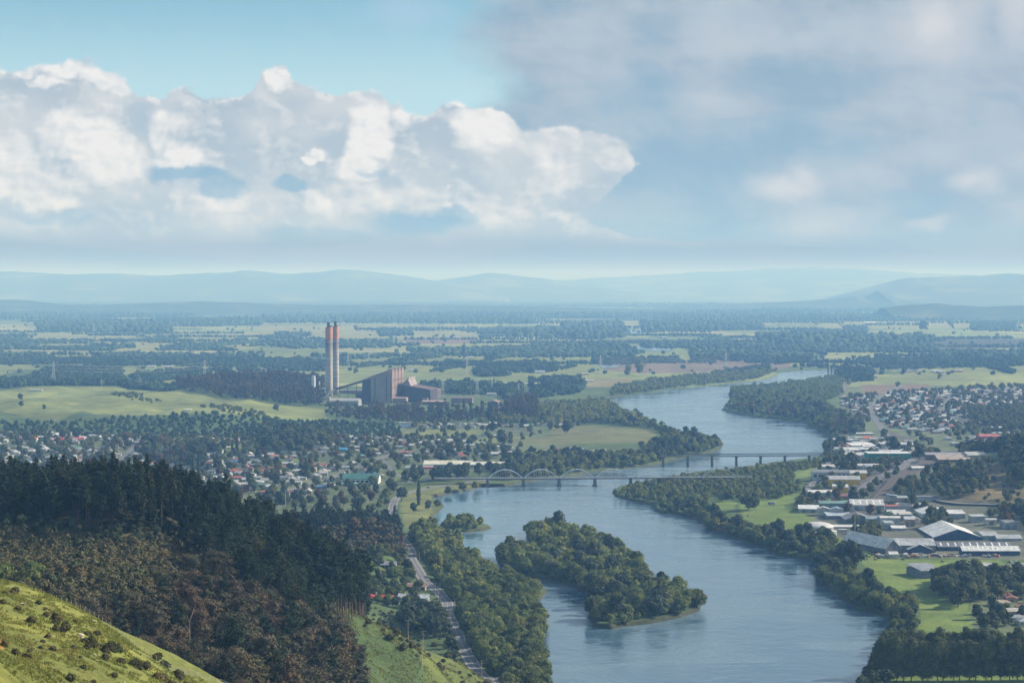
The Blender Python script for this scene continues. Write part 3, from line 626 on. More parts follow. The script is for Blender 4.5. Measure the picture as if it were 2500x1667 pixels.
def L_willow(seed, h=9, w=10):
    r = random.Random(seed); L = [(0, 0, h * .55, w * .34, w * .34, h * .43)]
    n = r.randint(7, 10)
    for i in range(n):
        a = 2 * math.pi * i / n + r.uniform(-.3, .3); d = w * r.uniform(.22, .36); s = w * r.uniform(.15, .22)
        L.append((d * math.cos(a), d * math.sin(a), h * r.uniform(.28, .66), s, s, s * r.uniform(.8, 1.15)))
    for i in range(3): L.append((r.uniform(-1, 1) * w * .17, r.uniform(-1, 1) * w * .17, h * r.uniform(.72, .86), w * .16, w * .16, w * .14))
    return L
def L_round(seed, h=11, w=9, base=.22):
    r = random.Random(seed); L = [(0, 0, h * (base + (1 - base) * .5), w * .33, w * .33, h * (1 - base) * .40)]
    for i in range(r.randint(7, 10)):
        a = r.uniform(0, 6.3); t = r.uniform(.15, .85); d = w * .34 * math.sin(math.pi * (.15 + t * .75)); s = w * r.uniform(.14, .22)
        L.append((d * math.cos(a), d * math.sin(a), h * (base + (1 - base) * t), s, s, s * .85))
    L.append((0, 0, h * .88, w * .2, w * .2, h * .11)); return L
def L_gum(seed, h=26, w=14):
    r = random.Random(seed); L = []
    for i in range(r.randint(12, 16)):
        a = r.uniform(0, 6.3); t = r.uniform(.35, .97); d = w * .5 * r.uniform(.2, 1) * (1.05 - abs(t - .68) * 1.6); s = w * r.uniform(.11, .19)
        L.append((d * math.cos(a), d * math.sin(a), h * t, s, s, s * r.uniform(.45, .75)))
    L += [(0, 0, h * .75, w * .2, w * .2, h * .12), (0, 0, h * .93, w * .2, w * .2, h * .06)]; return L
def L_poplar(seed, h=24, w=9.5, base=.16):
    r = random.Random(seed); L = []
    for i in range(11):
        t = (i + .5) / 11; rr = w * .5 * (math.sin(math.pi * min(1, .22 + t * .70)) ** .7)
        for k in range(2):
            a = r.uniform(0, 6.3); s = rr * r.uniform(.5, .75); L.append((rr * .38 * math.cos(a), rr * .38 * math.sin(a), h * (base + (1 - base) * t * .97), s, s, max(s * 1.1, h * .05)))
    return L
def L_lombardy(seed, h=20, w=3.4): return [(0, 0, h * t, w * .5 * s, w * .5 * s, h * .13) for t, s in ((.12, .7), (.27, .95), (.42, 1), (.57, .95), (.72, .8), (.86, .5))]
def L_cypress(seed, h=12, w=6): return [(0, 0, h * t, w * .5 * s, w * .5 * s, h * .12) for t, s in ((.12, 1), (.27, .92), (.42, .75), (.57, .58), (.72, .42), (.88, .2))]
def pinecrown(seed, leaf, h=30, w=9, base=.42, dens=1.0):
    """radiata pine: whorls of upswept branches carrying tufts, ragged top"""
    rng = np.random.default_rng(seed); P = []; Nn = []; Wd = MB(); z = h * base * .8
    while z < h * .97:
        t = max(0, (z / h - base)) / (1 - base); R_ = w * .5 * (min(1, .45 + t * 1.8) * (1 - t ** 2.6) + .10)
        if z < h * base: R_ *= .5
        for k in range(rng.integers(4, 6)):
            a = rng.uniform(0, 6.28); r1 = R_ * rng.uniform(.55, 1.2); up = rng.uniform(.15, .55); e = np.array((math.cos(a), math.sin(a), up))
            if rng.random() < (.55 if z < h * base else 1):
                n = int((10 + r1 * r1 * 3.4) * dens * (.5 if z < h * base else 1)); s = rng.beta(2.2, 1.1, n)[:, None]
                q = e * s * r1 + (0, 0, z) + rng.normal(0, .16 + .10 * r1, (n, 3)) * (1, 1, .6); P.append(q); Nn.append(np.tile(e * .4 + (0, 0, 1), (n, 1)))
            Wd.bar((0, 0, z), tuple(e * r1 * .8 + (0, 0, z)), .10, 3, .03)
        z += rng.uniform(.9, 1.5)
    n = 40; P.append(np.array((0, 0, h * .965)) + rng.normal(0, .5, (n, 3)) * (1, 1, 1.6)); Nn.append(np.tile((0, 0, 1.), (n, 1)))
    V, Q = leaves(rng, np.concatenate(P), np.concatenate(Nn), leaf, .55); return V, [Q], Wd
def trunkmesh(seed, h, r0, kind='limbs', top=.6, lean=.03):
    r = random.Random(seed); m = MB(); x = y = 0; px_ = (0, 0, -1.2); n = 5
    for i in range(n):
        z = h * top * (i + 1) / n; x += r.uniform(-1, 1) * h * lean; y += r.uniform(-1, 1) * h * lean
        m.bar(px_, (x, y, z), r0 * (1 - .14 * i), 6, r0 * (1 - .14 * (i + 1))); px_ = (x, y, z)
        if kind != 'bare' and i >= 1:
            for _ in range(2 if kind == 'limbs' else 1):
                a = r.uniform(0, 6.3); L = h * r.uniform(.12, .26); m.bar(px_, (x + L * math.cos(a), y + L * math.sin(a), z + L * r.uniform(.5, 1.1)), r0 * .36, 4, r0 * .1)
    return m
TREE = {}
def proto(key, lobef, n, leaf, mat, trunk, core=1, **kw):
    lst = []
    for i in range(n):
        s = hash_(key) + i; V, Fs = lobecrown(s, lobef(s), leaf, core=core, **kw)
        fl = np.concatenate([np.full(len(f), len(Fs) > 1 and j == 0) for j, f in enumerate(Fs)])
        lst.append((npmesh(key + '_crown', V, Fs, mat, fl), trunk(s).mesh('trunk', M_BARK) if trunk else None, (V, Fs)))
    TREE[key] = lst
def hash_(s): return sum(ord(c) * (i + 3) for i, c in enumerate(s)) % 9973
proto('willow', L_willow, 6, .72, L_WIL, lambda s: trunkmesh(s, 7, .28), dens=1.5)
proto('willow_far', L_willow, 4, 1.7, L_WIL, None, dens=1.1, core=0, coref=.88)
proto('willow_small', lambda s: L_willow(s, 4.5, 6), 3, .6, L_WIL, lambda s: trunkmesh(s, 3, .15), dens=1.3)
proto('garden', L_round, 5, 1.0, L_GARD, lambda s: trunkmesh(s, 9, .28), dens=1.5)
proto('garden_far', L_round, 4, 1.9, L_GARD, None, dens=1.1, core=0, coref=.88)
proto('dark', lambda s: L_round(s, 13, 10, .12), 4, 1.0, L_DARK, lambda s: trunkmesh(s, 10, .3), dens=1.5)
proto('yellow', lambda s: L_round(s, 7, 9, .12), 2, 1.0, L_YEL, lambda s: trunkmesh(s, 5, .2), dens=1.5)
proto('rust', lambda s: L_round(s, 11, 8, .12), 2, 1.0, L_RUST, lambda s: trunkmesh(s, 8, .2), dens=1.5)
proto('gum', L_gum, 6, .62, L_GUM, lambda s: trunkmesh(s, 26, .42, top=.85, lean=.012), dens=1.0, core=1, coref=.6, spread=.3)
proto('gum_far', L_gum, 4, 1.7, L_GUM, None, dens=1.0, core=0, coref=.75, spread=.25)
proto('poplar', L_poplar, 4, .75, L_POP, lambda s: trunkmesh(s, 22, .33, 'few', .8, .006), dens=1.1, coref=.72, spread=.25)
proto('lombardy', L_lombardy, 2, .8, L_DARK, lambda s: trunkmesh(s, 10, .25, 'few'), dens=1.5)
proto('cypress', L_cypress, 2, .8, L_DARK, lambda s: trunkmesh(s, 8, .25, 'few'), dens=1.4)
proto('shrub', lambda s: L_willow(s, 1.6, 2.4), 4, .28, L_SHRUB, None, dens=1.2)
proto('bigshrub', lambda s: L_willow(s, 2.6, 3.6), 4, .5, L_SHRUB, None, dens=.9, core=0, coref=.9)
proto('far', lambda s: [(0, 0, 5, 5.5, 5.5, 5), (3, 2, 4, 4, 4, 4), (-4, -1, 4.5, 4, 4, 4.6), (1, -3, 7, 3, 3, 3.5)], 4, 3.4, L_FAR, None, dens=.7, core=0, coref=.9)
def vfar(seed, lod=1):
    rng = np.random.default_rng(seed); iv, f = ICO[lod]; V = iv * (1 + rng.normal(0, .16, (len(iv), 1))) * (7, 7, 6) + (0, 0, 5.5); V[:, 2] = np.maximum(V[:, 2], 0); return V, [f]
TREE['vfar'] = [(None, None, vfar(i)) for i in range(5)]; TREE['vvfar'] = [(None, None, vfar(i, 0)) for i in range(5)]
PINES = []
for i in range(7):
    V, Fs, wd = pinecrown(300 + i, .62, 28 + i % 3 * 2.5, 8.5 + (i % 2) * 1.5, .40 + .06 * (i % 3))
    tr = trunkmesh(i, 29, .36, 'bare', .93, .004); tr.add(wd.v, wd.f)
    PINES.append((npmesh('pine_crown', V, Fs, L_PINE), tr.mesh('pine_trunk', M_BARK), (V, Fs)))
TREE['pine'] = PINES
lo = []
for i in range(4):
    V, Fs, wd = pinecrown(400 + i, 1.1, 28 + i % 3 * 2.5, 9, .22, .42); lo.append((None, None, (V, Fs)))
TREE['pine_lo'] = lo

# ------------------------------------------------------------------ planting
KEEP = []                                   # (x, y, r) nothing grows here
def sample(P, sp, jit=.42):
    x0, y0 = P.min(0); x1, y1 = P.max(0)
    gx, gy = np.meshgrid(np.arange(x0, x1 + sp, sp), np.arange(y0, y1 + sp, sp)); gx = gx + (np.arange(gx.shape[0]) % 2)[:, None] * sp / 2
    gx = gx.ravel() + RNG.uniform(-jit, jit, gx.size) * sp; gy = gy.ravel() + RNG.uniform(-jit, jit, gy.size) * sp
    k = inpoly(gx, gy, P); return gx[k], gy[k]
def clear(x, y, shore=None, r=0):
    k = np.ones(len(x), bool)
    for L, wd in ROADS:
        if len(L) and (x.max() > L[:, 0].min() - 20) and (x.min() < L[:, 0].max() + 20): k &= edgedist(x, y, L, False) > wd / 2 + 2.5 + r
    for (a, c, rr) in KEEP:
        if a > x.min() - rr - 5 and a < x.max() + rr + 5 and c > y.min() - rr - 5 and c < y.max() + rr + 5: k &= (x - a) ** 2 + (y - c) ** 2 > (rr + r) ** 2
    if shore is not None: k &= river_sd(x, y) > shore
    return k
POOL = {}                                   # kind -> list of dict(x, y, key, s, place, look)
def plant(kind, polys, sp, keys, place, look, smin=.8, smax=1.2, ground=True, shore=None, dens=1.0, cat='tree', zs=(.85, 1.15)):
    P = G(polys) if ground else PD(polys); x, y = sample(P, sp)
    k = clear(x, y, shore) & (RNG.random(len(x)) < dens); x, y = x[k], y[k]
    for a, c in zip(x, y):
        POOL.setdefault(kind, []).append(dict(x=float(a), y=float(c), key=keys[RNG.integers(len(keys))], s=float(RNG.uniform(smin, smax)), zs=float(RNG.uniform(*zs)), place=place, look=look, cat=cat))
def put(kind, px, py, key, s, place, look, cat='tree', ground=True, zs=1.0):
    x, y = gp(px, py) if ground else ((px - CXP) / F * py, py)
    POOL.setdefault(kind, []).append(dict(x=float(x), y=float(y), key=key, s=s, zs=zs, place=place, look=look, cat=cat, one=True))
LOW = {'willow': 'willow_far', 'garden': 'garden_far', 'gum': 'gum_far', 'pine': 'pine_lo', 'dark': 'garden_far', 'rust': 'garden_far', 'yellow': 'garden_far'}
def merged(items, name, label, cat, mat, lod=True):
    """ground cover of crowns too many to count, as one mesh"""
    groups = {}
    for t in items:
        if t['key'] in ('far', 'vfar'): t['key'] = 'far' if t['y'] < 5800 else ('vfar' if t['y'] < 9500 else 'vvfar')
        groups.setdefault(LOW.get(t['key'], t['key']) if lod else t['key'], []).append(t)
    Vs = []; T3 = []; Q4 = []; o = 0
    for key, its in groups.items():
        for vi, var in enumerate(TREE[key]):
            sub = its[vi::len(TREE[key])]
            if not sub: continue
            V, Fs = var[2]; n = len(sub)
            xs = np.array([t['x'] for t in sub]); ys = np.array([t['y'] for t in sub]); z = hgt(xs, ys) - .2
            s = np.array([t['s'] for t in sub]); zs = np.array([t['zs'] for t in sub]); an = RNG.uniform(0, 6.28, n)
            ca, sa = np.cos(an), np.sin(an)
            A = np.empty((n, len(V), 3)); A[:, :, 0] = (V[None, :, 0] * ca[:, None] - V[None, :, 1] * sa[:, None]) * s[:, None] + xs[:, None]
            A[:, :, 1] = (V[None, :, 0] * sa[:, None] + V[None, :, 1] * ca[:, None]) * s[:, None] + ys[:, None]; A[:, :, 2] = V[None, :, 2] * (s * zs)[:, None] + z[:, None]
            Vs.append(A.reshape(-1, 3)); offs = (np.arange(n) * len(V) + o)[:, None, None]
            for f in Fs: (T3 if f.shape[1] == 3 else Q4).append((f[None] + offs).reshape(-1, f.shape[1]))
            o += n * len(V)
    if not Vs: return
    Fl = ([np.concatenate(T3)] if T3 else []) + ([np.concatenate(Q4)] if Q4 else [])
    fl = np.concatenate([np.full(len(f), f.shape[1] == 3) for f in Fl])
    stuff(ob(name, npmesh(name, np.concatenate(Vs), Fl, mat, fl)), label, cat)
def grow(kind, cap, stuffname, stufflabel, mat, noparts=2600):
    L = POOL.get(kind, [])
    if kind == 'pine_tree':
        for t in L: t['s'] *= float(np.interp(CXP + t['x'] / t['y'] * F, [0, 450, 700, 870], [.60, .69, .84, .98]))
    if kind == 'gum_tree':
        for t in L: t['s'] *= float(np.interp(CXP + t['x'] / t['y'] * F, [0, 420, 620], [.66, .72, 1.0]))
    for t in L: t['rank'] = (-1e9 if t.get('one') else 0) + t['y'] / t['s']
    L.sort(key=lambda t: t['rank']); solo, rest = L[:cap], L[cap:]
    by = {}
    for t in solo: by.setdefault((t['place'], t['look']), []).append(t)
    for (place, look), its in by.items():
        labs = rowlabels([(t['x'], t['y']) for t in its], look, place) if len(its) > 1 else [f'{look} {place}']
        for t, lb in zip(its, labs):
            key = t['key']; var = random.choice(TREE[key if t['y'] < 4300 or key not in LOW else LOW[key]])
            z = hz(t['x'], t['y']) - .15; rz = random.uniform(0, 6.28); sc = (t['s'], t['s'], t['s'] * t['zs'])
            if t['y'] < noparts and var[1] is not None:
                e = ob(kind, None, None, (t['x'], t['y'], z), rz, sc); e.empty_display_size = 1
                ob('crown', var[0], e); ob('trunk', var[1], e)
            else: e = ob(kind, var[0], None, (t['x'], t['y'], z), rz, sc)
            if place.startswith('@'): lb = look + ' ' + place[1:]
            tag(e, lb, t['cat'], None if len(its) == 1 else (look.split(',')[0] + 's ' + place).replace('@', ''))
    if rest and stuffname: merged(rest, stuffname, stufflabel, 'trees', mat)
    print('GROW', kind, len(solo), len(rest))

# ------------------------------------------------------------------ buildings
M_ROOF = objcol('painted roof iron', .55); M_WALL = objcol('painted wall', .8)
M_GLASS = plain('window glass', (.05, .07, .09), .25, .5, .3); M_DOOR = plain('door paint', (.25, .22, .2), .6)
M_CONC = plain('concrete', (.36, .35, .33), .85, .12, .15); M_DARKM = plain('dark steel', (.09, .09, .10), .6, .3, .2, .3); M_STEEL = plain('galvanised steel', (.50, .52, .54), .45, .3, .15, .4)
def gable(w, dd, h, rise, over=.5, th=.18):
    """roof: two sloping sheets with thickness; ridge along x"""
    x = w / 2 + over; y = dd / 2 + over; e = h - rise * over / (dd / 2)
    return MB().prism([(-y, e), (0, h + rise), (y, e), (y, e + th), (0, h + rise + th), (-y, e + th)], -x, x)
def hip(w, dd, h, rise, over=.5):
    x = w / 2 + over; y = dd / 2 + over; r = max(.5, w / 2 - dd / 2)
    m = MB(); v = [(-x, -y, h - .12), (x, -y, h - .12), (x, y, h - .12), (-x, y, h - .12), (-x, -y, h + .05), (x, -y, h + .05), (x, y, h + .05), (-x, y, h + .05), (-r, 0, h + rise), (r, 0, h + rise)]
    return m.add(v, [(3, 2, 1, 0), (0, 1, 5, 4), (1, 2, 6, 5), (2, 3, 7, 6), (3, 0, 4, 7), (4, 5, 9, 8), (6, 7, 8, 9), (5, 6, 9), (7, 4, 8)])
def walls(w, dd, h, rise=0, gab=True):
    m = MB()
    if gab and rise: m.prism([(-dd / 2, -.6), (dd / 2, -.6), (dd / 2, h), (0, h + rise), (-dd / 2, h)], -w / 2, w / 2)
    else: m.box(-w / 2, w / 2, -dd / 2, dd / 2, -.6, h)
    return m
def winpos(w, dd, n):
    out = []
    for k in range(n):
        x = -w / 2 + w * (k + .5) / n
        for s in (-1, 1): out.append((x, s * dd / 2, 0))
    for s in (-1, 1): out.append((s * w / 2, 0, 1))
    return out
def pane(m, x, y, side, ww=1.5, z0=.95, z1=2.05):
    s = 1 if (y if not side else x) > 0 else -1
    if side: m.box(x - .02 if s > 0 else x - .05, x + .05 if s > 0 else x + .02, y - ww / 2, y + ww / 2, z0, z1)
    else: m.box(x - ww / 2, x + ww / 2, y - .02 if s > 0 else y - .05, y + .05 if s > 0 else y + .02, z0, z1)
HOUSES = []
def hproto(kind, w, dd, h=2.9, rise=1.7, ell=False):
    wl = walls(w, dd, h, rise, kind == 'gable'); rf = gable(w, dd, h, rise) if kind == 'gable' else hip(w, dd, h, rise)
    if ell:
        a = walls(dd * .8, w * .4, h, rise * .8, True); off = (-w * .22, -dd * .55)
        wl.add([(-q[1] + off[0], q[0] + off[1], q[2]) for q in a.v], a.f); a = gable(dd * .8, w * .4, h, rise * .8)
        rf.add([(-q[1] + off[0], q[0] + off[1], q[2] + .03) for q in a.v], a.f)
    wins = [p_ for p_ in winpos(w, dd, 3)]; wm_ = wl.mesh('wall', M_WALL)
    pm = []
    for (x, y, sd_) in wins:
        if ell and y < 0 and x < 0: continue
        q = MB(); pane(q, x, y, sd_); pm.append(q.mesh('window', M_GLASS))
    far_ = MB(); far_.add(wl.v, wl.f, 0)
    for (x, y, sd_) in wins:
        if ell and y < 0 and x < 0: continue
        q = MB(); pane(q, x, y, sd_, 1.9); far_.add(q.v, q.f, 1)
    ch = MB().box(w * .18, w * .18 + .7, dd * .12, dd * .12 + .7, h, h + rise + .9).mesh('chimney', plain('chimney brick', (.32, .16, .12), .9))
    HOUSES.append(dict(wall=wm_, far=far_.mesh('wall', [M_WALL, M_GLASS]), roof=rf.mesh('roof', M_ROOF), win=pm, ch=ch, door=MB().box(-.5, .5, -dd / 2 - .06, -dd / 2 + .02, 0, 2.05).mesh('door', M_DOOR), w=w, kind=kind, raw=(wl, rf), ell=ell))
hproto('gable', 13, 7.5); hproto('hip', 13, 9); hproto('gable', 16, 8, rise=1.4, ell=True); hproto('hip', 15, 9.5, ell=True); hproto('gable', 9, 6.5, rise=2.2); hproto('hip', 11, 10, 3.0, 2.4); hproto('gable', 20, 8, 2.8, 1.3)
ROOFC = [((.52, .53, .53), 'white', 10), ((.36, .38, .40), 'grey', 13), ((.20, .21, .23), 'dark grey', 6), ((.36, .10, .08), 'red', 2), ((.36, .16, .11), 'orange tiled', 2.5), ((.22, .10, .09), 'maroon', 2), ((.40, .34, .27), 'tan', 4), ((.13, .25, .20), 'green', 2), ((.10, .20, .36), 'blue', 1), ((.5, .48, .42), 'cream', 4)]
WALLC = [((.62, .61, .57), 4), ((.50, .46, .38), 3), ((.40, .26, .19), 2), ((.55, .60, .60), 1), ((.33, .33, .32), 1)]
def wch(l): return random.choices(l, [q[-1] for q in l])[0]
HLIST = []
def house(px, py, roofname=None, hi=None, rz=None, sc=1.0, label=None, place='', wall=None, ground=True, xy=None):
    if place == 'in the east town': sc *= 1.2
    x, y = xy if xy else gp(px, py); x, y = float(x), float(y)
    rc = next(q for q in ROOFC if q[1] == roofname) if roofname else wch(ROOFC)
    HLIST.append(dict(x=x, y=y, rc=rc, hi=random.randrange(len(HOUSES)) if hi is None else hi, rz=random.choice([0, .1, -.15, 1.5, 1.65, .25]) + random.uniform(-.12, .12) if rz is None else rz, s=sc * random.uniform(.92, 1.1), label=label, place=place, wc=wall or wch(WALLC)[0], one=label is not None))
    KEEP.append((x, y, 6.5 * sc))
def hzone(polys, sp, place, dens=1.0, tilt=0.0):
    P = G(polys); x, y = sample(P, sp, .22); k = clear(x, y, 6, 3) & (RNG.random(len(x)) < dens)
    for a, c in zip(x[k], y[k]): house(0, 0, xy=(a, c), place=place, rz=random.choice([0, 0, math.pi / 2]) + tilt + random.uniform(-.1, .1))
BLD = []
M_SIGNW = plain('white lettering', (.78, .78, .76), .6, 1, .05)
def building(px, py, wpx, hpx, dep, rise, rz, rc, wc, label, cat='shed', roof='gable', name='shed', turn=False, skylights=0, doors=0, D=None, open_=False, winrow=0, gend=False, wall2=None, D_off=0):
    """front wall base centre at the pixel, wpx wide, hpx to the eaves; local x along the front"""
    x, y = gp(px, py); x, y = float(x), float(y); mpp = y / F; w = wpx * mpp; h = hpx * mpp
    e = ob(name, None, None, (x, y, hz(x, y)), rz); tag(e, label, cat)
    if gend:      # gable end faces the viewer: ridge runs back
        wl = MB(); pr = [(-w / 2, -.8), (w / 2, -.8), (w / 2, h), (0, h + rise), (-w / 2, h)]; n = 5
        v = [(a, 0, z) for a, z in pr] + [(a, dep, z) for a, z in pr]; wl.add(v, [(i, (i + 1) % n, n + (i + 1) % n, n + i) for i in range(n)] + [(4, 3, 2, 1, 0), (5, 6, 7, 8, 9)])
        o = .7; k = rise * o / (w / 2); pr = [(-w / 2 - o, h - k), (0, h + rise), (w / 2 + o, h - k), (w / 2 + o, h - k + .3), (0, h + rise + .3), (-w / 2 - o, h - k + .3)]
        rf = MB(); n = 6; v = [(a, -o, z) for a, z in pr] + [(a, dep + o, z) for a, z in pr]; rf.add(v, [(i, (i + 1) % n, n + (i + 1) % n, n + i) for i in range(n)] + [(5, 4, 3, 2, 1, 0), (6, 7, 8, 9, 10, 11)])
    else:
        q = walls(w, dep, h, rise, roof == 'gable'); wl = MB().add([(a, c + dep / 2, z) for a, c, z in q.v], q.f)
        if roof == 'gable': q = gable(w, dep, h, rise, .6, .3)
        elif roof == 'hip': q = hip(w, dep, h, rise, .6)
        elif roof == 'mono': q = MB().prism([(-dep / 2 - .5, h + .02), (dep / 2 + .5, h + rise), (dep / 2 + .5, h + rise + .3), (-dep / 2 - .5, h + .32)], -w / 2 - .5, w / 2 + .5)
        else: q = MB().box(-w / 2 - .3, w / 2 + .3, -dep / 2 - .3, dep / 2 + .3, h + .01, h + .6)
        rf = MB().add([(a, c + dep / 2, z) for a, c, z in q.v], q.f)
    ob('wall', wl.mesh('wall', M_WALL), e, color=wc); r = ob('roof', rf.mesh('roof', M_ROOF), e, color=rc)
    if skylights and not gend:
        for i in range(skylights):
            xx = -w / 2 + w * (i + .5) / skylights; t0, t1 = .15, .85; yy0, yy1 = dep / 2 * t0, dep / 2 * t1; z0, z1 = h + rise * t0 + .36, h + rise * t1 + .36
            ob('skylight', MB().add([(xx - .6, yy0, z0), (xx + .6, yy0, z0), (xx + .6, yy1, z1), (xx - .6, yy1, z1)], [(0, 1, 2, 3)]).mesh('skylight', plain('skylight sheet', (.75, .77, .76), .4)), r)
    for i in range(doors):
        xx = -w / 2 + w * (i + .5) / doors; ob('roller_door', MB().box(xx - min(2.2, w / doors * .35), xx + min(2.2, w / doors * .35), -.07, .01, 0, min(4, h * .75)).mesh('roller_door', plain('roller door', (.18, .2, .22), .5)), e)
    for i in range(winrow):
        xx = -w / 2 + w * (i + .5) / winrow; ob('window', MB().box(xx - w / winrow * .33, xx + w / winrow * .33, -.06, .01, h * .35, h * .75).mesh('window', M_GLASS), e)
    for t in np.linspace(-.5, .5, max(1, int(w // 14)) + 1)[:]:
        KEEP.append((x + t * w * math.cos(rz) - dep * .5 * math.sin(rz), y + t * w * math.sin(rz) + dep * .5 * math.cos(rz), max(8, dep * .55)))
    return e, w, h
WHT = (.66, .67, .67); GRY = (.40, .42, .44); DGY = (.19, .20, .22); NVY = (.05, .09, .16); TANR = (.42, .36, .30); CRM = (.60, .58, .50); GRN = (.05, .26, .17); YEL = (.75, .50, .04); REDC = (.48, .08, .06); BRN = (.20, .15, .14); BLU = (.16, .34, .55); ORG = (.50, .20, .10); LGN = (.36, .44, .40)
TOWNR = 'commercial strip beside the river'
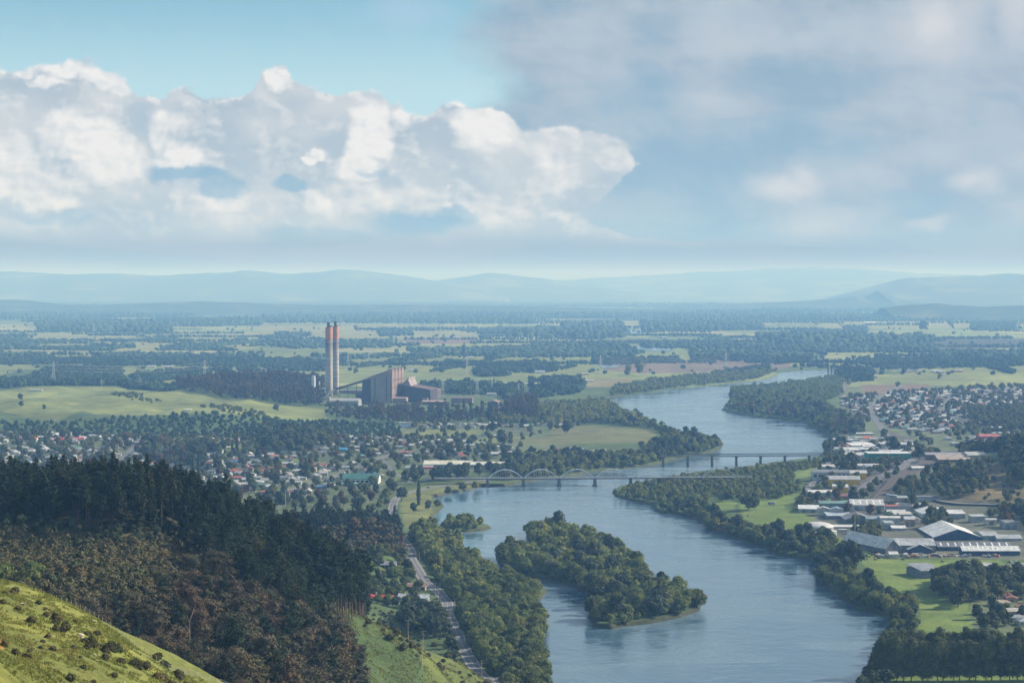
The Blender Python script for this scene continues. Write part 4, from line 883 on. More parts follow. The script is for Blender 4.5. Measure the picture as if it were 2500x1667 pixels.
for a in [
    # big yard on the right
    (2180, 1352, 44, 14, 62, 7, -.35, WHT, DGY, 'large pale gabled warehouse, left of the two biggest roofs in the yard', dict(gend=True, rz=.42)),
    (2228, 1350, 112, 18, 26, 4, -.02, GRY, DGY, 'long open sided grey shed in front of the pale warehouse', dict(skylights=0)),
    (2338, 1322, 116, 7, 62, 7, 0, WHT, NVY, 'widest white gabled warehouse with a dark gable end', dict(gend=True)),
    (2380, 1346, 180, 9, 16, 3, 0, DGY, NVY, 'very long low grey shed with skylights below the widest warehouse', dict(skylights=10)),
    (2246, 1352, 58, 10, 30, 4, 0, WHT, NVY, 'small navy shed with white gabled roof facing the meadow', dict(gend=True)),
    (2420, 1358, 140, 12, 14, 3, 0, WHT, NVY, 'long navy blue shed with pale striped roof beside the meadow', dict(skylights=12)),
    (2182, 1362, 20, 9, 8, 1.5, 0, WHT, CRM, 'tiny white hut at the corner of the yard fence', dict()),
    (2195, 1300, 34, 6, 14, 1.5, 0, WHT, GRY, 'small white roofed shed behind the pale warehouse', dict()),
    (2420, 1322, 40, 10, 26, 2, .1, GRY, LGN, 'pale green shed right of the widest warehouse', dict(doors=1)),
    (2465, 1325, 60, 6, 20, 2, 0, GRY, GRY, 'low grey shed at the right edge past the widest warehouse', dict()),
    # middle sheds
    (1974, 1256, 48, 9, 24, 2.5, -.15, WHT, LGN, 'pair of pale green sheds by the round meadow', dict(doors=2)),
    (2048, 1249, 92, 11, 22, 1.5, 0, (.17, .28, .25), (.2, .3, .27), 'long dark green roofed shed behind the pale green sheds', dict()),
    (2118, 1256, 80, 13, 30, 4, -.08, (.5, .5, .5), (.55, .57, .55), 'cream walled workshop with wide grey roof in the industrial estate', dict(doors=3, skylights=5)),
    (2050, 1272, 60, 8, 18, 1.5, 0, (.40, .46, .52), DGY, 'blue grey flat shed behind the domed tank', dict(roof='mono')),
    (2100, 1282, 70, 9, 26, 4.5, 0, (.24, .24, .25), (.20, .22, .22), 'dark gabled shed behind the domed tank', dict(gend=True)),
    (2075, 1278, 26, 7, 12, 1, 0, WHT, WHT, 'white flat roofed office between the dark sheds', dict(roof='mono')),
    (2050, 1292, 130, 3, 12, 1, -.03, WHT, GRY, 'row of low white roofed stores along the estate fence', dict()),
    (2192, 1274, 44, 10, 22, 3, 0, (.55, .56, .55), LGN, 'light green gabled shed among parked vehicles', dict()),
    (2290, 1276, 76, 8, 34, 4, 0, WHT, (.55, .57, .55), 'broad white gabled shed left of the scrubby hill', dict(gend=True)),
    (2225, 1258, 66, 6, 18, 2, 0, (.5, .48, .44), GRY, 'low grey shed behind the light green shed', dict()),
    # commercial strip
    (2172, 1153, 105, 21, 26, 1.2, 0, WHT, GRN, 'long bright green supermarket with a white roof', dict(roof='flat', name='supermarket', cat='supermarket')),
    (2110, 1170, 84, 7, 22, 1.2, 0, (.55, .5, .48), (.25, .07, .07), 'red fronted shop row below the green supermarket', dict(roof='flat', name='shop', cat='shop')),
    (2031, 1189, 92, 17, 18, 1.5, -.05, (.18, .2, .22), (.5, .55, .58), 'blue grey shop with dark roof beside the river meadow', dict(roof='mono', name='shop', cat='shop', winrow=8)),
    (2062, 1208, 74, 18, 18, 3.0, -.1, (.42, .43, .44), YEL, 'bright yellow hardware store with grey gable', dict(gend=False, name='shop', cat='shop')),
    (2096, 1198, 40, 17, 16, 2.4, -.1, (.5, .5, .5), YEL, 'second yellow shop right behind the yellow hardware store', dict(name='shop', cat='shop')),
    (2012, 1228, 74, 14, 22, 1.5, -.05, WHT, (.36, .46, .56), 'pale blue walled shop with white roof in front of yellow store', dict(name='shop', cat='shop', roof='gable')),
    (2052, 1220, 36, 15, 14, 2, -.1, WHT, YEL, 'small yellow and white shop next to pale blue one', dict(name='shop', cat='shop')),
    (2075, 1232, 40, 5, 16, 1.2, 0, (.3, .1, .1), (.45, .4, .4), 'low maroon roofed shop near the yellow buildings', dict(name='shop', cat='shop')),
    (2118, 1120, 50, 7, 18, 1.2, 0, ORG, (.55, .3, .2), 'orange roofed shop left above the supermarket', dict(name='shop', cat='shop')),
    (2080, 1110, 80, 8, 34, 1.5, .05, (.45, .48, .5), (.5, .52, .52), 'wide grey roofed store near the rail bridge', dict(name='shop', cat='shop', roof='mono')),
    (2110, 1098, 60, 9, 30, 1.5, .1, WHT, (.5, .5, .5), 'white topped store behind the wide grey one', dict(name='shop', cat='shop', roof='mono')),
    (2190, 1124, 76, 9, 30, 3, .1, (.44, .44, .46), (.45, .18, .14), 'grey roofed market hall behind the supermarket', dict(name='shop', cat='shop')),
    (2120, 1076, 40, 6, 18, 2.5, 0, (.52, .16, .12), (.55, .5, .45), 'red roofed shop at the river end of the high street', dict(name='shop', cat='shop', roof='hip')),
    (2108, 1064, 50, 5, 16, 1, 0, WHT, CRM, 'white flat shop behind the red roofed one', dict(name='shop', cat='shop', roof='flat')),
    (2160, 1088, 60, 5, 20, 1, 0, (.5, .52, .53), CRM, 'grey flat roofed shop block by the highway', dict(name='shop', cat='shop', roof='flat')),
    (2205, 1104, 50, 6, 20, 1, .05, (.5, .5, .5), (.42, .2, .2), 'shop block with red walls facing the railway', dict(name='shop', cat='shop', roof='flat')),
    (2218, 1108, 20, 8, 12, .8, 0, WHT, WHT, 'white cube shaped shop beside the railway', dict(name='shop', cat='shop', roof='flat')),
    (2323, 1178, 125, 7, 14, 2, 0, (.34, .33, .34), BRN, 'long grey platform canopy building by the railway', dict(name='station_building', cat='station')),
    (2330, 1192, 80, 6, 26, 4, .05, TANR, BRN, 'tan gabled hall below the long railway building', dict(gend=False, roof='gable')),
    (2385, 1190, 46, 5, 22, 3, .1, (.42, .44, .42), CRM, 'grey gabled shed right of the tan hall', dict()),
    (2250, 1196, 44, 4, 16, 1.2, 0, WHT, CRM, 'white low shed between railway and trees', dict()),
    (2418, 1078, 50, 12, 24, 2.5, 0, (.45, .14, .11), (.42, .12, .10), 'red brick hall in the right hand town', dict(name='hall', cat='hall')),
    (2438, 1050, 62, 6, 16, 1.2, 0, (.72, .73, .73), WHT, 'bright white roofed school block in the right hand town', dict(name='school_building', cat='school')),
    (2330, 1030, 42, 4, 14, 1, 0, (.6, .62, .6), CRM, 'pale long hall left of the school block', dict(name='hall', cat='hall')),
    (2460, 1062, 70, 4, 14, 1, 0, (.42, .46, .46), CRM, 'low grey wing behind the red brick hall', dict(name='school_building', cat='school')),
    # lower right
    (2276, 1412, 56, 18, 26, 2, .25, (.26, .28, .32), (.22, .25, .29), 'large slate coloured barn beside the meadow', dict(name='barn', cat='barn', roof='mono')),
    (2358, 1404, 30, 12, 18, 3, .3, (.33, .36, .4), WHT, 'white ended barn behind the big tree clump', dict(name='barn', cat='barn')),
    (2404, 1388, 40, 6, 16, 1.4, 0, (.42, .43, .42), LGN, 'pale green shed at the back of the lower houses', dict()),
    # west side
    (1083, 1143, 98, 9, 40, 3, 0, (.60, .58, .48), (.50, .50, .50), 'largest cream roofed school hall on the west bank', dict(name='school_building', cat='school', winrow=12)),
    (1196, 1143, 94, 8, 30, 2.4, 0, (.62, .61, .54), (.48, .50, .52), 'second long cream roofed school block nearer the arch bridge', dict(name='school_building', cat='school', winrow=12)),
    (1130, 1134, 44, 5, 14, 1.5, 0, (.58, .57, .5), (.5, .5, .5), 'short cream block linking the school halls', dict(name='school_building', cat='school')),
    (1045, 1144, 24, 5, 12, 1, 0, (.45, .5, .45), CRM, 'small pale green annexe left of the school hall', dict(name='school_building', cat='school')),
    (1004, 1148, 26, 6, 12, 1.6, 0, (.42, .46, .42), LGN, 'small green grey workshop left of the school', dict()),
    (1045, 1145, 22, 3, 8, .6, 0, (.4, .1, .12), (.3, .1, .1), 'small maroon store in front of the school hall', dict()),
    (879, 1183, 88, 13, 30, 5, -.04, (.06, .17, .15), (.6, .62, .6), 'large dark green roofed hall beside the town street', dict(name='hall', cat='hall', winrow=8)),
    (855, 1187, 46, 5, 8, .6, 0, (.15, .33, .28), (.5, .5, .45), 'low green lean-to in front of the green roofed hall', dict(roof='mono')),
    (836, 1104, 20, 7, 14, 1.6, 0, (.07, .28, .55), (.2, .35, .5), 'bright blue roofed shed in the west town', dict()),
    (738, 1115, 48, 7, 20, 2.2, 0, (.22, .25, .30), (.42, .48, .47), 'grey roofed school block beside the small green field', dict(name='school_building', cat='school')),
    (143, 1070, 30, 8, 20, 1.5, 0, (.72, .73, .74), (.62, .62, .62), 'bright white gymnasium above the left hand town', dict(name='hall', cat='hall', roof='mono')),
    (140, 1078, 40, 5, 14, 2, 0, (.42, .07, .08), (.5, .3, .3), 'red roofed block in front of the white gymnasium', dict(name='school_building', cat='school')),
    (68, 1078, 42, 6, 16, 2, 0, (.48, .1, .08), (.66, .64, .6), 'red roofed school block left of the white gymnasium', dict(name='school_building', cat='school', winrow=6)),
    (188, 1078, 30, 6, 16, 2, 0, (.44, .08, .1), (.66, .64, .6), 'red roofed school block right of the white gymnasium', dict(name='school_building', cat='school')),
    (565, 1080, 34, 7, 14, 1.5, 0, (.36, .3, .25), (.3, .27, .25), 'brown roofed clubhouse at the edge of the playing field', dict(name='hall', cat='hall')),
    (2127, 793, 30, 3, 60, 4, 0, (.85, .85, .84), CRM, 'bright white factory roof far across the plain', dict(name='factory', cat='factory')),
    (88, 972, 30, 3, 8, .8, 0, (.62, .62, .58), CRM, 'long cream barn on the green pasture', dict(name='barn', cat='barn')),
    (459, 1029, 16, 3, 8, .8, 0, WHT, CRM, 'small white barn at the lower edge of the pasture', dict(name='barn', cat='barn')),
    (1008, 906, 22, 3, 12, 1, 0, (.6, .62, .62), GRY, 'pale farm shed on the plain behind the power station', dict(name='barn', cat='barn')),
    (1318, 912, 24, 5, 14, 2, 0, (.5, .5, .5), WHT, 'grey barn with white gable on the far plain', dict(name='barn', cat='barn')),
    (1300, 940, 36, 4, 14, 1.5, 0, (.62, .62, .6), CRM, 'white farm block among trees behind the river bend', dict(name='barn', cat='barn')),
    (1440, 932, 18, 3, 10, 1, 0, WHT, CRM, 'small white farm shed beside the yellow field', dict(name='barn', cat='barn')),
    (1255, 992, 10, 3, 10, 1, 0, WHT, CRM, 'small white shed near the switchyard', dict()),
    (500, 787, 20, 2, 40, 3, 0, (.75, .75, .74), CRM, 'white glasshouse roof far away on the left plain', dict(name='factory', cat='factory')),
    (1270, 828, 42, 2, 60, 3, 0, (.62, .63, .62), CRM, 'pale long glasshouse on the middle of the plain', dict(name='factory', cat='factory')),
    (945, 1473, 44, 8, 10, 2.2, .2, (.62, .07, .05), WHT, '', dict()),
    ]:
    *pos_, kw = a
    if pos_[9] == '': continue
    if 'rz' in kw: pos_[6] = kw.pop('rz')
    nm = kw.get('name', 'shed'); BLD.append(building(*pos_, **kw))
    if nm == 'supermarket':
        e, w, h = BLD[-1]; cu = bpy.data.curves.new('sign_lettering', 'FONT'); cu.body = 'countdown'; cu.size = 4.6; cu.extrude = .06
        t_ = bpy.data.objects.new('tmp', cu); C.objects.link(t_); bpy.context.view_layer.update(); me_ = bpy.data.meshes.new_from_object(t_.evaluated_get(bpy.context.evaluated_depsgraph_get())); bpy.data.objects.remove(t_)
        me_.materials.clear(); me_.materials.append(M_SIGNW); s_ = ob('sign_lettering', me_, e, (-w * .30, -.12, h * .45)); s_.rotation_euler = (math.pi / 2, 0, 0)
        ob('canopy', MB().box(w * .15, w * .45, -5, -.02, h * .34, h * .42).mesh('canopy', M_STEEL), e)

# smaller shops and sheds filling the commercial strip and the estate
def fill(poly, sp, kind, cat, place, n, hr, dens=1.0):
    x, y = sample(G(poly), sp, .3); k = clear(x, y, 8, 4) & (RNG.random(len(x)) < dens); x, y = x[k][:n], y[k][:n]
    cs = [((.6, .6, .6), 'white'), ((.42, .44, .45), 'grey'), ((.5, .48, .44), 'cream'), ((.22, .23, .25), 'dark grey'), ((.34, .40, .40), 'green grey'), ((.45, .16, .12), 'red'), ((.30, .36, .44), 'blue grey')]
    ch = [random.choices(cs, [6, 5, 3, 3, 2, 1.3, 2])[0] for _ in x]
    for a, c, lb, cc in zip(x, y, rowlabels(list(zip(x, y)), '%s roofed ' + cat, place, 7), ch):
        px_, py_ = proj(a, c, 2.5); w = random.uniform(9, 19); h = random.uniform(*hr); q = random.random()
        e, _, _ = building(float(px_), float(py_), w * F / c, h * F / c, random.uniform(8, 13), random.uniform(.8, 2.4), random.choice([0, .1, -.1, 1.5]) + random.uniform(-.06, .06), cc[0], random.choice([(.55, .54, .5), (.4, .42, .42), (.5, .35, .28), (.3, .34, .38), (.6, .6, .58)]), lb % cc[1], cat, random.choice(['gable', 'gable', 'flat', 'mono']), kind, doors=random.choice([0, 1, 2]))
        e['group'] = cat + 's ' + place
fill([(2035, 1085), (2120, 1055), (2200, 1070), (2255, 1105), (2230, 1130), (2120, 1135), (2060, 1125)], 19, 'shop', 'shop', 'of the high street', 46, (3.5, 6.5))
fill([(2000, 1160), (2060, 1140), (2140, 1180), (2110, 1200), (2000, 1200)], 26, 'shop', 'shop', 'by the small meadow', 8, (3.5, 6), .8)
fill([(1985, 1245), (2120, 1238), (2250, 1245), (2350, 1272), (2340, 1300), (2150, 1296), (2010, 1282)], 22, 'shed', 'shed', 'of the industrial estate', 30, (3.5, 6.5), .85)
fill([(2390, 1280), (2520, 1290), (2560, 1335), (2420, 1335), (2380, 1310)], 27, 'shed', 'shed', 'at the estate east end', 14, (3.5, 6), .8)
# tanks beside the round meadow
def tank(px, py, dia, hpx, dome, label, col):
    x, y = gp(px, py); x, y = float(x), float(y); h = hpx * y / F; r = dia / 2; e = ob('storage_tank', None, None, (x, y, hz(x, y))); tag(e, label, 'tank')
    m = MB().lathe([(r, -.5), (r, h)], 32); ob('tank_wall', m.mesh('tank_wall', plain('tank steel ' + label[:4], col, .6, .2, .15), False), e)
    pr = [(r * math.cos(t), h + dome * math.sin(t)) for t in np.linspace(0, math.pi / 2 * .98, 9)]; ob('tank_roof', MB().lathe(pr, 32).mesh('tank_roof', plain('tank roof', (.50, .50, .50), .6, .2, .15), True), e)
    KEEP.append((x, y, r + 3))
tank(1996, 1294, 29, 6, 4.5, 'wide low tank with a pale domed cover by the meadow', (.30, .32, .33)); tank(2022, 1314, 15, 17, .6, 'upright grey steel tank beside the domed tank', (.34, .38, .40))
building(1969, 1311, 24, 12, 9, 1.2, 0, WHT, LGN, 'pale pump house beside the upright grey tank', 'shed', 'gable', winrow=2); building(1992, 1315, 18, 12, 6, .5, 0, CRM, LGN, 'narrow pale hut touching the upright grey tank', 'shed', 'flat', doors=2)
building(1936, 1308, 28, 6, 8, .4, 0, GRY, GRY, 'low grey filter block at the river end of tanks', 'shed', 'flat')

# house on the riverside hill foot: red roofed bungalow and neighbours
x, y = gp(928, 1472); x, y = float(x), float(y); e = ob('bungalow', None, None, (x, y, hz(x, y)), -.06); tag(e, 'white bungalow with a bright red hipped roof beside pines', 'house')
for dx, w, dd_, off in ((4, 13, 8, 0), (-9, 10, 9, 3)):
    wl = walls(w, dd_, 3.1, 0, False); rf = hip(w, dd_, 3.1, 1.9, .6); ob('wall', wl.mesh('wall', M_WALL), e, (dx, off, 0), color=(.68, .70, .70)); ob('roof', rf.mesh('roof', M_ROOF), e, (dx, off, 0), color=(.42, .055, .04))
    for k_ in (-.3, .05, .33): ob('window', MB().box(w * k_ - .8, w * k_ + .8, -dd_ / 2 - .06, -dd_ / 2 + .01, 1.0, 2.2).mesh('window', M_GLASS), e, (dx, off, 0))
ob('chimney', MB().box(-3.2, -2.4, 0, .8, 3, 6.4).mesh('chimney', plain('white plaster', (.7, .7, .68))), e); KEEP.append((x, y, 15))
for px, py, w, h, rc, wc, lb in [(1024, 1470, 12, 3, (.45, .50, .54), (.45, .47, .45), 'grey house with skylight roof near the road bend'), (1018, 1480, 16, 2.2, (.4, .42, .44), (.42, .45, .45), 'long low grey garage in front of the skylight house'), (984, 1466, 7, 2.2, GRY, WHT, 'small white shed between bungalow and grey house'), (1016, 1442, 13, 3, (.34, .22, .18), (.34, .28, .25), 'brown cottage behind the grey skylight house'), (946, 1418, 12, 3, (.28, .29, .33), (.3, .3, .3), 'slate roofed cottage hidden in trees above the bungalow')]:
    building(px, py, w * F / float(gp(px, py)[1]), h * F / float(gp(px, py)[1]), 8, 2, -.1, rc, wc, lb, 'house', 'gable', 'house', winrow=3)

# town houses by quarter, as the photograph groups them
hzone([(-20, 1094), (250, 1090), (330, 1085), (540, 1092), (640, 1108), (720, 1110), (760, 1140), (900, 1130), (930, 1170), (760, 1200), (740, 1232), (560, 1190), (400, 1172), (0, 1160)], 25, 'in the west town', .9)
hzone([(-20, 1062), (110, 1060), (330, 1068), (420, 1068), (520, 1070), (520, 1088), (-20, 1088)], 30, 'behind the west town', .7)
hzone([(640, 1070), (980, 1068), (1180, 1082), (1290, 1090), (1240, 1120), (1060, 1120), (900, 1128), (700, 1104)], 28, 'between street and school', .72, .2)
hzone([(985, 1035), (1200, 1036), (1380, 1034), (1380, 1044), (1180, 1047), (985, 1047)], 26, 'below the power station', .85)
hzone([(1170, 1060), (1230, 1058), (1230, 1072), (1130, 1080)], 30, 'below the power station', .6)
hzone([(1340, 1092), (1480, 1094), (1610, 1100), (1600, 1108), (1450, 1108), (1345, 1104)], 27, 'by the rail bridge', .7)
hzone([(2058, 972), (2140, 965), (2300, 958), (2500, 950), (2540, 1030), (2500, 1040), (2330, 1045), (2290, 1062), (2200, 1052), (2150, 1030), (2100, 1028), (2060, 990)], 25, 'in the east town', .8, .3)
hzone([(2300, 1062), (2500, 1068), (2500, 1098), (2380, 1102), (2290, 1085)], 32, 'behind the railway', .6)
hzone([(1935, 965), (2000, 968), (2030, 1000), (2000, 1012), (1950, 990)], 30, 'on the east river bank', .6)
hzone([(2130, 903), (2300, 905), (2260, 912), (2130, 912)], 34, 'along the edge of east meadow', .5)
hzone([(2390, 1388), (2500, 1380), (2540, 1385), (2540, 1410), (2400, 1408)], 22, 'above the poplar row', .5)
hzone([(2385, 1468), (2420, 1460), (2520, 1465), (2560, 1540), (2420, 1535), (2440, 1500)], 20, 'above the poplar row', .85)
hzone([(2200, 1270), (2290, 1262), (2330, 1290), (2280, 1310), (2200, 1290)], 26, 'behind the big warehouses', .5)
for px, py in [(55, 752), (345, 740), (410, 741), (118, 796), (515, 779), (735, 828), (878, 767), (935, 790), (955, 791), (995, 795), (1030, 797), (1090, 826), (1110, 826), (760, 782), (1465, 827), (1525, 760), (1600, 766), (1785, 804), (1845, 798), (1618, 826), (1660, 829), (1876, 845), (2240, 815), (2330, 811), (1945, 797), (1875, 797), (480, 842), (500, 843), (520, 842), (370, 897), (410, 898), (832, 863), (1150, 875), (1205, 874), (1440, 868), (1570, 876), (1640, 877), (1560, 877), (640, 905), (700, 906), (1230, 941), (1260, 938), (1200, 966), (1185, 958), (2340, 908), (2290, 910), (530, 925), (1430, 915), (985, 877), (2295, 911), (2130, 922), (1500, 774), (300, 814)]:
    house(px, py, random.choice(['white', 'white', 'cream', 'grey']), hi=random.choice([0, 2, 6]), sc=1.6 if py < 860 else 1.3, rz=random.uniform(-.3, .3), place='on the farm plain')
# place houses: the nearest 280 each on its own, the far rest as one mesh
HLIST.sort(key=lambda t: (t['place'] != 'on the farm plain' and not t['one'], t['y'] / t['s'])); CAPH = 285; solo, rest = HLIST[:CAPH], HLIST[CAPH:]
by = {}
for t in solo: by.setdefault(t['place'], []).append(t)
for place, its in by.items():
    labs = rowlabels([(t['x'], t['y']) for t in its], '%s', place, 10)
    for t, lb in zip(its, labs):
        hp = HOUSES[t['hi']]; z = hz(t['x'], t['y']); e = ob('house', None, None, (t['x'], t['y'], z), t['rz'], t['s']); near = t['y'] < 1700
        ob('wall', hp['wall'] if near else hp['far'], e, color=t['wc']); ob('roof', hp['roof'], e, color=t['rc'][0])
        if near:
            for w_ in hp['win']: ob('window', w_, e)
            ob('door', hp['door'], e); ob('chimney', hp['ch'], e)
        lk = t['rc'][1] + ' roofed house'; tag(e, t['label'] or (lb % lk), 'house', 'houses ' + place)
V_ = []; F_ = []; Cc = []
for t in rest:
    hp = HOUSES[t['hi']]; z = hz(t['x'], t['y']); c, s = math.cos(t['rz']), math.sin(t['rz'])
    for q, cc in ((hp['raw'][0], t['wc']), (hp['raw'][1], t['rc'][0])):
        o = len(V_); V_ += [((a * c - d_ * s) * t['s'] + t['x'], (a * s + d_ * c) * t['s'] + t['y'], g_ * t['s'] + z) for a, d_, g_ in q.v]; F_ += [tuple(i + o for i in f) for f in q.f]; Cc += [tuple(cc) + (1,)] * len(q.v)
if V_:
    me = bpy.data.meshes.new('houses'); me.from_pydata(V_, [], F_); me.materials.append(objcol('house paint', .6, attr='paint')); ca = me.color_attributes.new('paint', 'FLOAT_COLOR', 'POINT'); ca.data.foreach_set('color', np.array(Cc, np.float32).ravel())
    stuff(ob('distant_houses', me), 'small distant houses of the two towns behind the nearer ones', 'houses')
print('HOUSES', len(solo), len(rest))
# ------------------------------------------------------------------ power station
def band_concrete():
    m, b = newmat('chimney concrete'); g = b.n('ShaderNodeNewGeometry'); pos = g.outputs['Position']; s = b.sep(pos)
    lift = b.m('FRACT', b.m('DIVIDE', s[2], 2.3)); n_ = b.noise(b.v('MULTIPLY', pos, (.5, .5, 1)), .5, 4, .6)
    line = b.step(lift, .0, .14, .62, 1.0); row = b.noise(b.v('MULTIPLY', pos, (.01, .01, .43)), 1.0, 2, .6)
    soot = b.step(s[2], 78, 112, 1.0, .42)
    f = b.m('MULTIPLY', b.m('MULTIPLY', line, b.step(row, .3, .7, .72, 1.15)), b.m('MULTIPLY', soot, b.step(n_, .3, .7, .88, 1.1)))
    return fin_mat(m, b, b.scale((.46, .42, .37), f), .9)
M_CH = band_concrete(); M_ORG = plain('orange chimney paint', (.52, .23, .14), .7, .15, .12); M_FLUE = plain('black flue', (.05, .055, .06), .7)
for px, py, dia, ht, lb in [(803.5, 971, 14.6, 142, 'left tall banded concrete chimney with orange top'), (820, 966, 12.8, 142, 'right tall banded concrete chimney with orange top, slightly behind')]:
    x, y = gp(px, py); x, y = float(x), float(y); r = dia / 2; e = ob('power_station_chimney', None, None, (x, y, 2.5)); tag(e, lb, 'chimney', 'chimneys of the power station')
    ob('shaft', MB().lathe([(r * 1.03, -1), (r, 20), (r * .98, 80), (r * .97, 115.99)], 40).mesh('shaft', M_CH, True), e)
    ob('orange_band', MB().lathe([(r * .975, 116), (r * .975, ht)], 40).mesh('orange_band', M_ORG, False), e)
    ob('flue', MB().lathe([(r * .40, ht - 3), (r * .40, ht + 8.5), (r * .46, ht + 8.5), (r * .46, ht + 9.5)], 20, -r * .1, -r * .2).mesh('flue', M_FLUE), e)
    ob('flue', MB().lathe([(r * .22, ht - 3), (r * .22, ht + 2.5)], 12, r * .5, -r * .3).mesh('flue', M_FLUE), e)
    for zz in (40, 78, 112): ob('platform', MB().lathe([(r * 1.0, zz), (r * 1.10, zz), (r * 1.10, zz + .8), (r * 1.0, zz + .8)], 32, cap=False).mesh('platform', M_STEEL), e)
    KEEP.append((x, y, 14))
BX, BY = [float(q) for q in gp(905, 984)]; BR_ = -.16
def SL(px, py): x, y = gp(px, py); return float(x), float(y)
M_CLAD = plain('brown wall cladding', (.27, .225, .22), .75, .05, .12); M_CLADL = plain('pink brown cladding', (.24, .175, .155), .75, .08, .12); M_CLADD = plain('dark brown cladding', (.055, .047, .052), .8, .08, .15); M_RF = plain('brown roof', (.13, .09, .09), .7, .06, .15)
e = ob('boiler_house', None, None, (BX, BY, 2.5), BR_); tag(e, 'tall brown boiler house with sloping roof and four ribbed bays', 'power station'); KEEP.append((BX + 20, BY + 30, 45)); KEEP.append((BX + 40, BY + 90, 45))
wA = 37; L_ = 112
m = MB(); m.prism([(0, -2), (L_, -2), (L_, 52), (0, 52)], -12, 1); 
ob('wall', MB().add([(0, 0, -2), (wA, 0, -2), (wA, L_, -2), (0, L_, -2), (0, 0, 51), (wA - 4, 0, 62), (wA, 0, 57), (wA, L_, 57), (wA - 4, L_, 62), (0, L_, 51)], [(0, 1, 6, 5, 4), (1, 2, 7, 6), (2, 3, 9, 8, 7), (3, 0, 4, 9)]).mesh('wall', M_CLAD), e)
ob('roof', MB().add([(-.5, -.5, 51.2), (wA - 4, -.5, 62.3), (wA - 4, L_ + .5, 62.3), (-.5, L_ + .5, 51.2), (wA + .3, -.5, 57.1), (wA + .3, L_ + .5, 57.1), (-.5, -.5, 50.4), (wA - 4, -.5, 61.6), (wA + .2, -.5, 56.2), (-.5, L_ + .5, 50.4)], [(0, 1, 2, 3), (1, 4, 5, 2), (6, 7, 1, 0), (7, 8, 4, 1), (6, 0, 3, 9)]).mesh('roof', M_RF), e)
for k in range(4):
    y0 = k * 28 + 1.5; q = MB(); q.prism([(y0, -1), (y0 + 24, -1), (y0 + 24, 57), (y0 + 18, 65), (y0 + 6, 65), (y0, 57)], wA - 6, wA + 4.5); ob('ribbed_bay', q.mesh('ribbed_bay', M_CLADL), e)
    for zz in (14, 28, 43): ob('ledge', MB().box(wA + 4.4, wA + 5.2, y0 + .5, y0 + 23.5, zz, zz + 1.0).mesh('ledge', M_CLADD), e)
for xx in (7.5, 30): ob('window_strip', MB().box(xx, xx + 1.8, -.15, .05, 6, 48 + xx * .12).mesh('window_strip', plain('dark glazing', (.05, .06, .07), .3)), e)
for k in range(9): ob('roof_fan', MB().box(8 + k * 2.8, 9.6 + k * 2.8, 4 + (k % 3) * 6, 6.5 + (k % 3) * 6, 53 + k * .8, 56.4 + k * .8).mesh('roof_fan', M_STEEL), e)
ob('annexe', MB().prism([(14, -2), (95, -2), (95, 48), (14, 44)], -20, -.02).mesh('annexe', M_CLADD), e)
ob('low_annexe', MB().prism([(20, -2), (80, -2), (80, 20), (20, 16)], -34, -20.02).mesh('low_annexe', M_CLADD), e)
# inclined conveyor from the boiler house down to the coal yard
e2 = ob('conveyor_bridge', None, None, (0, 0, 0)); tag(e2, 'long dark inclined conveyor gallery rising to the boiler house', 'conveyor')
c0 = np.array((*SL(820, 974), 22.0)); c1 = np.array((BX - 2, BY + 25, 48.0)); cm_ = np.array((*SL(770, 992), 9.0))
ob('gallery', MB().bar(c0, c1, 2.6, 4).mesh('gallery', M_DARKM), e2); ob('gallery', MB().bar(cm_, c0 - (c1 - c0) * .01, 2.4, 4).mesh('gallery', M_DARKM), e2)
for t in (.1, .35, .6, .85):
    q = c0 * (1 - t) + c1 * t; ob('trestle', MB().bar((q[0] - 2, q[1], 2), (q[0], q[1], q[2] - 1), .5).bar((q[0] + 2, q[1], 2), (q[0], q[1], q[2] - 1), .5).mesh('trestle', M_DARKM), e2)
# turbine hall and lower blocks
tx, ty = SL(984, 981); e = ob('turbine_hall', None, None, (tx, ty, 2.5), BR_); tag(e, 'dark brown turbine hall with a stepped sloping roof', 'power station'); KEEP += [(tx + 20, ty + 30, 40), (tx + 50, ty + 30, 40)]
ob('wall', MB().add([(0, 0, -2), (54, 0, -2), (54, 70, -2), (0, 70, -2), (0, 0, 33), (54, 0, 24), (54, 70, 24), (0, 70, 33)], [(0, 1, 5, 4), (1, 2, 6, 5), (2, 3, 7, 6), (3, 0, 4, 7)]).mesh('wall', M_CLADD), e)
ob('roof', MB().add([(-.6, -.6, 33.2), (54.6, -.6, 24.2), (54.6, 70.6, 24.2), (-.6, 70.6, 33.2), (-.6, -.6, 32.4), (54.6, -.6, 23.4), (54.6, 70.6, 23.4)], [(0, 1, 2, 3), (4, 5, 1, 0), (5, 6, 2, 1)]).mesh('roof', M_RF), e)
ob('roof_monitor', MB().add([(-4, 6, 33.5), (14, 6, 31), (8, 6, 45), (-4, 68, 33.5), (14, 68, 31), (8, 68, 45)], [(0, 1, 2), (1, 4, 5, 2), (3, 0, 2, 5), (4, 3, 5)]).mesh('roof_monitor', M_CLAD), e)
for k in range(4): ob('vent', MB().box(6.5, 10, 8 + k * 15, 19 + k * 15, 44, 47).mesh('vent', M_CONC), e)
ob('wing', MB().prism([(-8, -2), (-.05, -2), (-.05, 9), (-8, 9)], 40, 50).mesh('wing', M_CLADL), e)
x, y = SL(1000, 965)
